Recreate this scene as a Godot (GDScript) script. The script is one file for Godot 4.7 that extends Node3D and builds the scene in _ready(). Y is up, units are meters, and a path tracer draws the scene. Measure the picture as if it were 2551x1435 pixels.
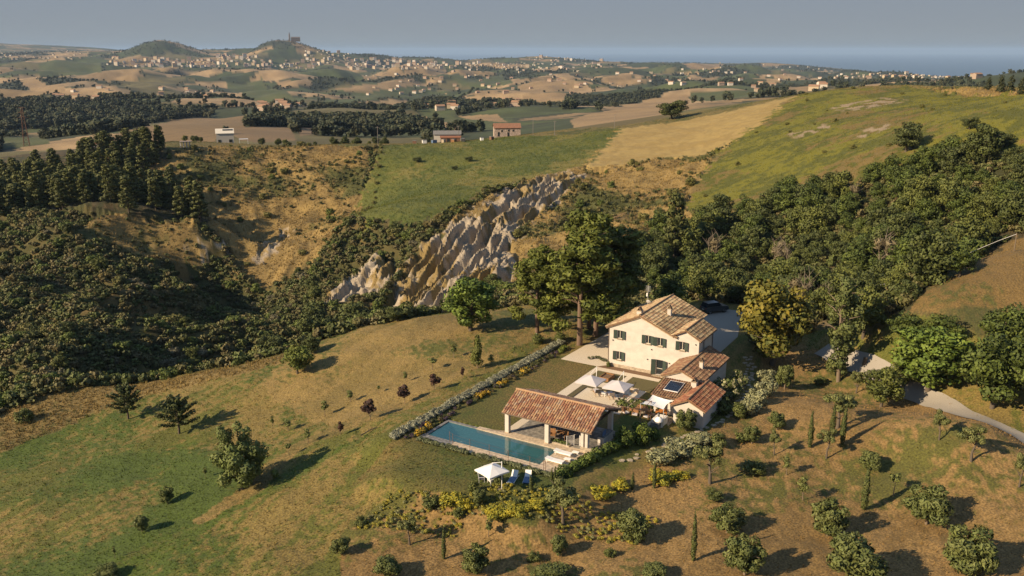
extends Node3D
# A farmhouse with a pool on a spur above a ravine; hills, a town and the sea behind. Metres, y up, -z away.

const EYE := Vector3(0, 40, 0)
const SITE := Vector3(-9.12, 0, -87.2)      # corner of the pool; the house, the pool and the yard share its axes
const SITE_TURN := -0.541052                 # -31 degrees about y
const SEA := -200.0

var rng := RandomNumberGenerator.new()
var taken := {}
var M := {}                                  # materials by name
var G := {}                                  # shared meshes by name

func _ready():
	set_camera_and_light()
	make_materials()
	make_ground()
	make_setting()
	make_assets()
	make_house()
	make_pool()
	make_yard()
	make_near_plants()
	make_woods()
	make_mid_ground()
	make_far_country()
	make_ground_cover()

func set_camera_and_light():
	var cam := Camera3D.new()
	cam.name = "camera"
	cam.position = EYE
	cam.rotation_degrees = Vector3(-15.165, 0, 0)
	cam.fov = 36.342
	cam.near = 0.5
	cam.far = 120000.0
	add_child(cam)
	cam.current = true
	var sky_look := ProceduralSkyMaterial.new()
	sky_look.sky_top_color = Color(0.37, 0.45, 0.56)
	sky_look.sky_horizon_color = Color(0.462, 0.480, 0.490)
	sky_look.sky_curve = 0.12
	sky_look.ground_bottom_color = Color(0.20, 0.18, 0.13)
	sky_look.ground_horizon_color = Color(0.36, 0.37, 0.36)
	sky_look.sun_angle_max = 1.0
	var sky := Sky.new()
	sky.sky_material = sky_look
	var env := Environment.new()
	env.background_mode = Environment.BG_SKY
	env.sky = sky
	env.tonemap_mode = Environment.TONE_MAPPER_LINEAR
	env.tonemap_exposure = 1.6
	env.sdfgi_enabled = true
	env.ssao_enabled = true
	env.ssil_enabled = true
	env.fog_enabled = true
	env.fog_density = 0.00004
	env.fog_light_color = Color(0.67, 0.79, 0.93)
	var around := WorldEnvironment.new()
	around.name = "surroundings"
	around.environment = env
	add_child(around)
	var sun := DirectionalLight3D.new()
	sun.name = "sun"
	sun.light_color = Color(1.0, 0.895, 0.745)
	sun.light_energy = 1.6
	sun.light_angular_distance = 0.5
	sun.shadow_enabled = true
	add_child(sun)
	var down := sin(deg_to_rad(27.0))
	var level := cos(deg_to_rad(27.0))
	sun.look_at_from_position(Vector3.ZERO, Vector3(level * 0.891, -down, -level * 0.454))

# ---------------------------------------------------------------- naming and tagging
func numbered(called: String) -> String:
	taken[called] = taken.get(called, -1) + 1
	return called if taken[called] == 0 else "%s_%03d" % [called, taken[called]]

func tag(o: Node, label: String, category: String, group := "") -> Node:
	o.set_meta("label", label)
	o.set_meta("category", category)
	if group != "":
		o.set_meta("group", group)
	return o

func thing(called: String, label: String, category: String, at := Vector3.ZERO, turn := 0.0, group := "") -> Node3D:
	var o := Node3D.new()
	o.name = numbered(called)
	add_child(o)
	o.position = at
	o.rotation.y = turn
	tag(o, label, category, group)
	return o

func part(called: String, mesh: Mesh, mat: Material, parent: Node, at := Vector3.ZERO, turn := Vector3.ZERO) -> MeshInstance3D:
	var o := MeshInstance3D.new()
	o.name = called
	o.mesh = mesh
	if mat != null:
		o.material_override = mat
	parent.add_child(o, true)
	o.position = at
	o.rotation = turn
	return o

func whole(called: String, mesh: Mesh, mat: Material, at := Vector3.ZERO, turn := 0.0) -> MeshInstance3D:
	var o := part(numbered(called), mesh, mat, self, at, Vector3(0, turn, 0))
	return o

func structure(called: String, mesh: Mesh, mat: Material, at := Vector3.ZERO, turn := 0.0) -> MeshInstance3D:
	var o := whole(called, mesh, mat, at, turn)
	o.set_meta("kind", "structure")
	return o

func copy_of(o: Node3D, called: String, label: String, group: String, at: Vector3, turn := 0.0, size := Vector3.ONE) -> Node3D:
	var c: Node3D = o.duplicate()
	c.name = numbered(called)
	add_child(c)
	c.position = at
	c.rotation = Vector3(0, turn, 0)
	c.scale = size
	c.set_meta("label", label)
	if group != "":
		c.set_meta("group", group)
	return c

func scatter(called: String, mesh: Mesh, mat: Material, places: Array, tints: Array, label: String, category: String, parent: Node = null) -> MultiMeshInstance3D:
	var mm := MultiMesh.new()
	mm.transform_format = MultiMesh.TRANSFORM_3D
	mm.use_colors = tints.size() > 0
	mm.mesh = mesh
	mm.instance_count = places.size()
	for k in places.size():
		mm.set_instance_transform(k, places[k])
		if mm.use_colors:
			mm.set_instance_color(k, tints[k])
	var o := MultiMeshInstance3D.new()
	o.multimesh = mm
	o.material_override = mat
	o.set_meta("kind", "stuff")
	if parent == null:
		o.name = numbered(called)
		add_child(o)
		tag(o, label, category)
	else:
		o.name = called
		parent.add_child(o, true)
	return o

# ---------------------------------------------------------------- site axes: a along the pool, b across it and away
func site(a: float, b: float, h := 0.0) -> Vector3:
	return SITE + Vector3(a * 0.857167 + b * 0.515038, h, a * 0.515038 - b * 0.857167)

func site_a(x: float, z: float) -> float:
	return (x - SITE.x) * 0.857167 + (z - SITE.z) * 0.515038

func site_b(x: float, z: float) -> float:
	return (x - SITE.x) * 0.515038 - (z - SITE.z) * 0.857167

func lin(r: float, g: float, b: float) -> Color:
	return Color(r, g, b).linear_to_srgb()

func paint(r: float, g: float, b: float, rough := 0.9, vertex := false) -> StandardMaterial3D:
	var m := StandardMaterial3D.new()
	m.albedo_color = lin(r, g, b)
	m.roughness = rough
	m.vertex_color_use_as_albedo = vertex
	m.cull_mode = BaseMaterial3D.CULL_DISABLED
	return m

func grain(freq: float, low: float, high: float, seed_at: int, side := 512, octaves := 5) -> NoiseTexture2D:
	var n := FastNoiseLite.new()
	n.noise_type = FastNoiseLite.TYPE_SIMPLEX_SMOOTH
	n.seed = seed_at
	n.frequency = freq
	n.fractal_octaves = octaves
	n.fractal_gain = 0.6
	var t := NoiseTexture2D.new()
	t.width = side
	t.height = side
	t.seamless = true
	t.noise = n
	var ramp := Gradient.new()
	ramp.set_color(0, Color(low, low, low))
	ramp.set_color(1, Color(high, high, high))
	t.color_ramp = ramp
	return t

func grained(m: StandardMaterial3D, tex: Texture2D, per_metre: float) -> StandardMaterial3D:
	m.albedo_texture = tex
	m.uv1_triplanar = true
	m.uv1_world_triplanar = true
	m.uv1_scale = Vector3(per_metre, per_metre, per_metre)
	return m

const SURVEY := [
	-49.4,-74.5,-9.00, -23.5,-66.9,-4.00, -0.0,-64.6,-2.50, 20.3,-62.3,-1.00, 40.4,-60.8,0.00, -59.9,-92.6,-11.00,
	-37.9,-85.3,-7.00, -18.8,-78.0,-3.00, -8.7,-75.9,-1.80, 4.7,-73.2,-2.00, 20.0,-75.3,-1.50, 46.4,-71.7,0.50,
	-71.8,-113.2,-13.00, -56.3,-117.0,-11.00, -34.1,-101.7,-6.50, -23.4,-99.7,-4.00, -14.5,-90.1,-1.20, -80.5,-128.1,-14.50,
	-63.5,-133.3,-12.50, -50.9,-134.8,-11.00, -36.6,-136.2,-8.00, -28.1,-140.6,-6.00, -17.4,-142.2,-4.00, -0.4,-141.4,-2.00,
	8.2,-138.1,-1.00, -4.1,-111.1,-0.30, -8.6,-100.2,-0.50, -14.4,-106.6,-2.00, -20.2,-109.9,-3.30, 1.0,-85.4,0.00,
	17.4,-110.3,0.00, 14.6,-91.1,-0.20, 31.0,-128.2,0.00, 52.1,-81.9,1.20, 49.3,-90.6,1.00, 47.4,-99.5,0.80,
	45.4,-106.8,0.70, 42.6,-115.4,0.50, 34.3,-96.4,0.00, 31.0,-86.1,-0.30, 39.2,-80.3,0.20, 22.6,-86.7,-0.60,
	-64.8,-79.1,-12.00, -82.0,-103.2,-14.00, -100.6,-129.2,-17.00, 53.5,-66.5,1.50, 61.9,-79.0,3.00, -77.1,-134.4,-12.25,
	-88.2,-154.6,-16.09, -104.0,-184.7,-17.63, -120.5,-216.8,-16.89, -134.8,-245.4,-12.56, -139.1,-254.5,-9.67, -119.3,-264.3,-6.62,
	-96.6,-268.1,-11.07, -96.4,-232.8,-21.11, -83.1,-198.3,-21.86, -105.5,-257.2,-17.55, -113.8,-236.0,-16.21, -135.2,-408.2,-1.10,
	-147.9,-371.7,0.07, -243.6,-436.7,-9.88, -91.8,-298.2,-29.58, -86.1,-253.8,-29.10, -99.1,-325.2,-23.48, -111.1,-384.3,-3.02,
	-82.4,-381.2,-0.96, -59.0,-375.4,-1.18, -75.3,-343.9,-14.24, -74.7,-298.8,-23.99, -67.8,-248.9,-25.34, -57.0,-385.8,-0.58,
	48.3,-397.1,6.24, 26.2,-318.9,-0.78, -50.0,-265.3,-11.16, -32.4,-252.9,-9.97, -17.8,-264.4,-6.63, -2.6,-430.0,-0.40,
	-11.4,-329.8,-4.43, 20.5,-309.3,-1.67, -3.1,-260.0,-5.85, -19.3,-235.2,-12.62, -28.1,-214.2,-20.95, -11.0,-184.7,-9.38,
	-4.0,-185.0,-7.64, -39.5,-243.8,-16.89, -44.4,-219.6,-21.94, 44.1,-296.7,0.02, 67.6,-312.8,4.27, 50.0,-255.1,-2.62,
	33.0,-217.5,-6.59, 127.0,-400.3,20.64, 85.5,-329.1,10.55, 93.4,-285.1,14.49, 54.5,-233.7,-1.22, 75.7,-227.8,7.23,
	93.1,-210.3,17.40, 105.1,-181.8,22.10, 138.2,-375.4,24.31, 158.1,-345.6,25.85, 168.5,-295.3,25.98, 76.7,-382.4,9.20,
	58.7,-110.4,11.03, 69.2,-115.9,14.07, 51.8,-106.0,8.51, -423,-794,-36.4, -539,-1016,-41.8, -609,-1261,-39.2,
	-694,-1442,-34.8, -262,-703,-16.6, -220,-769,-18.5, -285,-639,-20.1, -175.6,-573.7,-15.19, -280,-803,-17.5,
	-372,-1141,-31.7, -131,-606,-18.3, -87,-695,-25.3, -96,-945,-31.9, -65,-1148,-37.2, 39,-699,-13.2,
	60.4,-597.0,-5.44, 115,-792,-8.0, 206,-876,-7.4, 375,-1245,-19.1, -475,-1840,-75.6, -141,-1794,-64.9,
	18,-1600,-57.0, -1038,-2384,-57.6, -1391,-2658,-45.7, -979,-2836,-51.4, -430,-2564,-65.0, -88,-2599,-66.4,
	229,-2289,-53.7, 557,-2948,-55.0, 769,-2379,-52.2, -1784,-4131,-4.1, -1463,-4256,-23.7, -1064,-4166,-43.9,
	-1182,-4652,45.9, -1297,-4621,38.0, -1374,-4599,6.6, -1026,-4689,36.0, -928,-4709,9.8, -685,-4751,-27.1,
	-1838,-4650,45.9, -1980,-4591,16.5, -1713,-4697,30.0, -1546,-4755,13.6, -3004,-6323,31.9, -3457,-6656,25.8,
	-3437,-6098,21.8, -388,-4985,-24.0, 145,-5998,-1.0, -68,-6000,-21.5, 462,-5982,-21.4, 725,-5956,-49.2,
	1109,-5897,-40.7, 1360,-5844,-60.1, 1727,-5955,-44.1, 2409,-6573,-120.7, 3111,-6824,-156.4, 4196,-7392,-175.9,
	1379,-4284,-57.3, 1112,-4360,-51.6, 833,-4422,-45.2, 884,-3179,-55.6, 417,-4179,-49.6, 44,-4000,-50.9,
	-462,-3772,-49.0, -7594,-13512,143.4, -7412,-13613,138.4, -7187,-13733,45.9, 864,-1804,-22.1, 718,-1317,-2.5,
	610,-1479,-16.7, -783,-1037,-39.0, -1794,-2404,-37.5, -4165,-5626,28.0, 897,-1202,1.2, 4183,-5612,-128.8,
	203.7,-272.2,27.67, -56.6,-158.2,-30.00, -32.4,-164.9,-24.00, 1411,-2983,-82.0, 1198,-3075,-85.0, 1494,-2601,-75.0,
	2223,-4701,-140.0, 2739,-4769,-150.0, 1946,-4822,-130.0, 3021,-4596,-150.0, -67.7,-150.5,-29.00, -42.4,-159.5,-28.00,
	-21.2,-166.7,-20.00, -1.9,-165.0,-8.00, -82.2,-139.6,-25.00, -162.1,-298.9,-13.00, -166.8,-352.5,-6.00, -190.7,-351.6,-9.00,
	-231.2,-465.8,-24.00, -175.2,-489.6,-14.00, -80.3,-463.1,-14.00, -3.9,-540.0,-13.00, 44.7,-184.7,-9.00, 31.5,-182.3,-9.00,
	52.6,-182.6,-8.00, 65.9,-154.5,-1.00, 72.4,-133.6,4.50, 53.3,-140.2,-3.00, 42.8,-128.0,0.00, 48.2,-81.9,3.00,
	42.2,-85.1,2.50, 222.3,-470.1,12.00, 263.8,-448.1,10.00, 188.5,-527.3,10.00, 321,-678,-14.0, 380,-646,-10.0,
	-1198,-9424,-230.0, 107,-9499,-230.0, 1407,-9395,-230.0, 2631,-9128,-230.0, 3728,-8738,-230.0, 5327,-9049,-230.0,
	-2239,-9232,-225.0, 6299,-8401,-230.0, -3746,-9272,20.0, -5335,-10749,20.0, -7145,-13755,-60.0, -5807,-14371,-120.0,
	-3979,-14981,-230.0, -1955,-15376,-230.0, 1597,-15417,-240.0, 4915,-14700,-240.0, 8084,-13225,-240.0, -9482,-12262,100.0,
	-100.9,-130.5,-24.00, -183.5,-237.3,-16.00, -305.9,-395.5,-20.00, 85.6,-110.8,10.00, 305.7,-395.6,12.00,
]
const COVER := [
	[2, -86.4,-110.3, -75.7,-120.4, -61.8,-129.6, -49.6,-131.4, -34.5,-128.3, -26.4,-132.0, -16.5,-134.7, -0.4,-155.6, 15.7,-146.3, 37.5,-137.2, 42.2,-121.1, 48.5,-115.8, 51.6,-105.3, 58.6,-94.8, 67.3,-84.3, 44.0,-50.9, -54.5,-65.0],
	[1, -13.7,-61.2, -15.7,-72.0, -12.2,-76.3, -6.7,-75.0, 0.9,-72.4, 5.4,-73.3, 11.4,-79.6, 18.0,-85.3, 29.7,-97.0, 33.2,-111.3, 39.2,-119.0, 44.1,-110.5, 52.3,-82.5, 56.9,-69.0, 47.2,-55.4],
	[16, -33.7,-126.7, -26.3,-131.6, -16.3,-133.5, -0.4,-147.9, 9.1,-132.0, 7.1,-118.3, 1.4,-116.4, -8.8,-102.4, -15.4,-95.6, -21.2,-96.2, -30.7,-108.4, -36.2,-116.5],
	[11, -86.6,-110.7, -76.0,-120.9, -61.2,-128.4, -48.9,-129.5, -34.2,-127.5, -34.1,-123.1, -46.4,-122.5, -56.9,-122.7, -62.2,-117.0, -69.9,-109.8, -80.1,-100.5],
	[12, -8.5,-99.0, -16.1,-94.3, -20.6,-93.2, -24.2,-90.3, -26.5,-82.5, -30.9,-77.9, -32.2,-79.2, -27.7,-86.6, -25.8,-93.2, -21.1,-95.7, -17.2,-97.9, -9.7,-100.9],
	[13, -14.3,-91.8, -19.0,-89.5, -24.2,-86.7, -27.6,-80.4, -34.5,-76.6, -39.9,-71.3, -33.6,-69.7, -28.6,-78.3, -23.4,-83.4, -17.9,-88.4],
	[10, -209.2,-285.7, -153.5,-258.8, -454,-785, -267,-625, -140.5,-360.2, -126.6,-337.3, -112.1,-328.9, -94.9,-270.3, -118.6,-262.2],
	[5, -147.6,-344.2, -143.2,-368.1, -126.9,-390.6, -104.8,-401.0, -59.6,-379.5, -58.2,-336.7, -50.0,-265.5, -55.2,-259.7, -61.2,-252.1, -67.8,-249.0, -75.4,-250.3, -83.9,-259.5, -88.5,-264.1, -98.0,-272.3, -127.2,-329.8],
	[5, 25.8,-314.5, 41.0,-315.5, 53.2,-320.2, 67.9,-307.8, 54.2,-265.4, 48.0,-244.3, 39.1,-230.5, 27.4,-205.1, 17.4,-180.2, 10.1,-170.7, -6.4,-179.0, -20.4,-190.0, -20.1,-217.8, -24.0,-237.8, -19.2,-250.1, -9.5,-271.8, 3.4,-297.8],
	[5, -126.1,-257.5, -115.5,-263.4, -99.9,-266.7, -90.8,-263.9, -91.6,-257.4, -99.7,-253.6, -109.8,-247.4, -125.7,-245.5],
	[7, -57.0,-391.5, -31.7,-398.0, -2.9,-412.3, 22.1,-393.0, 48.3,-396.8, 36.0,-352.5, 26.1,-318.6, 3.4,-301.4, -9.7,-278.0, -17.7,-263.6, -25.2,-251.5, -32.5,-253.4, -50.0,-265.5, -58.2,-336.7, -56.8,-359.8],
	[9, 127.0,-400.1, 138.4,-376.0, 158.5,-346.5, 141.9,-248.8, 138.6,-190.7, 115.5,-155.5, 100.1,-171.8, 93.2,-181.1, 84.8,-200.2, 78.1,-206.1, 68.2,-219.1, 53.1,-217.9, 48.0,-222.5, 48.0,-244.3, 54.2,-265.4, 60.8,-279.8, 72.7,-310.6, 83.8,-322.3, 100.6,-346.9],
	[8, 48.3,-396.8, 79.2,-395.7, 123.0,-390.3, 100.6,-346.9, 83.8,-322.3, 73.2,-313.1, 67.4,-308.7, 53.2,-320.2, 41.0,-315.5, 25.8,-314.5, 36.0,-352.5],
	[6, -31.0,-205.8, -30.1,-227.1, -25.4,-240.7, -20.1,-246.2, -9.2,-262.0, 2.0,-295.4, 17.8,-312.7, 24.0,-299.9, 15.7,-272.7, 6.3,-247.6, -0.6,-230.6, 1.4,-213.5, -0.5,-175.0, -6.4,-179.0, -13.3,-180.0, -20.7,-184.1],
	[6, -51.7,-214.2, -46.9,-233.2, -39.8,-245.7, -30.3,-233.7, -32.6,-217.4, -42.2,-213.2],
	[6, -98.6,-262.3, -91.1,-265.1, -88.1,-262.2, -94.2,-258.9],
	[6, -79.2,-265.5, -87.2,-325.9, -84.1,-325.7, -73.3,-267.1, -77.3,-262.6],
	[15, 27.4,-205.1, 37.3,-219.4, 47.8,-221.3, 67.8,-217.8, 77.7,-204.9, 86.9,-194.5, 101.5,-174.5, 118.0,-159.5, 105.8,-140.4, 89.0,-149.6, 80.3,-149.3, 57.0,-114.3, 51.3,-108.1, 49.0,-117.1, 44.4,-128.0, 49.5,-166.6, 34.2,-169.7, 28.0,-182.3],
	[14, 51.3,-108.1, 57.8,-115.9, 80.6,-150.0, 89.7,-150.9, 106.1,-140.8, 75.4,-96.9, 60.7,-99.3, 57.5,-102.7, 52.7,-104.6],
	[20, -287,-626, -296,-693, -401,-1041, -383,-1096, -273,-954, -223,-777, -197,-644, -192,-576, -151.0,-380.1],
	[21, -205,-634, -193,-684, -200,-798, -136,-555, -156,-540, -170,-554],
	[21, -187,-772, -169,-788, -139,-645, -141,-586],
	[23, -858,-1298, -782,-1370, -690,-1332, -594,-1292, -469,-1194, -376,-1138, -383,-1096, -405,-1027, -398,-903, -471,-970, -498,-862, -609,-912],
	[24, -547,-948, -494,-973, -455,-998, -441,-967, -484,-925, -480,-832],
	[24, -463,-801, -434,-814, -323,-617, -354,-610],
	[22, -116,-938, -96,-986, -30,-703, -45,-689, -74,-762],
	[24, -93,-1002, -68,-979, -26,-766, -31,-716],
	[22, 45,-698, 231,-1591, 310,-1579, 218,-1094, 56.8,-443.3, 30.4,-409.0],
	[22, 29.4,-420.6, 88,-684, 76.1,-418.1, 48.5,-406.0],
	[22, -1331,-2429, -1303,-2449, -1214,-2336, -1069,-2148, -731,-1402, -1179,-2190],
	[22, -982,-2042, -893,-1985, -603,-1299, -695,-1367],
	[22, -571,-3419, -581,-3899, -477,-3344, -542,-3286],
	[22, -736,-2822, -700,-2828, -566,-2561, -565,-2504, -632,-2459],
	[22, -502,-2525, -386,-2659, -305,-2794, -294,-2684, -418,-2490],
	[22, 15,-2305, 175,-2721, 156,-2269, 21,-1884],
	[22, 20,-1860, 120,-1865, 96,-1724, 27,-1752],
	[22, -59,-961, -15,-919, -5,-775, -28,-817],
	[24, -888,-2784, -803,-2883, -598,-2326, -443,-1919, -371,-1301, -702,-2323],
	[24, -1861,-3542, -1850,-4071, -1282,-2813, -1468,-2883],
	[24, -458,-2465, -320,-2597, -224,-2326, -311,-1849],
	[24, -197,-2855, -38,-3322, 5,-2577, -154,-2755],
	[24, 319,-1604, 426,-1576, 269,-979, 220,-1082],
	[22, 577,-1890, 743,-2126, 390,-1144, 312,-977],
	[22, 165.5,-362.2, 603,-1226, 169.6,-347.2],
	[22, 1114,-5922, 1391,-5983, 770,-3372, 684,-3549],
	[22, 1670,-6131, 1845,-5824, 1595,-5757],
]
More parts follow.
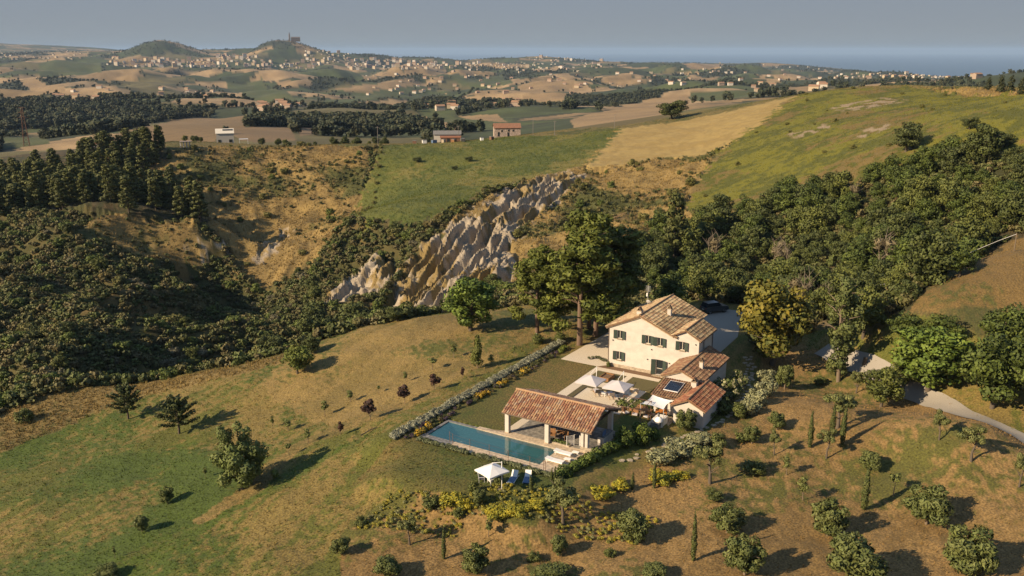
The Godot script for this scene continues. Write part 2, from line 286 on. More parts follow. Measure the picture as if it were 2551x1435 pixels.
const PLANTS := [
	["olive", 27.9, -69.3, 4.2, 3.5, "rounded olive bush right of the lowest tall cypress on the dry slope"],
	["olive", 37.1, -70.4, 4.3, 4.4, "wide round olive bush higher of the two at the right edge"],
	["olive", 36.5, -62.2, 4.8, 4.8, "largest olive bush at the bottom right, lit on its left side"],
	["olive", 27.2, -61.1, 4.9, 5.1, "broad olive bush at the bottom edge beside the largest one"],
	["olive", 18.9, -62.7, 4.2, 3.6, "olive bush at the bottom edge right of the leaning cypress"],
	["olive", 19.3, -70.1, 3.2, 3.5, "olive bush between two tall cypresses on the dry slope"],
	["olive", 19.2, -75.3, 1.4, 1.8, "small olive bush just above a larger one near the yellow broom"],
	["olive", 10.7, -69.0, 3.6, 3.4, "olive bush below the yellow broom bank in the middle of the slope"],
	["olive", -3.0, -65.0, 3.3, 2.6, "olive bush at the bottom centre with a long shadow to its right"],
	["olive", -10.3, -64.7, 2.2, 2.7, "low olive bush at the bottom edge left of centre"],
	["olive", -15.1, -68.7, 2.1, 1.9, "small olive bush at the lower left of the dry slope"],
	["olive", 4.1, -67.6, 2.3, 1.8, "small olive bush under the old gnarled olive"],
	["olive", 3.3, -64.2, 1.6, 3.3, "flat wide olive bush cut by the bottom edge"],
	["olive", 11.6, -63.1, 1.3, 2.6, "low olive bush cut by the bottom edge right of the flat wide one"],
	["olive", 34.3, -103.2, 3.8, 2.6, "olive tree behind the silver shrubs beside the shady grove"],
	["olive", 39.8, -106.2, 1.3, 1.8, "tiny olive bush in the clearing below the yellow-green tree"],
	["olive", 29.2, -89.1, 2.5, 2.2, "light green olive bush on the grassy patch left of three cypresses"],
	["olive", 25.7, -86.4, 2.5, 2.0, "small olive left of the grassy patch beside the garden path"],
	["olive", 35.8, -80.1, 2.3, 2.5, "flat-topped young olive above the tall single cypress"],
	["olive", 19.1, -88.9, 3.1, 2.6, "olive tree against the gable of the low red-tiled annex"],
	["olive", -36.9, -84.7, 2.4, 1.8, "dark olive bush on the left meadow below the big willow bush"],
	["olive", -37.0, -78.4, 2.0, 1.8, "dark round bush lower on the left meadow"],
	["olive", -36.9, -70.3, 1.5, 2.4, "dark bush cut by the bottom edge at the left"],
	["olive", -3.0, -73.0, 2.0, 1.6, "grey olive bush in front of the white parasol"],
	["olive", -1.4, -76.5, 1.1, 1.3, "small grey olive behind the lawn edge left of the parasol"],
	["openolive", 4.7, -71.2, 4.7, 4.4, "old gnarled olive with a bare dark trunk below the pool"],
	["openolive", 19.5, -78.3, 4.9, 4.2, "airy olive with several thin trunks right of the yellow broom"],
	["openolive", -9.1, -69.5, 3.1, 2.4, "small dark olive with a forked trunk at the lower centre left"],
	["openolive", 35.2, -87.6, 4.6, 4.9, "big spreading olive behind the three cypresses"],
	["openolive", 32.4, -82.7, 3.7, 2.6, "gnarled olive with pale twisted branches before the three cypresses"],
	["openolive", 44.5, -77.7, 4.0, 3.4, "leaning olive with two crowns beside the drive"],
	["openolive", 47.0, -73.7, 3.8, 2.2, "bent olive at the right edge below the drive"],
	["openolive", 42.5, -101.2, 3.3, 2.8, "olive tree uphill of the three cypresses near the pale stump"],
	["openolive", 27.4, -83.9, 3.0, 1.8, "slim light olive below the grassy patch"],
	["openolive", 43.0, -81.2, 3.5, 2.3, "upright olive beside the drive left of the leaning one"],
	["cypress", 15.3, -65.4, 4.6, 0.5, "tall leaning cypress nearest the bottom edge"],
	["cypress", 32.7, -73.4, 4.4, 0.7, "tall single cypress in the middle of the right slope"],
	["cypress", 13.9, -77.7, 2.9, 0.4, "thin cypress beside the yellow broom right of the pool"],
	["cypress", 11.7, -77.3, 1.9, 0.4, "short thin cypress left of the yellow broom"],
	["cypress", 1.8, -74.8, 1.8, 0.4, "short cypress in front of the loungers on the lawn"],
	["cypress", 3.8, -76.6, 1.4, 0.3, "left of two small cypresses at the deck corner"],
	["cypress", 4.1, -76.6, 1.6, 0.3, "right of two small cypresses at the deck corner"],
	["cypress", 31.4, -84.9, 4.1, 0.6, "leftmost of the three tall cypresses in the right grove"],
	["cypress", 34.0, -86.0, 4.0, 0.6, "middle one of the three tall cypresses in the right grove"],
	["cypress", 34.5, -84.3, 4.8, 0.6, "rightmost of the three tall cypresses in the right grove"],
	["cypress", -5.9, -67.2, 3.0, 0.4, "thin ragged cypress at the lower centre left"],
	["willow", -28.7, -84.5, 7.4, 6.7, "big pale green willow-like bush on the left meadow"],
	["fig", -25.4, -84.8, 1.5, 1.5, "small light green fig in the shadow of the big bush"],
	["cherry", -54.6, -115.7, 5.2, 5.0, "layered cherry tree, left of the pair on the left meadow"],
	["cherry", -43.6, -106.0, 5.2, 5.5, "layered cherry tree, right of the pair on the left meadow"],
	["shrub", -70.6, -117.5, 2.4, 3.3, "dark round shrub at the left edge below the ravine hedge"],
	["acacia", -30.5, -117.4, 4.6, 5.5, "bright green acacia alone on the field by the ravine edge"],
	["plum", -16.6, -95.1, 2.6, 2.3, "purple-leaved plum, lowest of the three beside the track"],
	["plum", -13.0, -99.0, 2.5, 2.1, "purple-leaved plum, middle one of the three beside the track"],
	["plum", -9.6, -101.4, 2.3, 2.0, "purple-leaved plum, highest of the three beside the track"],
	["plum", -6.3, -104.2, 1.8, 0.8, "thin young purple plum above the three larger ones"],
	["plum", -19.6, -92.5, 2.0, 0.9, "thin staked young plum at the lower end of the track"],
	["sapling", -23.4, -101.8, 2.0, 1.5, "young tree on the field left of the lowest purple plum"],
	["sapling", -27.4, -99.2, 1.6, 1.8, "bushy young tree right above the big willow bush"],
	["sapling", -23.4, -92.6, 1.9, 1.3, "thin young tree between the willow bush and the track"],
	["sapling", -20.6, -104.4, 1.6, 1.7, "young round tree left of the middle purple plum"],
	["sapling", -13.9, -107.7, 1.5, 1.2, "small dark young tree above the middle purple plum"],
	["sapling", -10.6, -110.1, 1.9, 1.9, "young tree above the highest purple plum"],
	["sapling", -8.0, -113.8, 2.1, 1.6, "dark young round tree on the upper field"],
	["youngpine", -4.5, -108.5, 4.5, 2.1, "bright young pine alone on the upper field"],
	["sapling", 0.3, -111.6, 1.9, 0.8, "thin young tree close to the lavender border"],
	["sapling", -2.8, -109.2, 1.7, 1.4, "almost bare young tree right of the young pine"],
	["sapling", -17.1, -105.2, 1.1, 0.8, "tiny tree on the field left of the top plum"],
	["sapling", -29.9, -101.2, 1.8, 0.8, "thin sapling above the big willow bush"],
	["sapling", -25.1, -90.4, 1.6, 1.0, "dark sapling in front of the big bush"],
	["sapling", -34.3, -89.2, 1.4, 0.8, "small dark sapling left of the big willow bush"],
	["sapling", -37.7, -73.7, 1.4, 0.5, "bare thin sapling low on the left meadow"],
	["sapling", -2.1, -69.8, 1.8, 1.4, "sparse young tree right of the forked olive"],
	["sapling", 27.7, -75.5, 2.5, 1.8, "sparse young olive left of the tall single cypress"],
	["sapling", 27.5, -80.0, 2.1, 1.4, "faint young olive above the sparse one"],
	["sapling", 36.3, -75.4, 2.5, 2.0, "sparse young olive right of the tall single cypress"],
	["sapling", 50.3, -101.4, 1.5, 0.7, "thin sapling on the mown slope at the right"],
	["walnut", -6.1, -124.0, 8.5, 10.7, "broad bright green walnut tree at the end of the field"],
	["broad", -55.4, -189.7, 7.5, 9.7, "dark rounded tree at the ravine edge, left of three"],
	["broad", -46.0, -196.9, 10.2, 11.2, "dark tree at the ravine edge above the acacia"],
	["broad", -35.8, -198.9, 9.5, 12.4, "wide dark tree at the ravine edge, right of three"],
	["broad", -18.4, -134.2, 2.8, 4.5, "low dark tree at the ravine edge beside the walnut"],
	["broad", -30.1, -124.5, 2.8, 3.6, "small dark tree at the foot of the ravine edge trees"],
	["pine", 3.7, -122.1, 13.5, 6.5, "leaning pine standing alone left of the pine group"],
	["pine", 9.5, -117.0, 17.4, 9.3, "tall pine nearest the house forecourt with a straight trunk"],
	["pine", 12.1, -121.0, 18.4, 8.7, "tallest pine with a leaning trunk behind the forecourt"],
	["pine", 14.3, -124.8, 15.3, 9.0, "pine touching the corner of the house"],
	["pine", 11.4, -124.3, 13.2, 7.2, "pine in the middle of the group with a dark trunk"],
	["youngpine", 5.4, -128.5, 4.6, 2.8, "young bright pine behind the leaning one"],
	["yellowtree", 34.9, -110.9, 13.3, 12.5, "big yellow-green tree right of the house"],
	["poplar", 42.0, -105.8, 13.8, 6.2, "tall grey-green tree with dead branches right of the yellow-green one"],
	["walnut", 49.0, -96.6, 8.3, 11.0, "bright green walnut spreading over the drive"],
	["greentree", 43.1, -95.3, 5.3, 5.9, "small bright green tree left of the drive"],
	["greentree", 47.2, -99.0, 4.3, 4.8, "bright green bush-like tree above the drive bend"],
	["greentree", 46.9, -111.3, 7.8, 7.5, "green tree between the poplar and the mown slope"],
	["deepgreen", 53.1, -90.2, 9.6, 8.9, "dense green tree right of the drive"],
	["deepgreen", 56.1, -87.5, 10.6, 8.6, "dense green tree at the right edge by the drive"],
	["deepgreen", 57.2, -96.5, 6.7, 7.0, "dark green tree behind the ones by the drive"],
	["deepgreen", 52.3, -101.0, 3.8, 5.8, "dark rounded tree at the foot of the mown slope"],
	["deepgreen", 49.3, -105.1, 3.6, 5.6, "dark tree left of the mown slope"],
	["deepgreen", 59.0, -112.1, 4.3, 4.5, "round green tree casting a shadow on the mown slope"],
	["lone", 72.9, -408.1, 10.2, 16.2, "lone broad tree on the ridge between the fields"],
	["lone", 92.2, -206.6, 8.1, 9.0, "big dark tree alone on the green hill"],
	["lone", 103.8, -201.7, 3.4, 4.6, "small tree on a bare patch of the green hill"],
	["lone", 101.9, -183.3, 3.8, 5.0, "small tree at the right of the green hill"],
	["hillpine", 169.4, -320.1, 5.0, 3.7, "first dark conifer at the right end of the skyline"],
	["hillpine", 170.1, -312.8, 6.4, 4.2, "second dark conifer on the skyline"],
	["hillpine", 166.7, -300.3, 6.6, 3.8, "third dark conifer on the skyline"],
	["hillpine", 145.1, -255.9, 5.6, 3.0, "last dark conifer at the right edge of the skyline"],
	["standpine", 38.1, -200.6, 16.3, 6.6, "slender pine behind the pine group among the wood"],
	["lone", -38.5, -357.9, 2.6, 4.9, "left of the small bushes in the green crop field"],
	["lone", -17.2, -351.0, 2.5, 4.2, "right one of the small bushes in the green crop field"],
	["lone", -22.4, -341.1, 2.2, 3.4, "lowest of the small bushes in the green crop field"],
	["broom", 8.6, -75.6, 1.7, 2.4, "yellow flowering broom, left clump of the bank right of the pool"],
	["broom", 10.5, -77.3, 1.4, 2.0, "yellow flowering broom, middle clump of the bank right of the pool"],
	["broom", 14.8, -78.8, 2.1, 2.5, "yellow flowering broom around the thin cypress"],
	["broom", 16.6, -79.5, 1.3, 2.0, "yellow broom clump at the upper end of the bank"],
	["broom", -1.3, -71.6, 1.6, 2.2, "yellow broom clump lowest below the lawn"],
	["broom", 0.5, -71.5, 1.6, 2.2, "yellow broom clump below the loungers"],
	["broom", 2.2, -72.3, 1.2, 1.7, "yellow broom clump left of the old gnarled olive"],
	["broom", -5.8, -74.0, 2.0, 2.1, "yellow broom clump at the left below the lawn"],
	["broom", -4.3, -73.2, 1.5, 1.6, "sparse yellow broom beside the left clump"],
	["shrub", -7.6, -74.1, 1.2, 2.3, "grey-green shrub at the left end of the broom bank"],
	["shrub", -3.6, -75.1, 1.2, 1.5, "green shrub at the lawn edge below the parasol"],
	["shrub", -4.9, -72.4, 1.1, 1.5, "green weedy shrub below the broom bank"],
	["shrub", -14.0, -73.0, 1.0, 1.6, "small green shrub on the dry slope at the lower left"],
	["shrub", 24.4, -80.6, 1.4, 3.0, "low dark green bush on the dry slope by the airy olive"],
	["shrub", 0.5, -72.3, 0.9, 1.5, "reddish green shrub in the broom bank"],
	["shrub", 8.5, -67.0, 0.8, 1.4, "low green weed clump on the slope"],
	["shrub", 1.9, -66.9, 0.9, 1.6, "low green weed clump beside the bottom olive"],
	["deepshrub", 13.8, -85.6, 2.8, 3.0, "glossy dark green shrub at the end of the pergola"],
	["deepshrub", 11.8, -84.5, 2.4, 2.6, "glossy dark green shrub beside the pool house"],
	["deepshrub", 15.3, -86.7, 1.5, 1.7, "light green shrub next to the outdoor oven"],
	["oleander", 25.8, -97.8, 3.3, 3.9, "white flowering oleander beside the wing"],
	["oleander", 27.8, -101.1, 2.7, 2.5, "small white oleander beside the garden path"],
	["greenbush", 24.7, -101.6, 1.8, 2.3, "bright green climber at the wing chimney"],
	["silver", 32.5, -104.2, 2.0, 2.4, "silver shrub at the top of the row right of the house"],
	["silver", 30.5, -99.2, 2.4, 2.5, "silver shrub second from the top right of the house"],
	["silver", 28.7, -95.8, 2.4, 2.5, "silver shrub third from the top right of the house"],
	["silver", 27.2, -93.4, 2.1, 2.3, "silver shrub at the foot of the row right of the house"],
	["silver", 15.0, -82.3, 1.7, 2.9, "silver-green shrub left part of the slope below the garden path"],
	["silver", 17.4, -83.9, 1.7, 2.9, "silver-green shrub middle of the slope below the garden path"],
	["silver", 19.8, -85.7, 1.4, 2.6, "silver-green shrub upper part of the slope below the garden path"],
	["shrub", 21.9, -85.5, 1.7, 2.4, "green shrub beside the garden path steps"],
	["shrub", 24.6, -86.8, 1.3, 1.7, "dark shrub right of the garden path"],
	["shrub", 22.1, -92.5, 1.4, 2.7, "olive brown shrub behind the low annex"],
	["shrub", 24.2, -93.7, 2.0, 2.8, "dark brown-green shrub behind the white oleander"],
	["shrub", 25.8, -92.5, 2.0, 2.3, "brownish shrub between the annex and silver row"],
	["shrub", 3.6, -117.3, 1.6, 2.3, "dark bush round the foot of the leaning pine"],
	["shrub", 6.8, -118.3, 1.5, 2.2, "small bush between the pine trunks"],
	["shrub", 12.6, -108.0, 0.9, 0.8, "green shrub at the left corner of the house"],
]
const HOUSES := [
	5,-1014,0, -83,-1030,0, -66,-1036,0, -72,-1062,0, 355,-1057,0, -327,-1171,0, -307,-1181,0, 400,-1157,0, -331,-1192,0, -303,-1208,0, 408,-1187,0, -334,-1212,0, -312,-1223,0, -317,-1244,0,
	-349,-1256,0, -326,-1273,0, -304,-1278,0, -358,-1275,0, -5,-1345,0, -341,-1313,0, -26,-1357,0, 629,-1220,0, -13,-1373,0, -93,-1376,0, -122,-1376,0, -13,-1391,0, -101,-1399,0, -134,-1396,0,
	-124,-1416,0, -96,-1425,0, -120,-1437,0, -610,-1316,0, -131,-1457,0, -473,-1392,0, -664,-1365,0, -685,-1360,0, -703,-1382,0, 26,-1729,0, 16,-1751,0, -7,-1777,0, -600,-1687,0, 11,-1792,0,
	473,-1736,0, -600,-1714,0, -589,-1731,0, -33,-1832,0, -14,-1838,0, 480,-1788,0, 123,-1853,0, 445,-1835,0, 428,-1843,0, -13,-1898,0, -439,-1866,0, -466,-1870,0, -442,-1886,0, 887,-1734,0,
	544,-1876,0, 525,-1904,0, 870,-1800,0, -78,-2030,0, 381,-2004,0, 359,-2032,0, 883,-2026,0, 907,-2030,0, 879,-2046,0, -917,-2035,0, -415,-3566,1, 888,-2061,0, 47,-2247,0, 162,-2251,0,
	-822,-2102,0, 864,-2089,0, 735,-2139,0, 882,-2084,0, -454,-3593,1, 2,-2265,0, -342,-3608,1, -948,-2066,0, 173,-2267,0, -366,-3619,1, -1000,-2047,0, -473,-3621,1, 133,-2279,0, -413,-3636,1,
	185,-2280,0, -1280,-3433,1, 843,-2132,0, 775,-2158,0, 799,-2156,0, -395,-3662,1, -840,-2154,0, 98,-2333,0, -731,-2228,0, 123,-2347,0, 580,-2286,0, -804,-2226,0, 675,-2269,0, -338,-3773,1,
	-297,-3777,1, -788,-2246,0, -255,-3802,1, -336,-3817,1, -294,-3826,1, -818,-2260,0, -277,-3846,1, -232,-3860,1, -376,-3864,1, -777,-2315,0, -1575,-3606,1, 215,-3945,1, -783,-2350,0, -1292,-3774,1,
	-1333,-3761,1, 1478,-3716,1, -1386,-3773,1, -398,-2482,0, -1342,-3802,1, -1382,-3811,1, -1419,-3809,1, -314,-2550,0, 1646,-3768,1, -693,-4062,1, -720,-4060,1, -346,-2568,0, -280,-2577,0, -739,-4102,1,
	-395,-2577,0, -264,-2595,0, -332,-2597,0, -257,-2617,0, -1521,-3924,1, 72,-4230,1, -243,-2642,0, 315,-2639,0, -334,-2639,0, -41,-2661,0, -1585,-3964,1, -1558,-3977,1, -1616,-3960,1, -67,-2678,0,
	-1210,-4115,1, -1645,-3964,1, -1592,-4008,1, -1216,-4139,1, -281,-2689,0, -1750,-3958,1, -370,-4314,1, -776,-4262,1, -1673,-3997,1, -1207,-4164,1, -1603,-4031,1, -932,-4241,1, -684,-4290,1, -1172,-4185,1,
	-335,-2703,0, -1129,-4211,1, -954,-4255,1, -1677,-4026,1, -1198,-4195,1, -1156,-4207,1, -1606,-4058,1, 416,-4346,1, -1656,-4040,1, -88,-2728,0, -400,-4351,1, -996,-4261,1, -1639,-4058,1, -167,-2731,0,
	-936,-4277,1, -913,-4285,1, -1147,-4230,1, -1588,-4085,1, -1273,-4196,1, -1314,-4186,1, 128,-2742,0, -1200,-4227,1, -662,-4352,1, -1571,-4115,1, -310,-2740,0, -1084,-4279,1, -1167,-4261,1, -1331,-4219,1,
	-176,-2760,0, -1619,-4120,1, -1136,-4280,1, -1560,-4148,1, -1385,-4211,1, -1593,-4138,1, -1234,-4259,1, -1051,-4310,1, -1096,-4300,1, 249,-2766,0, -1182,-4285,1, 388,-2752,0, 422,-2752,0, -1316,-4259,1,
	-253,-2775,0, -1417,-4228,1, -1373,-4243,1, -1581,-4170,1, -1083,-4326,1, -1030,-4340,1, -1149,-4314,1, 303,-2776,0, -222,-2788,0, -1279,-4291,1, -1555,-4202,1, -696,-4428,1, -914,-4390,1, -1252,-4312,1,
	-1011,-4379,1, -968,-4390,1, -1221,-4334,1, -888,-4417,1, -695,-4458,1, -1802,-4142,1, -964,-4419,1, -1314,-4339,1, -272,-2821,0, -1378,-4323,1, -221,-2829,0, -1348,-4335,1, -1283,-4356,1, -1482,-4294,1,
	-1000,-4435,1, -1421,-4321,1, -1449,-4314,1, -1321,-4365,1, -771,-4499,1, -1361,-4360,1, -1450,-4338,1, -728,-4519,1, -1404,-4363,1, 485,-2826,0, -1017,-4481,1, -1486,-4350,1, 526,-2832,0, -1402,-4391,1,
	-1860,-4237,1, 124,-2891,0, -1011,-4522,1, 453,-2863,0, -44,-4639,1, 380,-2874,0, -806,-4573,1, -1558,-4375,1, -835,-4573,1, -1437,-4424,1, -1411,-4433,1, 209,-2900,0, 338,-2892,0, -830,-4609,1,
	-1445,-4455,1, -795,-4617,1, -907,-4600,1, -1373,-4485,1, -693,-4644,1, -767,-4635,1, -657,-4659,1, -744,-4657,1, -173,-4727,1, -685,-4685,1, -935,-4644,1, -200,-4740,1, -235,-4740,1, -103,-2969,0,
	-702,-4709,1, -650,-4739,1, -276,-4779,1, -1928,-4404,1, -596,-4776,1, -740,-4760,1, -699,-4769,1, -724,-4782,1, -608,-4802,1, -674,-4807,1, -592,-4832,1, -629,-4832,1, -551,-4855,1, 836,-2939,0,
	-659,-4848,1, -628,-4857,1, 928,-2921,0, 887,-2937,0, -527,-4882,1, -638,-4884,1, -434,-4913,1, -371,-4935,1, -415,-4933,1, -1526,-4722,1, -1494,-4740,1, -938,-4911,1, 783,-3032,0, -85,-3153,0,
	-305,-5039,1, -161,-3159,0, 612,-3112,0, -2,-3185,0, 1029,-3014,0, -149,-3183,0, 467,-5170,1, -132,-3253,0, -212,-3263,0, 238,-3264,0, 305,-3263,0, 226,-3278,0, 503,-3266,0, 28,-3320,0,
	269,-5319,1, 204,-3328,0, -525,-3301,0, 44,-3352,0, 207,-3350,0, 721,-3280,0, 20,-3362,0, -487,-3332,0, 54,-3371,0, 188,-3368,0, 737,-3299,0, 628,-3337,0, 783,-3307,0, -510,-3363,0,
	759,-3317,0, 809,-3324,0, -18,-3425,0, 802,-3342,0, 329,-5529,1, 780,-3375,0, 731,-3439,0, 368,-5614,1, -450,-3507,0, -1286,-3331,0, 663,-3516,0, -431,-3559,0, -433,-3579,0, -384,-3599,0,
	-351,-3635,0, -385,-3643,0, 188,-5865,1, -412,-3658,0, -414,-3694,0, 1651,-3342,0, 587,-5945,1, -314,-3759,0, -144,-3811,0, -329,-3800,0, -177,-3814,0, -241,-3814,0, -609,-3775,0, -238,-3831,0,
	-174,-3840,0, -196,-3839,0, -149,-3851,0, -315,-3850,0, 18,-3866,0, -176,-3873,0, -312,-3869,0, 96,-3885,0, 114,-3890,0, 135,-3895,0, -402,-3888,0, 125,-3911,0, 172,-3921,0, -1548,-3612,0,
	152,-3932,0, -1610,-3606,0, -1581,-3629,0, 1138,-3798,0, 208,-3963,0, 228,-3975,0, 1411,-3730,0, -1367,-3750,0, 1451,-3719,0, -1350,-3759,0, 1394,-3744,0, -1310,-3776,0, 1436,-3734,0, 1516,-3705,0,
	-1328,-3778,0, -1285,-3796,0, 1457,-3740,0, 1391,-3768,0, 1493,-3730,0, -1357,-3785,0, 1535,-3717,0, 1545,-3741,0, 1446,-3780,0, 1522,-3755,0, 1429,-3794,0, 1572,-3751,0, 1622,-3736,0, 1539,-3776,0,
	1389,-3845,0, 1658,-3739,0, 1698,-3727,0, 1682,-3739,0, 1410,-3863,0, 1697,-3751,0, -914,-4016,0, 1669,-3769,0, 1743,-3739,0, 1708,-3764,0, 1686,-3776,0, 1762,-3752,0, 1717,-3779,0, 1744,-3772,0,
	1705,-3800,0, -994,-4047,0, 1772,-3774,0, 1730,-3795,0, 99,-4174,0, -44,-4197,0, -29,-4208,0, 1,-4212,0, 22,-4221,0, -34,-4225,0, -15,-4244,0, 45,-4248,0, -59,-4254,0, -921,-4201,0,
	-1561,-4012,0, -701,-4260,0, -1620,-4007,0, -1655,-4001,0, -1576,-4036,0, -1705,-3988,0, -1620,-4025,0, -742,-4276,0, -1563,-4050,0, 427,-4321,0, -1663,-4017,0, -1758,-3978,0, -779,-4279,0, -1714,-4003,0,
	-751,-4291,0, -376,-4346,0, -1582,-4066,0, -1554,-4080,0, 297,-4358,0, 388,-4352,0, -1698,-4027,0, -725,-4311,0, -1225,-4204,0, -385,-4367,0, -1656,-4060,0, -1618,-4079,0, 353,-4379,0, -1016,-4275,0,
	-1757,-4028,0, -1244,-4220,0, -915,-4313,0, -1277,-4225,0, -1117,-4272,0, -1069,-4287,0, -1211,-4253,0, -1363,-4210,0, -1351,-4234,0, -1294,-4252,0, -906,-4352,0, -1272,-4271,0, -888,-4367,0, -1254,-4289,0,
	-1071,-4339,0, -1048,-4348,0, -843,-4396,0, -866,-4392,0, -1026,-4364,0, -1365,-4277,0, -924,-4405,0, -1089,-4368,0, -864,-4420,0, -993,-4408,0, -670,-4469,0, -1386,-4302,0, -1245,-4346,0, -1975,-4067,0,
	-948,-4426,0, -807,-4457,0, -982,-4422,0, -919,-4438,0, -761,-4469,0, -2063,-4038,0, -2080,-4029,0, -1991,-4077,0, -2038,-4056,0, -637,-4496,0, -693,-4489,0, -1248,-4379,0, -897,-4465,0, -616,-4516,0,
	-745,-4497,0, -878,-4475,0, -1469,-4320,0, -1962,-4121,0, -1504,-4311,0, -682,-4519,0, -1389,-4355,0, -1564,-4306,0, 138,-4580,0, -2073,-4088,0, -1438,-4352,0, -989,-4481,0, -717,-4539,0, -1547,-4331,0,
	-1419,-4377,0, -1569,-4327,0, 120,-4602,0, -1535,-4353,0, 109,-4615,0, -947,-4520,0, -1512,-4365,0, -813,-4555,0, -1421,-4410,0, -1533,-4374,0, -83,-4634,0, -102,-4638,0, 135,-4640,0, -1609,-4357,0,
	-1586,-4367,0, 28,-4646,0, 64,-4658,0, -920,-4567,0, -1009,-4552,0, -109,-4662,0, -825,-4590,0, 113,-4663,0, -38,-4665,0, -1032,-4551,0, -755,-4605,0, -975,-4564,0, -133,-4665,0, 157,-4670,0,
	-157,-4671,0, -66,-4676,0, -198,-4674,0, 203,-4675,0, -1397,-4469,0, -2247,-4111,0, -884,-4605,0, -79,-4691,0, -854,-4617,0, -2265,-4113,0, -187,-4693,0, -937,-4610,0, -1394,-4493,0, -797,-4638,0,
	-960,-4607,0, -884,-4622,0, -1343,-4514,0, -978,-4614,0, -715,-4664,0, -667,-4674,0, -961,-4638,0, 120,-4742,0, -656,-4701,0, -746,-4688,0, -845,-4672,0, -623,-4720,0, 9,-4764,0, -220,-4765,0,
	-606,-4736,0, -754,-4726,0, -7,-4820,0, 52,-4858,0, -678,-4837,0, -888,-4808,0, -596,-4857,0, -646,-4862,0, -450,-4890,0, -672,-4867,0, -493,-4894,0, -923,-4847,0, -891,-4861,0, 236,-4953,0,
	-2453,-4356,0, -2443,-4387,0, -891,-4948,0, -2401,-4418,0, -2127,-4587,0, -2457,-4450,0, -620,-5060,0, -2386,-4533,0, -2224,-4616,0, -2236,-4637,0, -2227,-4690,0, 426,-5178,0, 388,-5182,0, -2364,-4681,0,
	-81,-5244,0, -2302,-4713,0, -2263,-4744,0, 236,-5260,0, 233,-5348,0, 254,-5349,0, 139,-5364,0, 104,-5380,0, 262,-5387,0, 438,-5384,0, 167,-5425,0, 422,-5417,0, 183,-5480,0, -2696,-4829,0,
	-2615,-4880,0, 489,-5536,0, -2365,-5072,0, 392,-5603,0, -2556,-5022,0, -2435,-5108,0, 431,-5666,0, -2790,-4977,0, -2476,-5152,0, -2514,-5135,0, 449,-5747,0, 1076,-5717,0, 1950,-5507,0, 475,-5832,0,
	161,-5857,0, 1858,-5569,0, 377,-5875,0, 363,-5888,0, 1937,-5588,0, 1904,-5605,0, 1666,-5697,0, 228,-5934,0, 1747,-5681,0, 1869,-5686,0, 309,-5984,0, 1588,-5790,0, 1870,-5712,0, 1810,-5734,0,
	1633,-5862,0, 2610,-5513,0, 1013,-6071,0, -2949,-5479,0, 2693,-5643,0, 1403,-6111,0, -2996,-5610,0, 2747,-5742,0, 2735,-5765,0, 2713,-5784,0, 2798,-5765,0, 2784,-5814,0, -3048,-5780,0, -2882,-5903,0,
	-3798,-6747,0, -3727,-6813,0, -3686,-6872,0,
]

# ---------------------------------------------------------------- ground: surveyed heights, one sheet in rings about the datum
const DENSE := 760                           # columns within 0.70 rad of -z, then 36 wide ones round the back
const HALF := 0.70
const WIDE := 36
const LN0 := 0.693147                        # 2 m
const LN1 := 3.526361                        # 34 m
const LN2 := 6.109248                        # 450 m
const LN3 := 9.711116                        # 16.5 km
const N0 := 12
const N1 := 574
const N2 := 313
var rbf := PackedFloat64Array()
var coarse := PackedFloat32Array()           # slope from the datum, on a 0.02 x 0.04 net
const CW := 90
const CH := 166
var heights := PackedFloat32Array()
var roll := FastNoiseLite.new()
var bumps := FastNoiseLite.new()
var gully := FastNoiseLite.new()
var ragged := FastNoiseLite.new()

func kernel(d2: float) -> float:
	return 0.0 if d2 < 1e-12 else d2 * log(d2)

func solve_survey():
	var n := SURVEY.size() / 3
	var px := PackedFloat64Array(); var py := PackedFloat64Array(); var pf := PackedFloat64Array()
	for k in n:
		var x: float = SURVEY[3 * k]; var z: float = SURVEY[3 * k + 1]; var y: float = SURVEY[3 * k + 2]
		var r := sqrt(x * x + z * z)
		px.append(atan2(x, -z)); py.append(log(r)); pf.append((y - EYE.y) / r)
	var size := n + 3
	var rows: Array[PackedFloat64Array] = []
	for i in size:
		var row := PackedFloat64Array(); row.resize(size + 1)
		if i < n:
			for j in n:
				var dx := px[i] - px[j]; var dy := py[i] - py[j]
				row[j] = kernel(dx * dx + dy * dy)
			row[i] += 0.00004
			row[n] = 1.0; row[n + 1] = px[i]; row[n + 2] = py[i]
			row[size] = pf[i]
		else:
			for j in n:
				row[j] = 1.0 if i == n else (px[j] if i == n + 1 else py[j])
		rows.append(row)
	for i in size:
		var best := i
		for k in range(i + 1, size):
			if absf(rows[k][i]) > absf(rows[best][i]):
				best = k
		var swap := rows[i]; rows[i] = rows[best]; rows[best] = swap
		var lead := rows[i]
		var inv := 1.0 / lead[i]
		for k in range(i + 1, size):
			var row := rows[k]
			var q := row[i] * inv
			if q != 0.0:
				for j in range(i, size + 1):
					row[j] -= q * lead[j]
				rows[k] = row
	rbf.resize(size)
	for i in range(size - 1, -1, -1):
		var row := rows[i]
		var s := row[size]
		for j in range(i + 1, size):
			s -= row[j] * rbf[j]
		rbf[i] = s / row[i]
	coarse.resize(CW * CH)
	for j in CH:
		var l := 3.40 + 0.04 * j
		for i in CW:
			var t := -0.89 + 0.02 * i
			var s := rbf[n] + rbf[n + 1] * t + rbf[n + 2] * l
			for k in n:
				var dx := t - px[k]; var dy := l - py[k]
				var d2 := dx * dx + dy * dy
				if d2 > 1e-12:
					s += rbf[k] * d2 * log(d2)
			coarse[j * CW + i] = s

func cubic(p0: float, p1: float, p2: float, p3: float, t: float) -> float:
	return p1 + 0.5 * t * (p2 - p0 + t * (2.0 * p0 - 5.0 * p1 + 4.0 * p2 - p3 + t * (3.0 * (p1 - p2) + p3 - p0)))

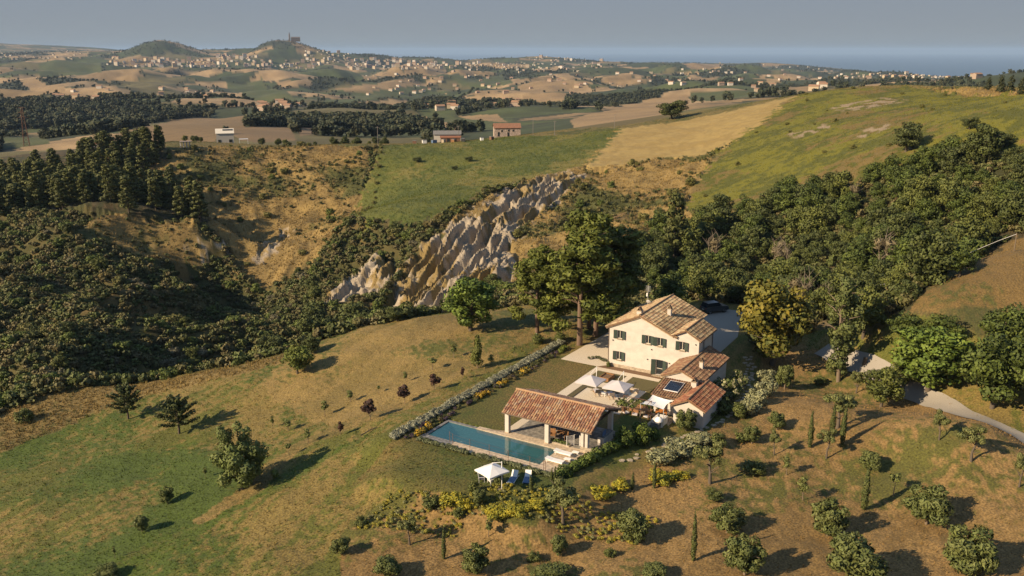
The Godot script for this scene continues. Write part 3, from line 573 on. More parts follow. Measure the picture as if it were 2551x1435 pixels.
func slope_at(t: float, l: float) -> float:
	var fx := clampf((t + 0.89) / 0.02, 1.0, CW - 2.01)
	var fy := clampf((l - 3.40) / 0.04, 1.0, CH - 2.01)
	var ix := int(fx); var iy := int(fy)
	fx -= ix; fy -= iy
	var b := (iy - 1) * CW + ix
	var v0 := cubic(coarse[b - 1], coarse[b], coarse[b + 1], coarse[b + 2], fx); b += CW
	var v1 := cubic(coarse[b - 1], coarse[b], coarse[b + 1], coarse[b + 2], fx); b += CW
	var v2 := cubic(coarse[b - 1], coarse[b], coarse[b + 1], coarse[b + 2], fx); b += CW
	var v3 := cubic(coarse[b - 1], coarse[b], coarse[b + 1], coarse[b + 2], fx)
	return cubic(v0, v1, v2, v3, fy)

func pad(a: float, b: float, a0: float, b0: float, a1: float, b1: float, soft: float) -> float:
	var da := maxf(maxf(a0 - a, a - a1), 0.0)
	var db := maxf(maxf(b0 - b, b - b1), 0.0)
	var d := sqrt(da * da + db * db) / soft
	return 0.0 if d >= 1.0 else 1.0 - d * d * (3.0 - 2.0 * d)

# the height of the land at a bearing t and a distance r (l = ln r)
func land(t: float, l: float, r: float, x: float, z: float) -> float:
	var y := EYE.y + r * slope_at(t, maxf(l, 3.75)) if r > 42.5 else EYE.y + 42.5 * slope_at(t, 3.75)
	if r > 420.0:
		y += roll.get_noise_2d(x, z) * minf(r, 3800.0) * 0.012 * clampf((r - 420.0) / 600.0, 0.0, 1.0) * clampf((6500.0 - r) / 3000.0, 0.12, 1.0)
		if r > 4000.0 and r < 5600.0 and t < -0.14:
			var dx := (x + 1165.0) / 150.0; var dz := (z + 4720.0) / 220.0
			y += 46.0 * exp(-pow(dx * dx + dz * dz, 1.5))
			dx = (x + 1800.0) / 240.0; dz = (z + 4760.0) / 240.0
			y += 30.0 * exp(-pow(dx * dx + dz * dz, 1.3))
	elif r < 400.0:
		var quiet := 1.0
		if r < 160.0:
			var a := site_a(x, z)
			var b := site_b(x, z)
			if a > -22.0 and a < 44.0 and b > -22.0 and b < 80.0:
				var w := pad(a, b, 2.0, -7.5, 17.0, -3.0, 5.0)
				y = lerpf(y, -0.32, w)
				quiet = minf(quiet, 1.0 - w)
				w = pad(a, b, 16.5, 14.0, 25.6, 34.0, 4.5)
				y = lerpf(y, -0.35, w)
				quiet = minf(quiet, 1.0 - w)
				w = maxf(pad(a, b, -3.0, -2.2, 18.0, 14.0, 5.0), pad(a, b, -2.0, 13.0, 15.4, 30.0, 2.0))
				w = maxf(w, maxf(pad(a, b, 0.5, 28.0, 19.0, 44.0, 6.0), pad(a, b, 8.0, 44.0, 21.0, 66.0, 9.0)))
				y = lerpf(y, 0.0, w)
				quiet = minf(quiet, 1.0 - w)
				if a > -0.45 and a < 14.3 and b > -0.45 and b < 4.45:
					return -2.6
		y += quiet * (bumps.get_noise_2d(x, z) * 0.22 + bumps.get_noise_2d(x * 6.0, z * 6.0) * 0.05)
		if r > 165.0:
			var k := cover_at(t, l)
			if k == 6:
				var c := clay_share(t, l)
				var g := gully.get_noise_2d((x * 0.93 + z * 0.36) * 1.25, (z * 0.93 - x * 0.36) * 0.33)
				var g2 := gully.get_noise_2d((x * 0.93 + z * 0.36) * 3.4 + 90.0, (z * 0.93 - x * 0.36) * 0.9)
				y += c * (2.4 - absf(g) * 7.5 - absf(g2) * 3.0)
			elif k == 4 or k == 5 or k == 10:
				var g := gully.get_noise_2d(x * 0.42, z * 0.42)
				y += bumps.get_noise_2d(x * 0.35, z * 0.35) * 0.7 + (0.7 - absf(g) * 3.4) * clampf((r - 165.0) / 40.0, 0.0, 1.0)
				if k == 4 and t < -0.08:
					y += (1.6 - absf(gully.get_noise_2d(x * 0.17 + 30.0, z * 0.17)) * 11.0) * clampf((r - 165.0) / 50.0, 0.0, 1.0) * clampf((-0.08 - t) / 0.06, 0.0, 1.0)
	return y

func ring_ln(i: int) -> float:
	if i <= N0:
		return LN0 + (LN1 - LN0) * i / N0
	if i <= N0 + N1:
		return LN1 + (LN2 - LN1) * (i - N0) / N1
	return LN2 + (LN3 - LN2) * (i - N0 - N1) / N2

func ring_of(l: float) -> float:
	if l <= LN1:
		return (l - LN0) / (LN1 - LN0) * N0
	if l <= LN2:
		return N0 + (l - LN1) / (LN2 - LN1) * N1
	return N0 + N1 + (l - LN2) / (LN3 - LN2) * N2

# height of the finished sheet under a point
func ground(x: float, z: float) -> float:
	var l := 0.5 * log(x * x + z * z)
	var fi := clampf(ring_of(l), 0.0, N0 + N1 + N2 - 0.001)
	var fj := clampf((atan2(x, -z) + HALF) / (2.0 * HALF) * DENSE, 0.0, DENSE - 0.001)
	var i := int(fi); var j := int(fj)
	fi -= i; fj -= j
	var w := DENSE + WIDE
	var b := i * w + j
	return lerpf(lerpf(heights[b], heights[b + 1], fj), lerpf(heights[b + w], heights[b + w + 1], fj), fi)

func at_ground(x: float, z: float, up := 0.0) -> Vector3:
	return Vector3(x, ground(x, z) + up, z)

func make_ground():
	roll.noise_type = FastNoiseLite.TYPE_SIMPLEX; roll.seed = 5; roll.frequency = 1.0 / 520.0; roll.fractal_octaves = 3; roll.fractal_gain = 0.45
	bumps.noise_type = FastNoiseLite.TYPE_SIMPLEX; bumps.seed = 9; bumps.frequency = 1.0 / 11.0; bumps.fractal_octaves = 2
	gully.noise_type = FastNoiseLite.TYPE_SIMPLEX; gully.seed = 21; gully.frequency = 1.0 / 13.0; gully.fractal_octaves = 3; gully.fractal_gain = 0.4
	ragged.noise_type = FastNoiseLite.TYPE_SIMPLEX; ragged.seed = 33; ragged.frequency = 1.0 / 7.0; ragged.fractal_octaves = 3; ragged.fractal_gain = 0.55
	solve_survey()
	make_cover_map()
	var w := DENSE + WIDE
	var h := N0 + N1 + N2 + 1
	var bear := PackedFloat64Array(); bear.resize(w)
	for j in w:
		bear[j] = -HALF + 2.0 * HALF * j / DENSE if j <= DENSE else HALF + (TAU - 2.0 * HALF) * (j - DENSE) / WIDE
	heights.resize(w * h)
	var spots := PackedVector3Array(); spots.resize(w * h)
	for i in h:
		var l := ring_ln(i)
		var r := exp(l)
		for j in w:
			var t := bear[j]
			var x := r * sin(t); var z := -r * cos(t)
			var t2 := t
			if t > HALF + 0.1:
				t2 = lerpf(HALF + 0.1, -HALF - 0.1, clampf((t - HALF - 0.1) / (TAU - 2.0 * HALF - 0.2), 0.0, 1.0))
			var y := land(t2, l, r, x, z)
			heights[i * w + j] = y
			spots[i * w + j] = Vector3(x, y, z)
	print("heights ", Time.get_ticks_msec())
	var tones := PackedColorArray(); tones.resize(w * h)
	for i in h:
		var l := ring_ln(i)
		var r := exp(l)
		for j in w:
			var p := spots[i * w + j]
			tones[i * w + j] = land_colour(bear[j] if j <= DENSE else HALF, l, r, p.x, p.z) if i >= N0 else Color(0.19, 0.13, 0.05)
	print("tones ", Time.get_ticks_msec())
	var dirs := PackedVector3Array(); dirs.resize(w * h)
	for i in h:
		var u := maxi(i - 1, 0) * w
		var d := mini(i + 1, h - 1) * w
		for j in w:
			var e := j + 1 if j + 1 < w else 0
			var f := j - 1 if j > 0 else w - 1
			dirs[i * w + j] = (spots[i * w + e] - spots[i * w + f]).cross(spots[d + j] - spots[u + j]).normalized()
	var order := PackedInt32Array(); order.resize((h - 1) * w * 6)
	var k := 0
	for i in h - 1:
		for j in w:
			var e := j + 1 if j + 1 < w else 0
			var a := i * w + j; var b := i * w + e; var c := a + w; var d := b + w
			order[k] = a; order[k + 1] = c; order[k + 2] = b
			order[k + 3] = b; order[k + 4] = c; order[k + 5] = d
			k += 6
	var arrays := []
	arrays.resize(Mesh.ARRAY_MAX)
	arrays[Mesh.ARRAY_VERTEX] = spots
	arrays[Mesh.ARRAY_NORMAL] = dirs
	arrays[Mesh.ARRAY_COLOR] = tones
	arrays[Mesh.ARRAY_INDEX] = order
	var mesh := ArrayMesh.new()
	mesh.add_surface_from_arrays(Mesh.PRIMITIVE_TRIANGLES, arrays)
	structure("terrain", mesh, M.land)
	print("terrain ", Time.get_ticks_msec())

# ---------------------------------------------------------------- what grows where
const MW := 1024
const MH := 1400
var cover := PackedByteArray()
var cells := FastNoiseLite.new()
var hedges := FastNoiseLite.new()
var broad := FastNoiseLite.new()
var fine := FastNoiseLite.new()

func map_x(t: float) -> float:
	return (t + HALF) / (2.0 * HALF) * MW

func map_y(l: float) -> float:
	return (l - 3.40) / 6.30 * MH

func make_cover_map():
	cells.noise_type = FastNoiseLite.TYPE_CELLULAR; cells.seed = 4; cells.frequency = 1.0 / 185.0; cells.fractal_type = FastNoiseLite.FRACTAL_NONE
	cells.cellular_return_type = FastNoiseLite.RETURN_CELL_VALUE; cells.cellular_jitter = 0.75
	hedges.noise_type = FastNoiseLite.TYPE_CELLULAR; hedges.seed = 4; hedges.frequency = 1.0 / 185.0; hedges.fractal_type = FastNoiseLite.FRACTAL_NONE
	hedges.cellular_return_type = FastNoiseLite.RETURN_DISTANCE2_SUB; hedges.cellular_jitter = 0.75
	broad.noise_type = FastNoiseLite.TYPE_SIMPLEX; broad.seed = 71; broad.frequency = 1.0 / 30.0; broad.fractal_octaves = 4; broad.fractal_gain = 0.55
	fine.noise_type = FastNoiseLite.TYPE_SIMPLEX; fine.seed = 72; fine.frequency = 1.0 / 1.6; fine.fractal_octaves = 3; fine.fractal_gain = 0.6
	cover.resize(MW * MH)
	for j in MH:
		var away := exp(3.40 + 6.30 * j / MH)
		for i in MW:
			cover[j * MW + i] = 0 if away > 455.0 else (17 if away > 388.0 else (5 if away > 215.0 and i > MW * 0.51 else 4))
	for area in COVER:
		var px := PackedFloat32Array(); var py := PackedFloat32Array()
		var n: int = (area.size() - 1) / 2
		for k in n:
			var p := Vector2(area[1 + 2 * k], area[2 + 2 * k])
			var m := (k + 1) % n
			var q := Vector2(area[1 + 2 * m], area[2 + 2 * m])
			for s in 8:
				var o := p.lerp(q, s / 8.0)
				px.append(map_x(atan2(o.x, -o.y))); py.append(map_y(0.5 * log(o.length_squared())))
		var count := px.size()
		var top := MH; var low := 0
		for v in py:
			top = mini(top, int(v)); low = maxi(low, int(v) + 1)
		for y in range(maxi(top, 0), mini(low + 1, MH)):
			var cuts := []
			for k in count:
				var m := (k + 1) % count
				if (py[k] <= y) != (py[m] <= y):
					cuts.append(px[k] + (y - py[k]) / (py[m] - py[k]) * (px[m] - px[k]))
			cuts.sort()
			for c in range(0, cuts.size() - 1, 2):
				for x in range(maxi(int(ceil(cuts[c])), 0), mini(int(cuts[c + 1]) + 1, MW)):
					cover[y * MW + x] = area[0]

func cover_at(t: float, l: float) -> int:
	return cover[clampi(int(map_y(l)), 0, MH - 1) * MW + clampi(int(map_x(t)), 0, MW - 1)]

func cover_xz(x: float, z: float) -> int:
	return cover_at(atan2(x, -z), 0.5 * log(x * x + z * z))

func clay_share(t: float, l: float) -> float:
	var c := 0.0
	for k in 8:
		var q := k * 0.7854
		if cover_at(t + 0.010 * cos(q), l + 0.014 * sin(q)) == 6:
			c += 0.0625
		if cover_at(t + 0.020 * cos(q), l + 0.028 * sin(q)) == 6:
			c += 0.0625
	return c

func blend3(a: Color, b: Color, c: Color, n: float, m: float) -> Color:
	return a.lerp(b, smoothstep(-0.22, 0.22, n)).lerp(c, smoothstep(0.10, 0.42, m))

# colour of soil and low plants, linear
func land_colour(t: float, l: float, r: float, x: float, z: float) -> Color:
	if r > 455.0:
		return far_colour(t, l, r, x, z)
	var rag := ragged.get_noise_2d(x, z)
	var k := cover_at(t + rag * 0.35 / r * (13.0 if r > 160.0 else 2.0), l + ragged.get_noise_2d(z + 300.0, x) * 0.35 / r * (13.0 if r > 160.0 else 2.0))
	var n := broad.get_noise_2d(x, z)
	var m := fine.get_noise_2d(x, z * 1.0) if r < 170.0 else fine.get_noise_2d(x * 0.35, z * 0.35)
	var streak := 0.0
	if r < 150.0:
		var a := site_a(x, z); var b := site_b(x, z)
		streak = fine.get_noise_2d(a * 0.55, b * 0.07) + 0.7 * fine.get_noise_2d(a * 0.16 + 40.0, b * 0.02)
		if b > -9.5 + rag and b < 29.5 and a > -2.4 and a < 18.5 and (b < 0.0 or a < 16.0):
			return Color(0.132, 0.123, 0.026).lerp(Color(0.200, 0.146, 0.040), smoothstep(-0.1, 0.55, n + 0.6 * m)).lerp(Color(0.085, 0.106, 0.018), smoothstep(0.05, 0.5, -n + 0.4 * m))
	match k:
		1:
			return blend3(Color(0.335, 0.214, 0.078), Color(0.250, 0.160, 0.052), Color(0.130, 0.127, 0.024), n + 0.9 * m + 0.5 * streak, broad.get_noise_2d(x * 0.8 + 90.0, z * 0.8) + 0.45 * m)
		2:
			return blend3(Color(0.255, 0.192, 0.053), Color(0.132, 0.140, 0.020), Color(0.082, 0.122, 0.012), n * 1.0 + 0.7 * m + 0.7 * streak + 0.06, broad.get_noise_2d(x * 0.5 + 90.0, z * 0.5) + 0.3 * m + (0.10 if x < -25.0 else -0.25))
		17:
			return blend3(Color(0.215, 0.167, 0.053), Color(0.130, 0.126, 0.030), Color(0.090, 0.099, 0.022), n + m, n * 0.7 + 0.4 * m)
		16:
			return blend3(Color(0.320, 0.227, 0.072), Color(0.250, 0.182, 0.053), Color(0.125, 0.133, 0.024), n + 0.6 * m + 0.8 * streak, broad.get_noise_2d(x * 0.9 + 50.0, z * 0.9) + 0.5 * m)
		3:
			return Color(0.100, 0.111, 0.024)
		4:
			return blend3(Color(0.110, 0.096, 0.030), Color(0.075, 0.081, 0.021), Color(0.180, 0.131, 0.044), n + m, broad.get_noise_2d(x * 0.5, z * 0.5) + 0.3 * m)
		5:
			return blend3(Color(0.350, 0.247, 0.086), Color(0.240, 0.167, 0.056), Color(0.095, 0.099, 0.024), n + m, broad.get_noise_2d(x * 0.45 + 40.0, z * 0.45) + 0.25 * m)
		6:
			return blend3(Color(0.480, 0.405, 0.300), Color(0.390, 0.325, 0.235), Color(0.300, 0.212, 0.076), n + m, gully.get_noise_2d(x * 0.7 + 50.0, z * 0.35) + 0.6 * m + 0.05)
		7:
			var row := sin((x * 0.94 + z * 0.34) * 1.35 + rag * 1.5)
			return blend3(Color(0.092, 0.119, 0.018), Color(0.145, 0.160, 0.026), Color(0.220, 0.197, 0.048), n + 0.8 * m + 0.18 * row, broad.get_noise_2d(x * 0.5 + 70.0, z * 0.5) * 0.9 + 0.3 * m - 0.08)
		8:
			return Color(0.440, 0.318, 0.108).lerp(Color(0.375, 0.265, 0.086), smoothstep(-0.3, 0.4, n + m))
		9:
			var bare := smoothstep(0.02, 0.20, gully.get_noise_2d(x * 2.6, z * 1.5)) * smoothstep(0.35, 0.8, maxf(pad(x, z, 120.0, -326.0, 132.0, -308.0, 9.0), maxf(pad(x, z, 93.0, -290.0, 98.0, -280.0, 6.0), pad(x, z, 99.0, -252.0, 104.0, -246.0, 6.0))) + 0.3 * rag)
			if bare > 0.0:
				return Color(0.160, 0.141, 0.024).lerp(Color(0.36, 0.28, 0.18), bare)
			return blend3(Color(0.105, 0.113, 0.011), Color(0.190, 0.182, 0.014), Color(0.205, 0.146, 0.040), n * 1.1 + 0.9 * m, broad.get_noise_2d(x * 0.7 + 140.0, z * 0.7) + 0.45 * m - 0.12)
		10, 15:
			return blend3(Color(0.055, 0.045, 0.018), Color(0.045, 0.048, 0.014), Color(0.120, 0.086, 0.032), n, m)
		11:
			return blend3(Color(0.290, 0.207, 0.068), Color(0.215, 0.151, 0.048), Color(0.130, 0.116, 0.030), n + m, n * 0.5 + 0.5 * m)
		12:
			return Color(0.290, 0.202, 0.066).lerp(Color(0.175, 0.141, 0.036), smoothstep(-0.3, 0.4, n + m))
		13:
			return Color(0.085, 0.126, 0.011).lerp(Color(0.125, 0.136, 0.022), smoothstep(0.0, 0.5, n + m))
		14:
			return blend3(Color(0.215, 0.139, 0.044), Color(0.180, 0.123, 0.037), Color(0.095, 0.101, 0.022), n + 0.7 * m, n * 0.7 + 0.5 * m)
	return Color(0.150, 0.121, 0.040)

func far_colour(t: float, l: float, r: float, x: float, z: float) -> Color:
	var w := roll.get_noise_2d(x * 3.0, z * 3.0) * 60.0
	var k := cover_at(t, l)
	var n := roll.get_noise_2d(x * 9.0, z * 9.0)
	match k:
		20:
			var row := 0.5 + 0.5 * sin((x * 0.87 + z * 0.5) * 0.42)
			return Color(0.275, 0.185, 0.085).lerp(Color(0.205, 0.140, 0.066), 0.75 * row * row + 0.4 * n)
		21:
			return Color(0.27, 0.18, 0.088).lerp(Color(0.22, 0.15, 0.075), 0.5 + n)
		22:
			return Color(0.40, 0.275, 0.135).lerp(Color(0.33, 0.225, 0.11), clampf(0.5 + n, 0.0, 1.0))
		23:
			return Color(0.035, 0.042, 0.018)
		24:
			return Color(0.080, 0.105, 0.030).lerp(Color(0.105, 0.118, 0.038), clampf(0.5 + n, 0.0, 1.0))
	var edge := hedges.get_noise_2d(x + w, z - w)
	if edge < -0.94:
		return Color(0.045, 0.055, 0.022)
	var wild := roll.get_noise_2d(x * 0.55 + 4000.0, z * 0.55)
	if wild > 0.34:
		return Color(0.042, 0.052, 0.022)
	var pick := cells.get_noise_2d(x + w, z - w) * 0.5 + 0.5
	var c := Color(0.052, 0.072, 0.024)
	if pick < 0.22:
		c = Color(0.430, 0.300, 0.155)
	elif pick < 0.34:
		c = Color(0.320, 0.220, 0.105)
	elif pick < 0.50:
		c = Color(0.155, 0.135, 0.052)
	elif pick < 0.78:
		c = Color(0.080, 0.104, 0.030)
	return c * (1.0 + 0.4 * n)

func make_materials():
	M.land = grained(paint(1, 1, 1, 0.97, true), grain(0.02, 0.42, 1.2, 3, 1024, 6), 0.17)
	M.sea = paint(0.030, 0.070, 0.105, 0.30)
	M.leaf = paint(1, 1, 1, 0.75, true)
	M.leaf.backlight = Color(0.5, 0.5, 0.4)
	M.tuft = paint(1, 1, 1, 0.9, true)
	M.bark = paint(0.17, 0.13, 0.09, 0.95)
	M.bark_dark = paint(0.10, 0.08, 0.06, 0.95)
	M.bark_pine = paint(0.15, 0.10, 0.07, 0.95)
	M.bark_pale = paint(0.24, 0.195, 0.145, 0.95)
	M.stain = grain(0.02, 0.62, 1.1, 12, 256, 4)
	M.stucco = grained(paint(0.555, 0.51, 0.455, 0.93), grain(0.006, 0.90, 1.04, 14, 512, 5), 0.25)
	M.plinth = grained(paint(0.50, 0.41, 0.30, 0.95), M.stain, 0.4)
	M.sill = grained(paint(0.55, 0.43, 0.28, 0.9), M.stain, 0.5)
	M.eave = paint(0.20, 0.12, 0.07, 0.95)
	M.cap = grained(paint(0.30, 0.19, 0.11, 0.9), M.stain, 1.0)
	M.frame = paint(0.62, 0.56, 0.46, 0.7)
	M.shutter = paint(0.030, 0.048, 0.038, 0.6)
	M.glass = paint(0.02, 0.025, 0.03, 0.08)
	M.pipe = paint(0.12, 0.085, 0.06, 0.5)
	M.iron = paint(0.04, 0.04, 0.04, 0.6)
	M.rust = paint(0.16, 0.085, 0.05, 0.8)
	M.pale_metal = paint(0.45, 0.45, 0.44, 0.5)
	M.white = paint(0.78, 0.76, 0.72, 0.7)
	M.solar = paint(0.012, 0.016, 0.028, 0.15)
	M.basin = grained(paint(0.135, 0.330, 0.360, 0.5), M.stain, 1.2)
	M.shelf = paint(0.30, 0.33, 0.31, 0.6)
	M.water = paint(0.030, 0.150, 0.175, 0.02)
	M.water.transparency = BaseMaterial3D.TRANSPARENCY_ALPHA
	M.water.albedo_color.a = 0.38
	M.grey_stone = grained(paint(0.24, 0.235, 0.225, 0.8), M.stain, 0.4)
	M.deck = grained(paint(0.58, 0.465, 0.33, 0.85), grain(0.012, 0.75, 1.08, 15, 512, 5), 0.35)
	M.concrete = grained(paint(0.30, 0.28, 0.245, 0.85), M.stain, 0.3)
	M.gravel = grained(paint(0.78, 0.68, 0.53, 0.95), grain(0.09, 0.62, 1.12, 16, 512, 4), 0.6)
	M.gravel_grey = grained(paint(0.40, 0.365, 0.31, 0.95), grain(0.09, 0.62, 1.12, 17, 512, 4), 0.5)
	M.beam = grained(paint(0.10, 0.06, 0.035, 0.9), M.stain, 0.8)
	M.timber = grained(paint(0.34, 0.17, 0.065, 0.8), M.stain, 1.0)
	M.orange = paint(0.50, 0.17, 0.02, 0.7)
	M.cloth = paint(0.52, 0.49, 0.49, 0.9)
	M.cloth.backlight = Color(0.3, 0.3, 0.3)
	M.blue_cloth = paint(0.09, 0.15, 0.26, 0.9)
	M.dark_cloth = paint(0.10, 0.10, 0.11, 0.9)
	M.mulch = grained(paint(0.22, 0.13, 0.07, 1.0), grain(0.06, 0.5, 1.2, 18, 256, 4), 0.8)
	M.thyme = grained(paint(0.125, 0.105, 0.05, 1.0), grain(0.06, 0.5, 1.2, 19, 256, 4), 0.8)
	M.lawn = grained(paint(0.135, 0.115, 0.042, 1.0), grain(0.05, 0.6, 1.15, 20, 256, 4), 0.7)
	M.stone = grained(paint(0.50, 0.42, 0.31, 0.95), M.stain, 0.6)
	M.terracotta = paint(0.40, 0.19, 0.10, 0.85)
	M.car_paint = paint(0.045, 0.055, 0.065, 0.3)
	M.car_paint.metallic = 0.4
	M.car_paint.clearcoat_enabled = true
	M.plaster = paint(0.46, 0.43, 0.38, 0.95)
	M.pole = paint(0.20, 0.18, 0.16, 0.9)
	var ripple := grain(0.03, 0.0, 1.0, 40, 512, 4)
	ripple.color_ramp = null
	ripple.as_normal_map = true
	ripple.bump_strength = 3.0
	M.water.normal_enabled = true
	M.water.normal_texture = ripple
	M.water.normal_scale = 0.12
	M.water.uv1_triplanar = true
	M.water.uv1_world_triplanar = true
	M.water.uv1_scale = Vector3(0.25, 0.25, 0.25)
	M.tail = paint(0.25, 0.015, 0.01, 0.3)
	M.farm_wall = grained(paint(0.50, 0.40, 0.33, 0.95), M.stain, 0.2)
	M.farm_roof = grained(paint(0.34, 0.17, 0.10, 0.95), M.stain, 0.3)
	M.pale_roof = paint(0.62, 0.58, 0.50, 0.9)
	M.rust_roof = paint(0.24, 0.10, 0.05, 0.9)
	M.far_roof = paint(0.30, 0.18, 0.11, 0.95)
	M.far_stone = paint(0.10, 0.08, 0.065, 0.95)
	M.house_cream = paint(0.42, 0.37, 0.30, 0.95)
	M.house_white = paint(0.52, 0.48, 0.42, 0.95)
	M.house_pink = paint(0.33, 0.255, 0.20, 0.95)
	M.house_yellow = paint(0.42, 0.345, 0.24, 0.95)
	M.sprig = paint(0.10, 0.11, 0.05, 0.9, true)

func make_setting():
	var st := SurfaceTool.new()
	st.begin(Mesh.PRIMITIVE_TRIANGLES)
	var cols := 96
	var rings := [3000.0, 8000.0, 16000.0, 30000.0, 70000.0]
	for i in rings.size() - 1:
		for j in cols:
			var a := TAU * j / cols; var b := TAU * (j + 1) / cols
			var p := [Vector3(sin(a), 0, -cos(a)), Vector3(sin(b), 0, -cos(b))]
			for v in [p[0] * rings[i], p[0] * rings[i + 1], p[1] * rings[i], p[1] * rings[i], p[0] * rings[i + 1], p[1] * rings[i + 1]]:
				st.set_normal(Vector3.UP)
				st.add_vertex(v + Vector3(0, SEA, 0))
	structure("sea", st.commit(), M.sea)

# ---------------------------------------------------------------- mesh helpers
func begin() -> SurfaceTool:
	var st := SurfaceTool.new()
	st.begin(Mesh.PRIMITIVE_TRIANGLES)
	return st

func finish(st: SurfaceTool) -> ArrayMesh:
	st.generate_normals()
	return st.commit()

func quad(st: SurfaceTool, a: Vector3, b: Vector3, c: Vector3, d: Vector3):
	for v in [a, b, c, a, c, d]:
		st.set_smooth_group(-1)
		st.add_vertex(v)

func add_box(st: SurfaceTool, at: Vector3, size: Vector3, turn := Basis.IDENTITY):
	var h := size * 0.5
	var p := []
	for k in 8:
		p.append(at + turn * Vector3(h.x if k & 1 else -h.x, h.y if k & 2 else -h.y, h.z if k & 4 else -h.z))
	for f in [[0, 2, 3, 1], [5, 7, 6, 4], [4, 6, 2, 0], [1, 3, 7, 5], [2, 6, 7, 3], [0, 1, 5, 4]]:
		quad(st, p[f[3]], p[f[2]], p[f[1]], p[f[0]])

func box(size: Vector3) -> Mesh:
	var key := "box%.3f_%.3f_%.3f" % [size.x, size.y, size.z]
	if not G.has(key):
		var st := begin()
		add_box(st, Vector3.ZERO, size)
		G[key] = finish(st)
	return G[key]

func add_tube(st: SurfaceTool, path: Array, radii: Array, sides := 6):
	var rings := []
	for k in path.size():
		var dir: Vector3 = (path[mini(k + 1, path.size() - 1)] - path[maxi(k - 1, 0)]).normalized()
		var side := dir.cross(Vector3(0.31, 0.1, 0.94)).normalized()
		var up := side.cross(dir)
		var ring := []
		for s in sides:
			var q := TAU * s / sides
			ring.append(path[k] + (side * cos(q) + up * sin(q)) * radii[k])
		rings.append(ring)
	for k in path.size() - 1:
		for s in sides:
			var e := (s + 1) % sides
			st.set_smooth_group(0)
			for v in [rings[k][s], rings[k + 1][s], rings[k][e], rings[k][e], rings[k + 1][s], rings[k + 1][e]]:
				st.add_vertex(v)
	var last: Array = rings[path.size() - 1]
	for s in range(1, sides - 1):
		for v in [last[0], last[s + 1], last[s]]:
			st.set_smooth_group(-1)
			st.add_vertex(v)

func tube(path: Array, radii: Array, sides := 6) -> Mesh:
	var st := begin()
	add_tube(st, path, radii, sides)
	return finish(st)

func rand_dir() -> Vector3:
	var z := rng.randf_range(-1.0, 1.0)
	var q := rng.randf() * TAU
	var s := sqrt(1.0 - z * z)
	return Vector3(s * cos(q), z, s * sin(q))

var richer := Color(1.20, 1.22, 0.90)

# many small leaf faces spread through the volume of some lobes; each lobe has a tone of its own
func foliage(lobes: Array, count: int, size: float, tones: Array, inner := 0.55, long := 1.5, spread := 0.7) -> ArrayMesh:
	var weight := []
	var total := 0.0
	for lobe in lobes:
		var r: Vector3 = lobe[1]
		total += pow(r.x * r.y * r.z, 0.62)
		weight.append(total)
	var lobe_tone := []
	for lobe in lobes:
		lobe_tone.append(tones[rng.randi() % tones.size()])
	var spots := PackedVector3Array(); spots.resize(count * 6)
	var dirs := PackedVector3Array(); dirs.resize(count * 6)
	var cols := PackedColorArray(); cols.resize(count * 6)
	var lone := PackedVector3Array(); lone.resize(6)
	for n in count:
		var pick := rng.randf() * total
		var k := 0
		while weight[k] < pick:
			k += 1
		var c: Vector3 = lobes[k][0]
		var r: Vector3 = lobes[k][1]
		var d := rand_dir()
		var p := c + d * r * lerpf(inner, 1.0, sqrt(rng.randf())) * rng.randf_range(0.9, 1.08)
		var out := (d / r).normalized()
		var nrm := (out + rand_dir() * spread).normalized()
		var u := nrm.cross(rand_dir()).normalized()
		var v := nrm.cross(u)
		var s := size * rng.randf_range(0.6, 1.3)
		u *= s * long * 0.5
		v *= s * 0.5
		var tone: Color = lobe_tone[k].lerp(tones[rng.randi() % tones.size()], 0.45) * rng.randf_range(0.78, 1.2) * richer
		lone[0] = p - u; lone[1] = p + u; lone[2] = p - v + nrm * s * 0.12
		lone[3] = p - u; lone[4] = p + v + nrm * s * 0.12; lone[5] = p + u
		var soft := (nrm * 0.75 + out * 0.6).normalized()
		for m in 6:
			spots[n * 6 + m] = lone[m]
			dirs[n * 6 + m] = soft
			cols[n * 6 + m] = tone
	var arrays := []
	arrays.resize(Mesh.ARRAY_MAX)
	arrays[Mesh.ARRAY_VERTEX] = spots
	arrays[Mesh.ARRAY_NORMAL] = dirs
	arrays[Mesh.ARRAY_COLOR] = cols
	var mesh := ArrayMesh.new()
	mesh.add_surface_from_arrays(Mesh.PRIMITIVE_TRIANGLES, arrays)
	return mesh

# lobes packed over a rough ellipsoid
func lumps(count: int, centre: Vector3, reach: Vector3, low: float, high: float, squash := 0.8) -> Array:
	var out := []
	for k in count:
		var d := rand_dir()
		var p := centre + d * reach * pow(rng.randf(), 0.4) * 0.78
		var r := rng.randf_range(low, high)
		out.append([p, Vector3(r, r * squash, r) * Vector3(rng.randf_range(0.85, 1.2), 1.0, rng.randf_range(0.85, 1.2))])
	return out

func tree_proto(trunk: Mesh, bark: Material, crown: Mesh, leaf: Material) -> Node3D:
	var o := Node3D.new()
	if trunk != null:
		part("trunk", trunk, bark, o)
	part("crown", crown, leaf, o)
	return o

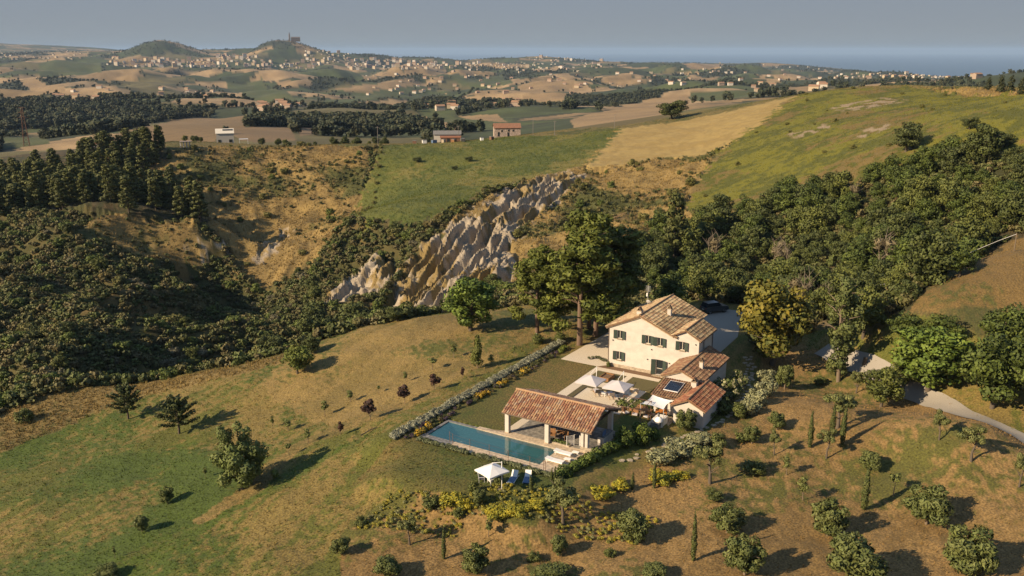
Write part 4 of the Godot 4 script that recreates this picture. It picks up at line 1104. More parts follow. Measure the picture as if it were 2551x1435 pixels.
func wood(height: float, base: float, lean: Vector3, limbs: int, reach: float, from := 0.45, forks := 1) -> Mesh:
	var st := begin()
	for f in forks:
		var way := lean + (Vector3(cos(f * 2.4 + 0.5), 0, sin(f * 2.4 + 0.5)) * reach * 0.35 if forks > 1 else Vector3.ZERO)
		var path := []; var radii := []
		for k in 6:
			var q := k / 5.0
			path.append(Vector3(way.x * q * q, -0.3 + (height + 0.3) * q, way.z * q * q) + Vector3(rng.randf_range(-1, 1), 0, rng.randf_range(-1, 1)) * base * 0.5 * (1.0 if k > 0 else 0.0))
			radii.append(base / (1.0 if forks == 1 else 1.5) * lerpf(1.15, 0.28, q))
		add_tube(st, path, radii, 6)
		for n in limbs:
			var q := rng.randf_range(from, 0.95)
			var at: Vector3 = path[int(q * 5)].lerp(path[mini(int(q * 5) + 1, 5)], q * 5 - int(q * 5))
			var a := rng.randf() * TAU
			var far := reach * rng.randf_range(0.5, 1.0)
			var tip := at + Vector3(cos(a) * far, far * rng.randf_range(0.25, 0.8), sin(a) * far)
			var mid := at.lerp(tip, 0.5) + Vector3(0, far * 0.1, 0)
			add_tube(st, [at, mid, tip], [base * 0.38 * (1.1 - q * 0.6), base * 0.24, base * 0.07], 4)
	return finish(st)

var kinds := {}                               # kind -> { protos, height, width }

func add_kind(called: String, height: float, width: float, protos: Array):
	kinds[called] = {"protos": protos, "height": height, "width": width}

func make_assets():
	rng.seed = 101
	var bark: Material = M.bark
	# olives: round, bushy, grey-green
	var p := []
	for k in 3:
		var l := lumps(32, Vector3(0, 1.68, 0), Vector3(1.5, 1.6, 1.5), 0.36, 0.62)
		p.append(tree_proto(wood(1.9, 0.13, Vector3(0.2, 0, 0.1), 6, 1.0, 0.3, 2), bark, foliage(l, 5600, 0.11, [Color(0.086, 0.100, 0.032), Color(0.062, 0.078, 0.024), Color(0.112, 0.124, 0.048)], 0.45, 2.6, 1.0), M.leaf))
	add_kind("olive", 3.6, 3.5, p)
	p = []
	for k in 3:
		var l := lumps(13, Vector3(0.15, 2.75, 0), Vector3(1.6, 1.0, 1.6), 0.36, 0.62, 0.7)
		p.append(tree_proto(wood(2.9, 0.15, Vector3(0.35 - 0.4 * k, 0, 0.2), 9, 1.25, 0.35, 2 if k == 1 else 1), M.bark_dark, foliage(l, 2600, 0.11, [Color(0.105, 0.115, 0.042), Color(0.075, 0.085, 0.030), Color(0.135, 0.140, 0.062)], 0.35, 2.0), M.leaf))
	add_kind("openolive", 3.9, 3.7, p)
	p = []
	for k in 2:
		var l := lumps(6, Vector3(0, 1.55, 0), Vector3(0.55, 0.55, 0.55), 0.22, 0.36)
		p.append(tree_proto(wood(1.5, 0.045, Vector3(0.05, 0, 0), 5, 0.5, 0.4), bark, foliage(l, 330, 0.13, [Color(0.115, 0.125, 0.042), Color(0.080, 0.095, 0.030)], 0.3, 1.8), M.leaf))
	add_kind("sapling", 2.2, 1.5, p)
	# cypress: a narrow ragged column
	p = []
	for k in 2:
		var l := []
		for n in 18:
			var q := n / 17.0
			var r := 0.30 * sin(PI * pow(lerpf(0.06, 1.0, q), 0.75)) + 0.07
			l.append([Vector3(rng.randf_range(-0.07, 0.07) + 0.12 * q * q, 0.15 + 4.3 * q, rng.randf_range(-0.07, 0.07)), Vector3(r, 0.30, r)])
		p.append(tree_proto(tube([Vector3(0, -0.2, 0), Vector3(0, 2.5, 0)], [0.07, 0.03]), bark, foliage(l, 1500, 0.10, [Color(0.042, 0.056, 0.018), Color(0.062, 0.076, 0.022), Color(0.085, 0.092, 0.028)], 0.6, 2.2), M.leaf))
	add_kind("cypress", 4.6, 0.72, p)
	# purple plum
	var l := lumps(12, Vector3(0, 1.65, 0), Vector3(0.85, 0.80, 0.85), 0.28, 0.42)
	add_kind("plum", 2.6, 2.0, [tree_proto(wood(1.3, 0.05, Vector3.ZERO, 7, 0.7, 0.35), bark, foliage(l, 1100, 0.15, [Color(0.040, 0.022, 0.022), Color(0.060, 0.030, 0.028), Color(0.085, 0.042, 0.036)], 0.4, 1.4), M.leaf)])
	# cherry: long separate boughs
	p = []
	for k in 2:
		l = []
		var st := begin()
		add_tube(st, [Vector3(0, -0.3, 0), Vector3(0.05, 2.2, 0), Vector3(0, 4.6, 0)], [0.16, 0.11, 0.03], 6)
		for n in 26:
			var q := n / 25.0
			var a := n * 2.39996
			var far := (0.35 + 2.2 * sin(PI * lerpf(0.32, 0.97, q))) * rng.randf_range(0.8, 1.1)
			var from := Vector3(0, 1.1 + 3.0 * q, 0)
			var tip := from + Vector3(cos(a) * far, 0.25 + far * 0.30 + 0.9 * q, sin(a) * far)
			add_tube(st, [from, from.lerp(tip, 0.5) + Vector3(0, -0.05, 0), tip], [0.045, 0.03, 0.012], 4)
			for s in 5:
				var w := 0.30 + 0.16 * s
				l.append([from.lerp(tip, w), Vector3(0.34, 0.24, 0.34) * lerpf(1.3, 0.8, w)])
		p.append(tree_proto(finish(st), M.bark_dark, foliage(l, 5200, 0.16, [Color(0.046, 0.060, 0.020), Color(0.070, 0.082, 0.026), Color(0.034, 0.044, 0.016)], 0.3, 1.6), M.leaf))
	add_kind("cherry", 5.2, 5.0, p)
	# broadleaf trees in several tones
	var sets := {
		"broad": [Color(0.048, 0.062, 0.017), Color(0.068, 0.080, 0.021), Color(0.034, 0.045, 0.013)],
		"greentree": [Color(0.072, 0.086, 0.020), Color(0.098, 0.108, 0.024), Color(0.050, 0.062, 0.016)],
		"deepgreen": [Color(0.054, 0.076, 0.014), Color(0.078, 0.100, 0.018), Color(0.036, 0.052, 0.011)],
		"walnut": [Color(0.080, 0.120, 0.018), Color(0.110, 0.148, 0.024), Color(0.055, 0.085, 0.015)],
		"yellowtree": [Color(0.118, 0.106, 0.015), Color(0.085, 0.088, 0.015), Color(0.155, 0.122, 0.016), Color(0.064, 0.072, 0.013)],
		"lone": [Color(0.050, 0.062, 0.020), Color(0.072, 0.084, 0.026), Color(0.035, 0.045, 0.015)],
		"acacia": [Color(0.090, 0.115, 0.020), Color(0.130, 0.145, 0.030), Color(0.060, 0.080, 0.016)],
	}
	for called in sets:
		p = []
		for k in (3 if called in ["broad", "greentree", "deepgreen"] else 1):
			l = lumps(50, Vector3(0, 4.7, 0), Vector3(3.6, 4.1, 3.6), 0.75, 1.3, 0.8)
			p.append(tree_proto(wood(5.0, 0.26, Vector3(0.4, 0, 0.2), 9, 2.8, 0.35), M.bark_dark, foliage(l, 7000 if called in ["yellowtree", "walnut"] else 5600, 0.28, sets[called], 0.5, 1.5, 0.85), M.leaf))
		add_kind(called, 9.0, 8.2, p)
	l = lumps(44, Vector3(0, 2.9, 0), Vector3(3.0, 3.1, 3.0), 0.55, 1.0, 0.95)
	for k in 7:
		l.append([Vector3(rng.randf_range(-1.4, 1.4), rng.randf_range(5.6, 6.6), rng.randf_range(-1.4, 1.4)), Vector3(0.5, 0.7, 0.5)])
	add_kind("willow", 7.0, 6.6, [tree_proto(wood(3.2, 0.16, Vector3(0.3, 0, 0.2), 8, 1.6, 0.2, 3), bark, foliage(l, 11000, 0.17, [Color(0.092, 0.118, 0.036), Color(0.125, 0.146, 0.055), Color(0.066, 0.086, 0.026)], 0.5, 2.2), M.leaf)])
	l = lumps(7, Vector3(0, 0.8, 0), Vector3(0.6, 0.5, 0.6), 0.25, 0.4)
	add_kind("fig", 1.5, 1.5, [tree_proto(wood(0.8, 0.05, Vector3.ZERO, 4, 0.4), bark, foliage(l, 240, 0.20, [Color(0.13, 0.15, 0.04), Color(0.09, 0.11, 0.03)], 0.3, 1.2), M.leaf)])
	# poplar-like, tall and loose, with dead boughs
	l = []
	for n in 52:
		var q := n / 51.0
		var r := 2.1 * sin(PI * lerpf(0.10, 0.95, q)) + 0.3
		l.append([Vector3(rng.randf_range(-1, 1) * r * 0.6, 1.2 + 10.6 * q, rng.randf_range(-1, 1) * r * 0.75), Vector3(0.72, 0.85, 0.72) * rng.randf_range(0.6, 1.2)])
	add_kind("poplar", 12.6, 5.4, [tree_proto(wood(12.0, 0.24, Vector3(-0.8, 0, 0), 26, 2.6, 0.2), M.bark, foliage(l, 4600, 0.24, [Color(0.075, 0.092, 0.030), Color(0.100, 0.112, 0.040), Color(0.050, 0.066, 0.022)], 0.45, 1.6), M.leaf)])
	# tall pines by the house: bare trunk, flat ragged tufts
	p = []
	for k in 3:
		l = []
		for n in 74:
			var q := rng.randf()
			var y := lerpf(3.9, 15.5, q)
			var far := lerpf(3.9, 1.5, pow(q, 1.7)) * pow(rng.randf(), 0.42)
			var a := rng.randf() * TAU
			l.append([Vector3(cos(a) * far + 0.05 * y, y + rng.randf_range(-0.3, 0.3), sin(a) * far), Vector3(1.15, 0.70, 1.15) * rng.randf_range(0.65, 1.25)])
		p.append(tree_proto(wood(15.0, 0.30, Vector3(0.8 - 1.0 * k, 0, 0.3), 24, 3.2, 0.36), M.bark_pine, foliage(l, 15000, 0.22, [Color(0.082, 0.098, 0.014), Color(0.110, 0.120, 0.018), Color(0.060, 0.075, 0.012)], 0.35, 2.8, 1.0), M.leaf))
	add_kind("pine", 16.2, 9.0, p)
	l = []
	for n in 12:
		var q := n / 11.0
		l.append([Vector3(rng.randf_range(-0.35, 0.35) * (1.0 - q), 0.9 + 3.4 * q, rng.randf_range(-0.35, 0.35) * (1.0 - q)), Vector3(0.85 - 0.5 * q, 0.5, 0.85 - 0.5 * q)])
	add_kind("youngpine", 4.6, 2.1, [tree_proto(tube([Vector3(0, -0.3, 0), Vector3(0.05, 4.0, 0)], [0.1, 0.03]), bark, foliage(l, 1500, 0.16, [Color(0.095, 0.105, 0.020), Color(0.070, 0.080, 0.018)], 0.3, 2.0), M.leaf)])
	# pines of the stand across the ravine
	p = []
	for k in 4:
		l = []
		for n in 30:
			var q := pow(n / 29.0, 0.85)
			var r := lerpf(2.3, 0.75, q * q)
			var a := n * 2.39996 + rng.randf()
			l.append([Vector3(cos(a) * r * 0.62, 1.8 + 9.8 * q, sin(a) * r * 0.62), Vector3(0.95, 0.62, 0.95) * lerpf(1.15, 0.85, q) * rng.randf_range(0.75, 1.25)])
		p.append(tree_proto(tube([Vector3(0, -0.5, 0), Vector3(0.1, 6, 0), Vector3(0, 11, 0)], [0.2, 0.14, 0.05]), M.bark_dark, foliage(l, 2300, 0.34, [Color(0.062, 0.070, 0.020), Color(0.088, 0.094, 0.026), Color(0.042, 0.050, 0.016)], 0.45, 1.8), M.leaf))
	add_kind("standpine", 12.2, 4.8, p)
	p = []
	for k in 2:
		l = []
		for n in 16:
			var q := n / 15.0
			l.append([Vector3(rng.randf_range(-0.5, 0.5), 0.8 + 5.6 * q, rng.randf_range(-0.5, 0.5)), Vector3(1.5 - 1.1 * q, 0.6, 1.5 - 1.1 * q)])
		p.append(tree_proto(tube([Vector3(0, -0.3, 0), Vector3(0, 5, 0)], [0.14, 0.04]), M.bark_dark, foliage(l, 1100, 0.30, [Color(0.020, 0.026, 0.012), Color(0.032, 0.038, 0.016)], 0.4, 1.6), M.leaf))
	add_kind("hillpine", 6.8, 3.6, p)
	# shrubs
	var shrubs := {
		"shrub": [Color(0.070, 0.085, 0.024), Color(0.095, 0.105, 0.030), Color(0.050, 0.062, 0.018)],
		"deepshrub": [Color(0.060, 0.090, 0.014), Color(0.040, 0.062, 0.012), Color(0.095, 0.125, 0.020)],
		"greenbush": [Color(0.120, 0.160, 0.022), Color(0.150, 0.190, 0.030)],
		"silver": [Color(0.185, 0.185, 0.125), Color(0.145, 0.148, 0.095), Color(0.220, 0.218, 0.155)],
		"broom": [Color(0.290, 0.235, 0.016), Color(0.190, 0.180, 0.022), Color(0.135, 0.142, 0.026), Color(0.330, 0.260, 0.014)],
		"oleander": [Color(0.055, 0.072, 0.022), Color(0.075, 0.090, 0.028), Color(0.060, 0.078, 0.024), Color(0.46, 0.40, 0.34)],
		"scrub": [Color(0.105, 0.100, 0.030), Color(0.078, 0.080, 0.022), Color(0.130, 0.118, 0.040)],
		"scrubgreen": [Color(0.072, 0.096, 0.020), Color(0.100, 0.124, 0.026), Color(0.052, 0.072, 0.016)],
		"scrubbrown": [Color(0.125, 0.102, 0.040), Color(0.090, 0.080, 0.032), Color(0.150, 0.116, 0.048)],
		"scrubgrey": [Color(0.110, 0.100, 0.075), Color(0.085, 0.078, 0.056), Color(0.135, 0.120, 0.090)],
	}
	for called in shrubs:
		p = []
		for k in (3 if called.begins_with("scrub") else 2):
			l = lumps(20, Vector3(0, 0.85, 0), Vector3(1.2, 0.8, 1.2), 0.26, 0.5, 0.85)
			l.append([Vector3(0, 0.45, 0), Vector3(0.95, 0.55, 0.95)])
			var o := Node3D.new()
			part("stems", tube([Vector3(0, -0.3, 0), Vector3(0.1, 0.8, 0.05)], [0.06, 0.03], 5), bark, o)
			part("foliage", foliage(l, 1500 if called.begins_with("scrub") else 1700, 0.15 if called.begins_with("scrub") else 0.14, shrubs[called], 0.5, 1.8 if called == "silver" or called == "broom" else 1.4), M.leaf, o)
			p.append(o)
		add_kind(called, 1.75, 2.6, p)
	# leafless trees
	p = []
	for k in 2:
		var st := begin()
		for f in 4:
			var a := f * 1.7 + k
			var top := Vector3(cos(a) * 1.4, rng.randf_range(5.5, 8.0), sin(a) * 1.4)
			var mid := top * 0.5 + Vector3(cos(a) * 0.4, 0, sin(a) * 0.4)
			add_tube(st, [Vector3(0, -0.4, 0), mid, top], [0.16, 0.10, 0.03], 5)
			for n in 16:
				var q := rng.randf_range(0.25, 1.0)
				var from := Vector3.ZERO.lerp(mid, q * 2.0) if q < 0.5 else mid.lerp(top, q * 2.0 - 1.0)
				var b := rng.randf() * TAU
				var far := rng.randf_range(0.7, 1.8)
				add_tube(st, [from, from + Vector3(cos(b) * far, far * 1.1, sin(b) * far)], [0.045, 0.012], 3)
		var o := Node3D.new()
		part("trunk", finish(st), M.bark_pale, o)
		l = lumps(10, Vector3(0, 5.6, 0), Vector3(2.0, 2.0, 2.0), 0.7, 1.0)
		part("crown", foliage(l, 700, 0.22, [Color(0.150, 0.120, 0.090), Color(0.115, 0.095, 0.070)], 0.2, 5.0), M.leaf, o)
		p.append(o)
	add_kind("bare", 8.2, 4.6, p)
	# tufts and far tree masses, used by the thousand
	richer = Color(1, 1, 1)
	G.far_tree = foliage(lumps(9, Vector3(0, 3.6, 0), Vector3(2.4, 2.6, 2.4), 1.2, 1.9, 0.9), 110, 1.5, [Color(0.9, 0.9, 0.9), Color(1.1, 1.1, 1.1), Color(0.7, 0.7, 0.7)], 0.7, 1.2, 0.4)
	G.low_scrub = foliage(lumps(7, Vector3(0, 0.42, 0), Vector3(0.75, 0.38, 0.75), 0.26, 0.45, 0.8), 150, 0.20, [Color(0.9, 0.9, 0.9), Color(1.15, 1.15, 1.15), Color(0.7, 0.7, 0.7)], 0.5, 1.3)
	for k in 2:
		var st := begin()
		for n in 7:
			var a := n * 0.9 + rng.randf()
			var w := Vector3(cos(a + 1.57), 0, sin(a + 1.57)) * 0.05
			var foot := Vector3(cos(a), 0, sin(a)) * 0.06
			var tip := Vector3(cos(a) * rng.randf_range(0.08, 0.30), rng.randf_range(0.5, 1.0), sin(a) * rng.randf_range(0.08, 0.30))
			for v in [foot - w, tip, foot + w]:
				st.set_color(Color(1, 1, 1) * rng.randf_range(0.8, 1.2))
				st.add_vertex(v)
		G["tuft%d" % k] = finish(st)

func grow(kind: String, called: String, label: String, group: String, category: String, at: Vector3, height: float, width: float, turn := -1.0, which := -1) -> Node3D:
	var d: Dictionary = kinds[kind]
	var protos: Array = d.protos
	var o: Node3D = protos[rng.randi() % protos.size() if which < 0 else which % protos.size()]
	var w: float = width / d.width
	var c := copy_of(o, called, label, group, at, rng.randf() * TAU if turn < 0.0 else turn, Vector3(w, height / d.height, w))
	c.set_meta("category", category)
	return c

# ---------------------------------------------------------------- buildings in the site axes: local x = a, z = -b
func site_thing(called: String, label: String, category: String, a: float, b: float, h := 0.0, group := "", turn := 0.0) -> Node3D:
	return thing(called, label, category, site(a, b, h), SITE_TURN + turn, group)

func tile_mesh() -> Mesh:
	if not G.has("tile"):
		var st := begin()
		var rings := []
		for e in 2:
			var ring := []
			var w := 0.125 if e == 0 else 0.16
			for s in 6:
				var q := PI * s / 5.0
				ring.append(Vector3(-cos(q) * w, sin(q) * w * 0.62 + (0.0 if e == 0 else 0.03), -0.03 if e == 0 else 0.48))
			rings.append(ring)
		for s in 5:
			quad(st, rings[0][s], rings[0][s + 1], rings[1][s + 1], rings[1][s])
		for s in range(1, 5):
			for v in [rings[1][0], rings[1][s], rings[1][s + 1]]:
				st.set_smooth_group(-1)
				st.add_vertex(v)
		G.tile = finish(st)
	return G.tile

# rows of clay tiles on a slope; the first `own` are meshes of their own, the rest one part
func tile_slope(roof: Node3D, corner: Vector3, across: Vector3, down: Vector3, wide: float, long: float, mats: Array, tones: Array, own: int, pitch := 0.36):
	var cols := int(round(wide / pitch)); var rows := int(round(long / 0.45))
	pitch = wide / cols
	var step := long / rows
	var up := down.cross(across).normalized()
	if up.y < 0.0:
		up = -up
	var rest := []; var tints := []
	var n := 0
	for j in range(rows - 1, -1, -1):
		for i in cols:
			var bend := Basis(across, up, across.cross(up))
			if bend.z.dot(down) < 0.0:
				bend = Basis(-across, up, down)
			bend = bend.rotated(up, rng.randf_range(-0.04, 0.04)).scaled_local(Vector3(pitch / 0.335, 1.0, step / 0.44))
			var at := corner + across * (pitch * (i + 0.5)) + down * (step * j) + up * (0.02 + rng.randf_range(-0.008, 0.012))
			var k := rng.randi() % mats.size()
			if n < own:
				var t := part("tile", tile_mesh(), mats[k], roof)
				t.transform = Transform3D(bend, at)
			else:
				rest.append(Transform3D(bend, at)); tints.append(tones[k])
			n += 1
	if rest.size() > 0:
		scatter("tiles", tile_mesh(), M.tuft, rest, tints, "", "", roof)

func tile_set(tones: Array) -> Array:
	var out := []
	for c in tones:
		var m := grained(paint(c.r, c.g, c.b, 0.9), M.stain, 1.3)
		out.append(m)
	return out

func sheet(corners: Array, thick: float) -> Mesh:
	var st := begin()
	var n: Vector3 = (corners[1] - corners[0]).cross(corners[2] - corners[0]).normalized()
	if n.y < 0.0:
		n = -n
	var low := []
	for c in corners:
		low.append(c - n * thick)
	var k: int = corners.size()
	for i in range(1, k - 1):
		for v in [corners[0], corners[i], corners[i + 1], low[0], low[i + 1], low[i]]:
			st.set_smooth_group(-1)
			st.add_vertex(v)
	for i in k:
		var e := (i + 1) % k
		quad(st, corners[i], low[i], low[e], corners[e])
	return finish(st)

func csg_box(at: Vector3, size: Vector3, op := 0) -> CSGBox3D:
	var b := CSGBox3D.new()
	b.size = size
	b.position = at
	b.operation = op
	return b

func csg_gable(outline: Array, depth: float, at: Vector3) -> CSGPolygon3D:
	var p := CSGPolygon3D.new()
	p.polygon = PackedVector2Array(outline)
	p.mode = CSGPolygon3D.MODE_DEPTH
	p.depth = depth
	p.position = at
	return p

# a window in a wall whose outside faces +z; at = middle of the opening on the wall face
func add_window(house: Node3D, at: Vector3, w: float, h: float, shutters: bool, sill := true, turn := 0.0):
	var o := Node3D.new()
	o.name = "window"
	house.add_child(o, true)
	o.position = at
	o.rotation.y = turn
	var st := begin()
	for s in [-1.0, 1.0]:
		add_box(st, Vector3(s * (w / 2 - 0.03), 0, -0.16), Vector3(0.06, h, 0.06))
		add_box(st, Vector3(0, s * (h / 2 - 0.03), -0.16), Vector3(w - 0.122, 0.06, 0.06))
	add_box(st, Vector3(0, 0, -0.16), Vector3(0.05, h - 0.122, 0.05))
	part("frame", finish(st), M.frame, o)
	part("pane", box(Vector3(w - 0.1, h - 0.1, 0.015)), M.glass, o, Vector3(0, 0, -0.175))
	if sill:
		part("sill", box(Vector3(w + 0.16, 0.06, 0.26)), M.sill, o, Vector3(0, -h / 2 - 0.03, 0.05))
	if shutters:
		for s in [-1.0, 1.0]:
			var st2 := begin()
			add_box(st2, Vector3(s * 0.23, 0, 0), Vector3(0.44, h + 0.02, 0.04))
			for k in 3:
				add_box(st2, Vector3(s * 0.23, (k - 1) * h * 0.42, 0.028), Vector3(0.42, 0.07, 0.02))
			part("shutter", finish(st2), M.shutter, o, Vector3(s * (w / 2 + 0.01), 0, 0.05), Vector3(0, -s * 0.22, 0))

func chimney(roof: Node3D, at: Vector3, w: float, tall: float):
	var c := part("chimney", box(Vector3(w, tall + 0.8, w)), M.stucco, roof, at + Vector3(0, tall / 2 - 0.4, 0))
	part("collar", box(Vector3(w + 0.12, 0.07, w + 0.12)), M.sill, c, Vector3(0, tall / 2 + 0.44, 0))
	for s in [-1.0, 1.0]:
		var st := begin()
		add_box(st, Vector3.ZERO, Vector3(0.05, 0.5, w))
		part("cap", finish(st), M.cap, c, Vector3(s * w * 0.24, tall / 2 + 0.68, 0), Vector3(0, 0, s * 0.48))

func make_house():
	rng.seed = 303
	var old := [Color(0.41, 0.30, 0.165), Color(0.34, 0.235, 0.13), Color(0.48, 0.37, 0.22), Color(0.26, 0.17, 0.095), Color(0.37, 0.23, 0.13), Color(0.44, 0.34, 0.19)]
	var old_mats := tile_set(old)
	var mid := [Color(0.36, 0.215, 0.115), Color(0.29, 0.165, 0.09), Color(0.41, 0.265, 0.145), Color(0.235, 0.125, 0.07), Color(0.34, 0.17, 0.095)]
	var mid_mats := tile_set(mid)
	var red := [Color(0.36, 0.155, 0.075), Color(0.42, 0.20, 0.095), Color(0.28, 0.11, 0.06), Color(0.44, 0.25, 0.13), Color(0.33, 0.13, 0.07)]
	var red_mats := tile_set(red)
	# main house: origin at its front left corner (a 7.7, b 29.5)
	var h := site_thing("farmhouse", "cream two-storey farmhouse with green shutters and weathered tile roof", "house", 7.7, 29.5)
	var walls := CSGCombiner3D.new()
	walls.name = "wall"
	h.add_child(walls)
	walls.add_child(csg_gable([Vector2(0, -0.5), Vector2(8.9, -0.5), Vector2(8.9, 5.45), Vector2(4.25, 7.42), Vector2(0, 5.42)], 10.9, Vector3.ZERO))
	walls.add_child(csg_gable([Vector2(8.7, -0.5), Vector2(12.05, -0.5), Vector2(12.05, 5.55), Vector2(10.4, 6.45), Vector2(8.7, 5.6)], 5.2, Vector3(0, 0, -0.003)))
	walls.add_child(csg_box(Vector3(4.45, 2.6, -5.45), Vector3(8.2, 5.2, 10.2), CSGShape3D.OPERATION_SUBTRACTION))
	walls.add_child(csg_box(Vector3(10.3, 2.6, -2.6), Vector3(2.8, 5.2, 4.5), CSGShape3D.OPERATION_SUBTRACTION))
	var holes := [[1.45, 4.56, 0.72, 1.12], [5.36, 4.54, 0.72, 1.12], [6.98, 4.50, 0.72, 1.12], [9.90, 4.48, 0.72, 1.12], [1.43, 1.68, 0.72, 1.14]]
	for w in holes:
		walls.add_child(csg_box(Vector3(w[0], w[1], 0), Vector3(w[2], w[3], 0.9), CSGShape3D.OPERATION_SUBTRACTION))
	walls.add_child(csg_box(Vector3(7.0, 1.12, 0), Vector3(0.95, 2.0, 0.9), CSGShape3D.OPERATION_SUBTRACTION))
	walls.add_child(csg_box(Vector3(12.0, 4.3, -1.9), Vector3(0.9, 1.2, 0.8), CSGShape3D.OPERATION_SUBTRACTION))
	walls.material_override = M.stucco
	for w in holes:
		add_window(h, Vector3(w[0], w[1], 0), w[2], w[3], true)
	add_window(h, Vector3(12.05, 4.3, -1.9), 0.8, 1.2, false, true, PI / 2)
	# door with tall shutters
	var d := Node3D.new()
	d.name = "door"
	h.add_child(d, true)
	d.position = Vector3(7.0, 1.12, 0)
	part("pane", box(Vector3(0.85, 1.9, 0.02)), M.glass, d, Vector3(0, 0, -0.2))
	var st := begin()
	for s in [-1.0, 1.0]:
		add_box(st, Vector3(s * 0.44, 0, -0.18), Vector3(0.07, 2.0, 0.07))
	add_box(st, Vector3(0, 0.965, -0.18), Vector3(0.8, 0.07, 0.07))
	add_box(st, Vector3(0, -0.2, -0.18), Vector3(0.8, 0.06, 0.05))
	part("frame", finish(st), M.frame, d)
	for s in [-1.0, 1.0]:
		var st2 := begin()
		add_box(st2, Vector3(s * 0.28, 0, 0), Vector3(0.54, 2.02, 0.05))
		for k in 3:
			add_box(st2, Vector3(s * 0.28, (k - 1) * 0.8, 0.034), Vector3(0.50, 0.09, 0.02))
		part("shutter", finish(st2), M.shutter, d, Vector3(s * 0.49, 0, 0.06), Vector3(0, -s * 0.35, 0))
	part("step", box(Vector3(1.5, 0.14, 0.6)), M.sill, d, Vector3(0, -1.08, 0.35))
	part("plinth", box(Vector3(6.0, 0.75, 0.05)), M.plinth, h, Vector3(3.0, 0.1, 0.026))
	# roof
	var roof := Node3D.new()
	roof.name = "roof"
	h.add_child(roof, true)
	var ridge := Vector3(4.25, 7.60, 0.3)
	part("slab", sheet([ridge, ridge + Vector3(0, 0, -11.6), Vector3(-0.45, 5.40, -11.3), Vector3(-0.45, 5.40, 0.3)], 0.14), M.eave, roof)
	part("slab", sheet([ridge, Vector3(9.25, 5.50, 0.3), Vector3(9.25, 5.50, -11.3), ridge + Vector3(0, 0, -11.6)], 0.14), M.eave, roof)
	part("slab", sheet([Vector3(10.4, 6.66, 0.35), Vector3(10.4, 6.66, -5.6), Vector3(8.55, 5.74, -5.6), Vector3(8.55, 5.74, 0.35)], 0.12), M.eave, roof)
	part("slab", sheet([Vector3(10.4, 6.66, 0.35), Vector3(12.4, 5.58, 0.35), Vector3(12.4, 5.58, -5.6), Vector3(10.4, 6.66, -5.6)], 0.12), M.eave, roof)
	var dl := Vector3(-4.70, -2.2, 0); var dr := Vector3(5.0, -2.1, 0)
	tile_slope(roof, ridge, Vector3(0, 0, -1), dr.normalized(), 11.5, dr.length(), old_mats, old, 220)
	tile_slope(roof, ridge, Vector3(0, 0, -1), dl.normalized(), 11.5, dl.length(), old_mats, old, 40)
	var er := Vector3(2.0, -1.08, 0); var el := Vector3(-1.85, -0.92, 0)
	tile_slope(roof, Vector3(10.4, 6.66, 0.35), Vector3(0, 0, -1), er.normalized(), 5.9, er.length(), old_mats, old, 100)
	tile_slope(roof, Vector3(10.4, 6.66, 0.35), Vector3(0, 0, -1), el.normalized(), 5.9, el.length(), old_mats, old, 0)
	st = begin()
	add_tube(st, [ridge + Vector3(0, 0.05, 0.02), ridge + Vector3(0, 0.05, -11.6)], [0.13, 0.13], 8)
	add_tube(st, [Vector3(10.4, 6.71, 0.37), Vector3(10.4, 6.71, -5.6)], [0.12, 0.12], 8)
	part("ridge_cap", finish(st), M.cap, roof)
	chimney(roof, Vector3(3.6, 7.35, -1.2), 0.62, 0.45)
	chimney(roof, Vector3(6.35, 6.65, -4.6), 0.48, 0.95)
	# cornice along the front, gutters, downpipes
	for c in [[Vector3(-0.4, 5.20, 0.09), Vector3(4.25, 7.36, 0.09)], [Vector3(4.25, 7.36, 0.09), Vector3(8.7, 5.47, 0.09)], [Vector3(10.4, 6.47, 0.09), Vector3(12.3, 5.42, 0.09)]]:
		var mid_at: Vector3 = (c[0] + c[1]) * 0.5
		var len: float = (c[1] - c[0]).length()
		part("cornice", box(Vector3(len, 0.13, 0.17)), M.sill, h, mid_at, Vector3(0, 0, atan2(c[1].y - c[0].y, c[1].x - c[0].x)))
	part("downpipe", tube([Vector3(-0.06, 0.0, 0.02), Vector3(-0.06, 5.25, 0.02)], [0.05, 0.05]), M.pipe, h)
	part("downpipe", tube([Vector3(12.12, 0.0, -5.0), Vector3(12.12, 5.4, -5.0), Vector3(12.4, 5.5, -5.3)], [0.05, 0.05, 0.05]), M.pipe, h)
	part("gutter", tube([Vector3(-0.5, 5.32, 0.3), Vector3(-0.5, 5.32, -11.3)], [0.06, 0.06]), M.pipe, h)
	part("gutter", tube([Vector3(12.46, 5.5, 0.35), Vector3(12.46, 5.5, -5.6)], [0.06, 0.06]), M.pipe, h)
	for at in [Vector3(0.55, 3.7, 0.05), Vector3(5.9, 3.35, 0.05), Vector3(5.4, 1.95, 0.05), Vector3(8.35, 1.95, 0.05), Vector3(11.65, 5.0, 0.05)]:
		var lamp := begin()
		add_box(lamp, Vector3.ZERO, Vector3(0.16, 0.07, 0.12))
		add_box(lamp, Vector3(0, -0.06, 0.03), Vector3(0.09, 0.06, 0.08))
		part("wall_lamp", finish(lamp), M.iron, h, at)
	# aerial with dish
	st = begin()
	add_tube(st, [Vector3(1.8, 6.3, -8.2), Vector3(1.8, 9.3, -8.2)], [0.035, 0.03], 5)
	for k in 5:
		add_tube(st, [Vector3(1.45, 8.5 + 0.17 * k, -8.2), Vector3(2.15, 8.5 + 0.17 * k, -8.2)], [0.018, 0.018], 4)
	var aerial := part("antenna", finish(st), M.pale_metal, h)
	part("dish", dish_mesh(0.34), M.pale_metal, aerial, Vector3(1.95, 7.0, -8.05), Vector3(-1.1, 0, 0))
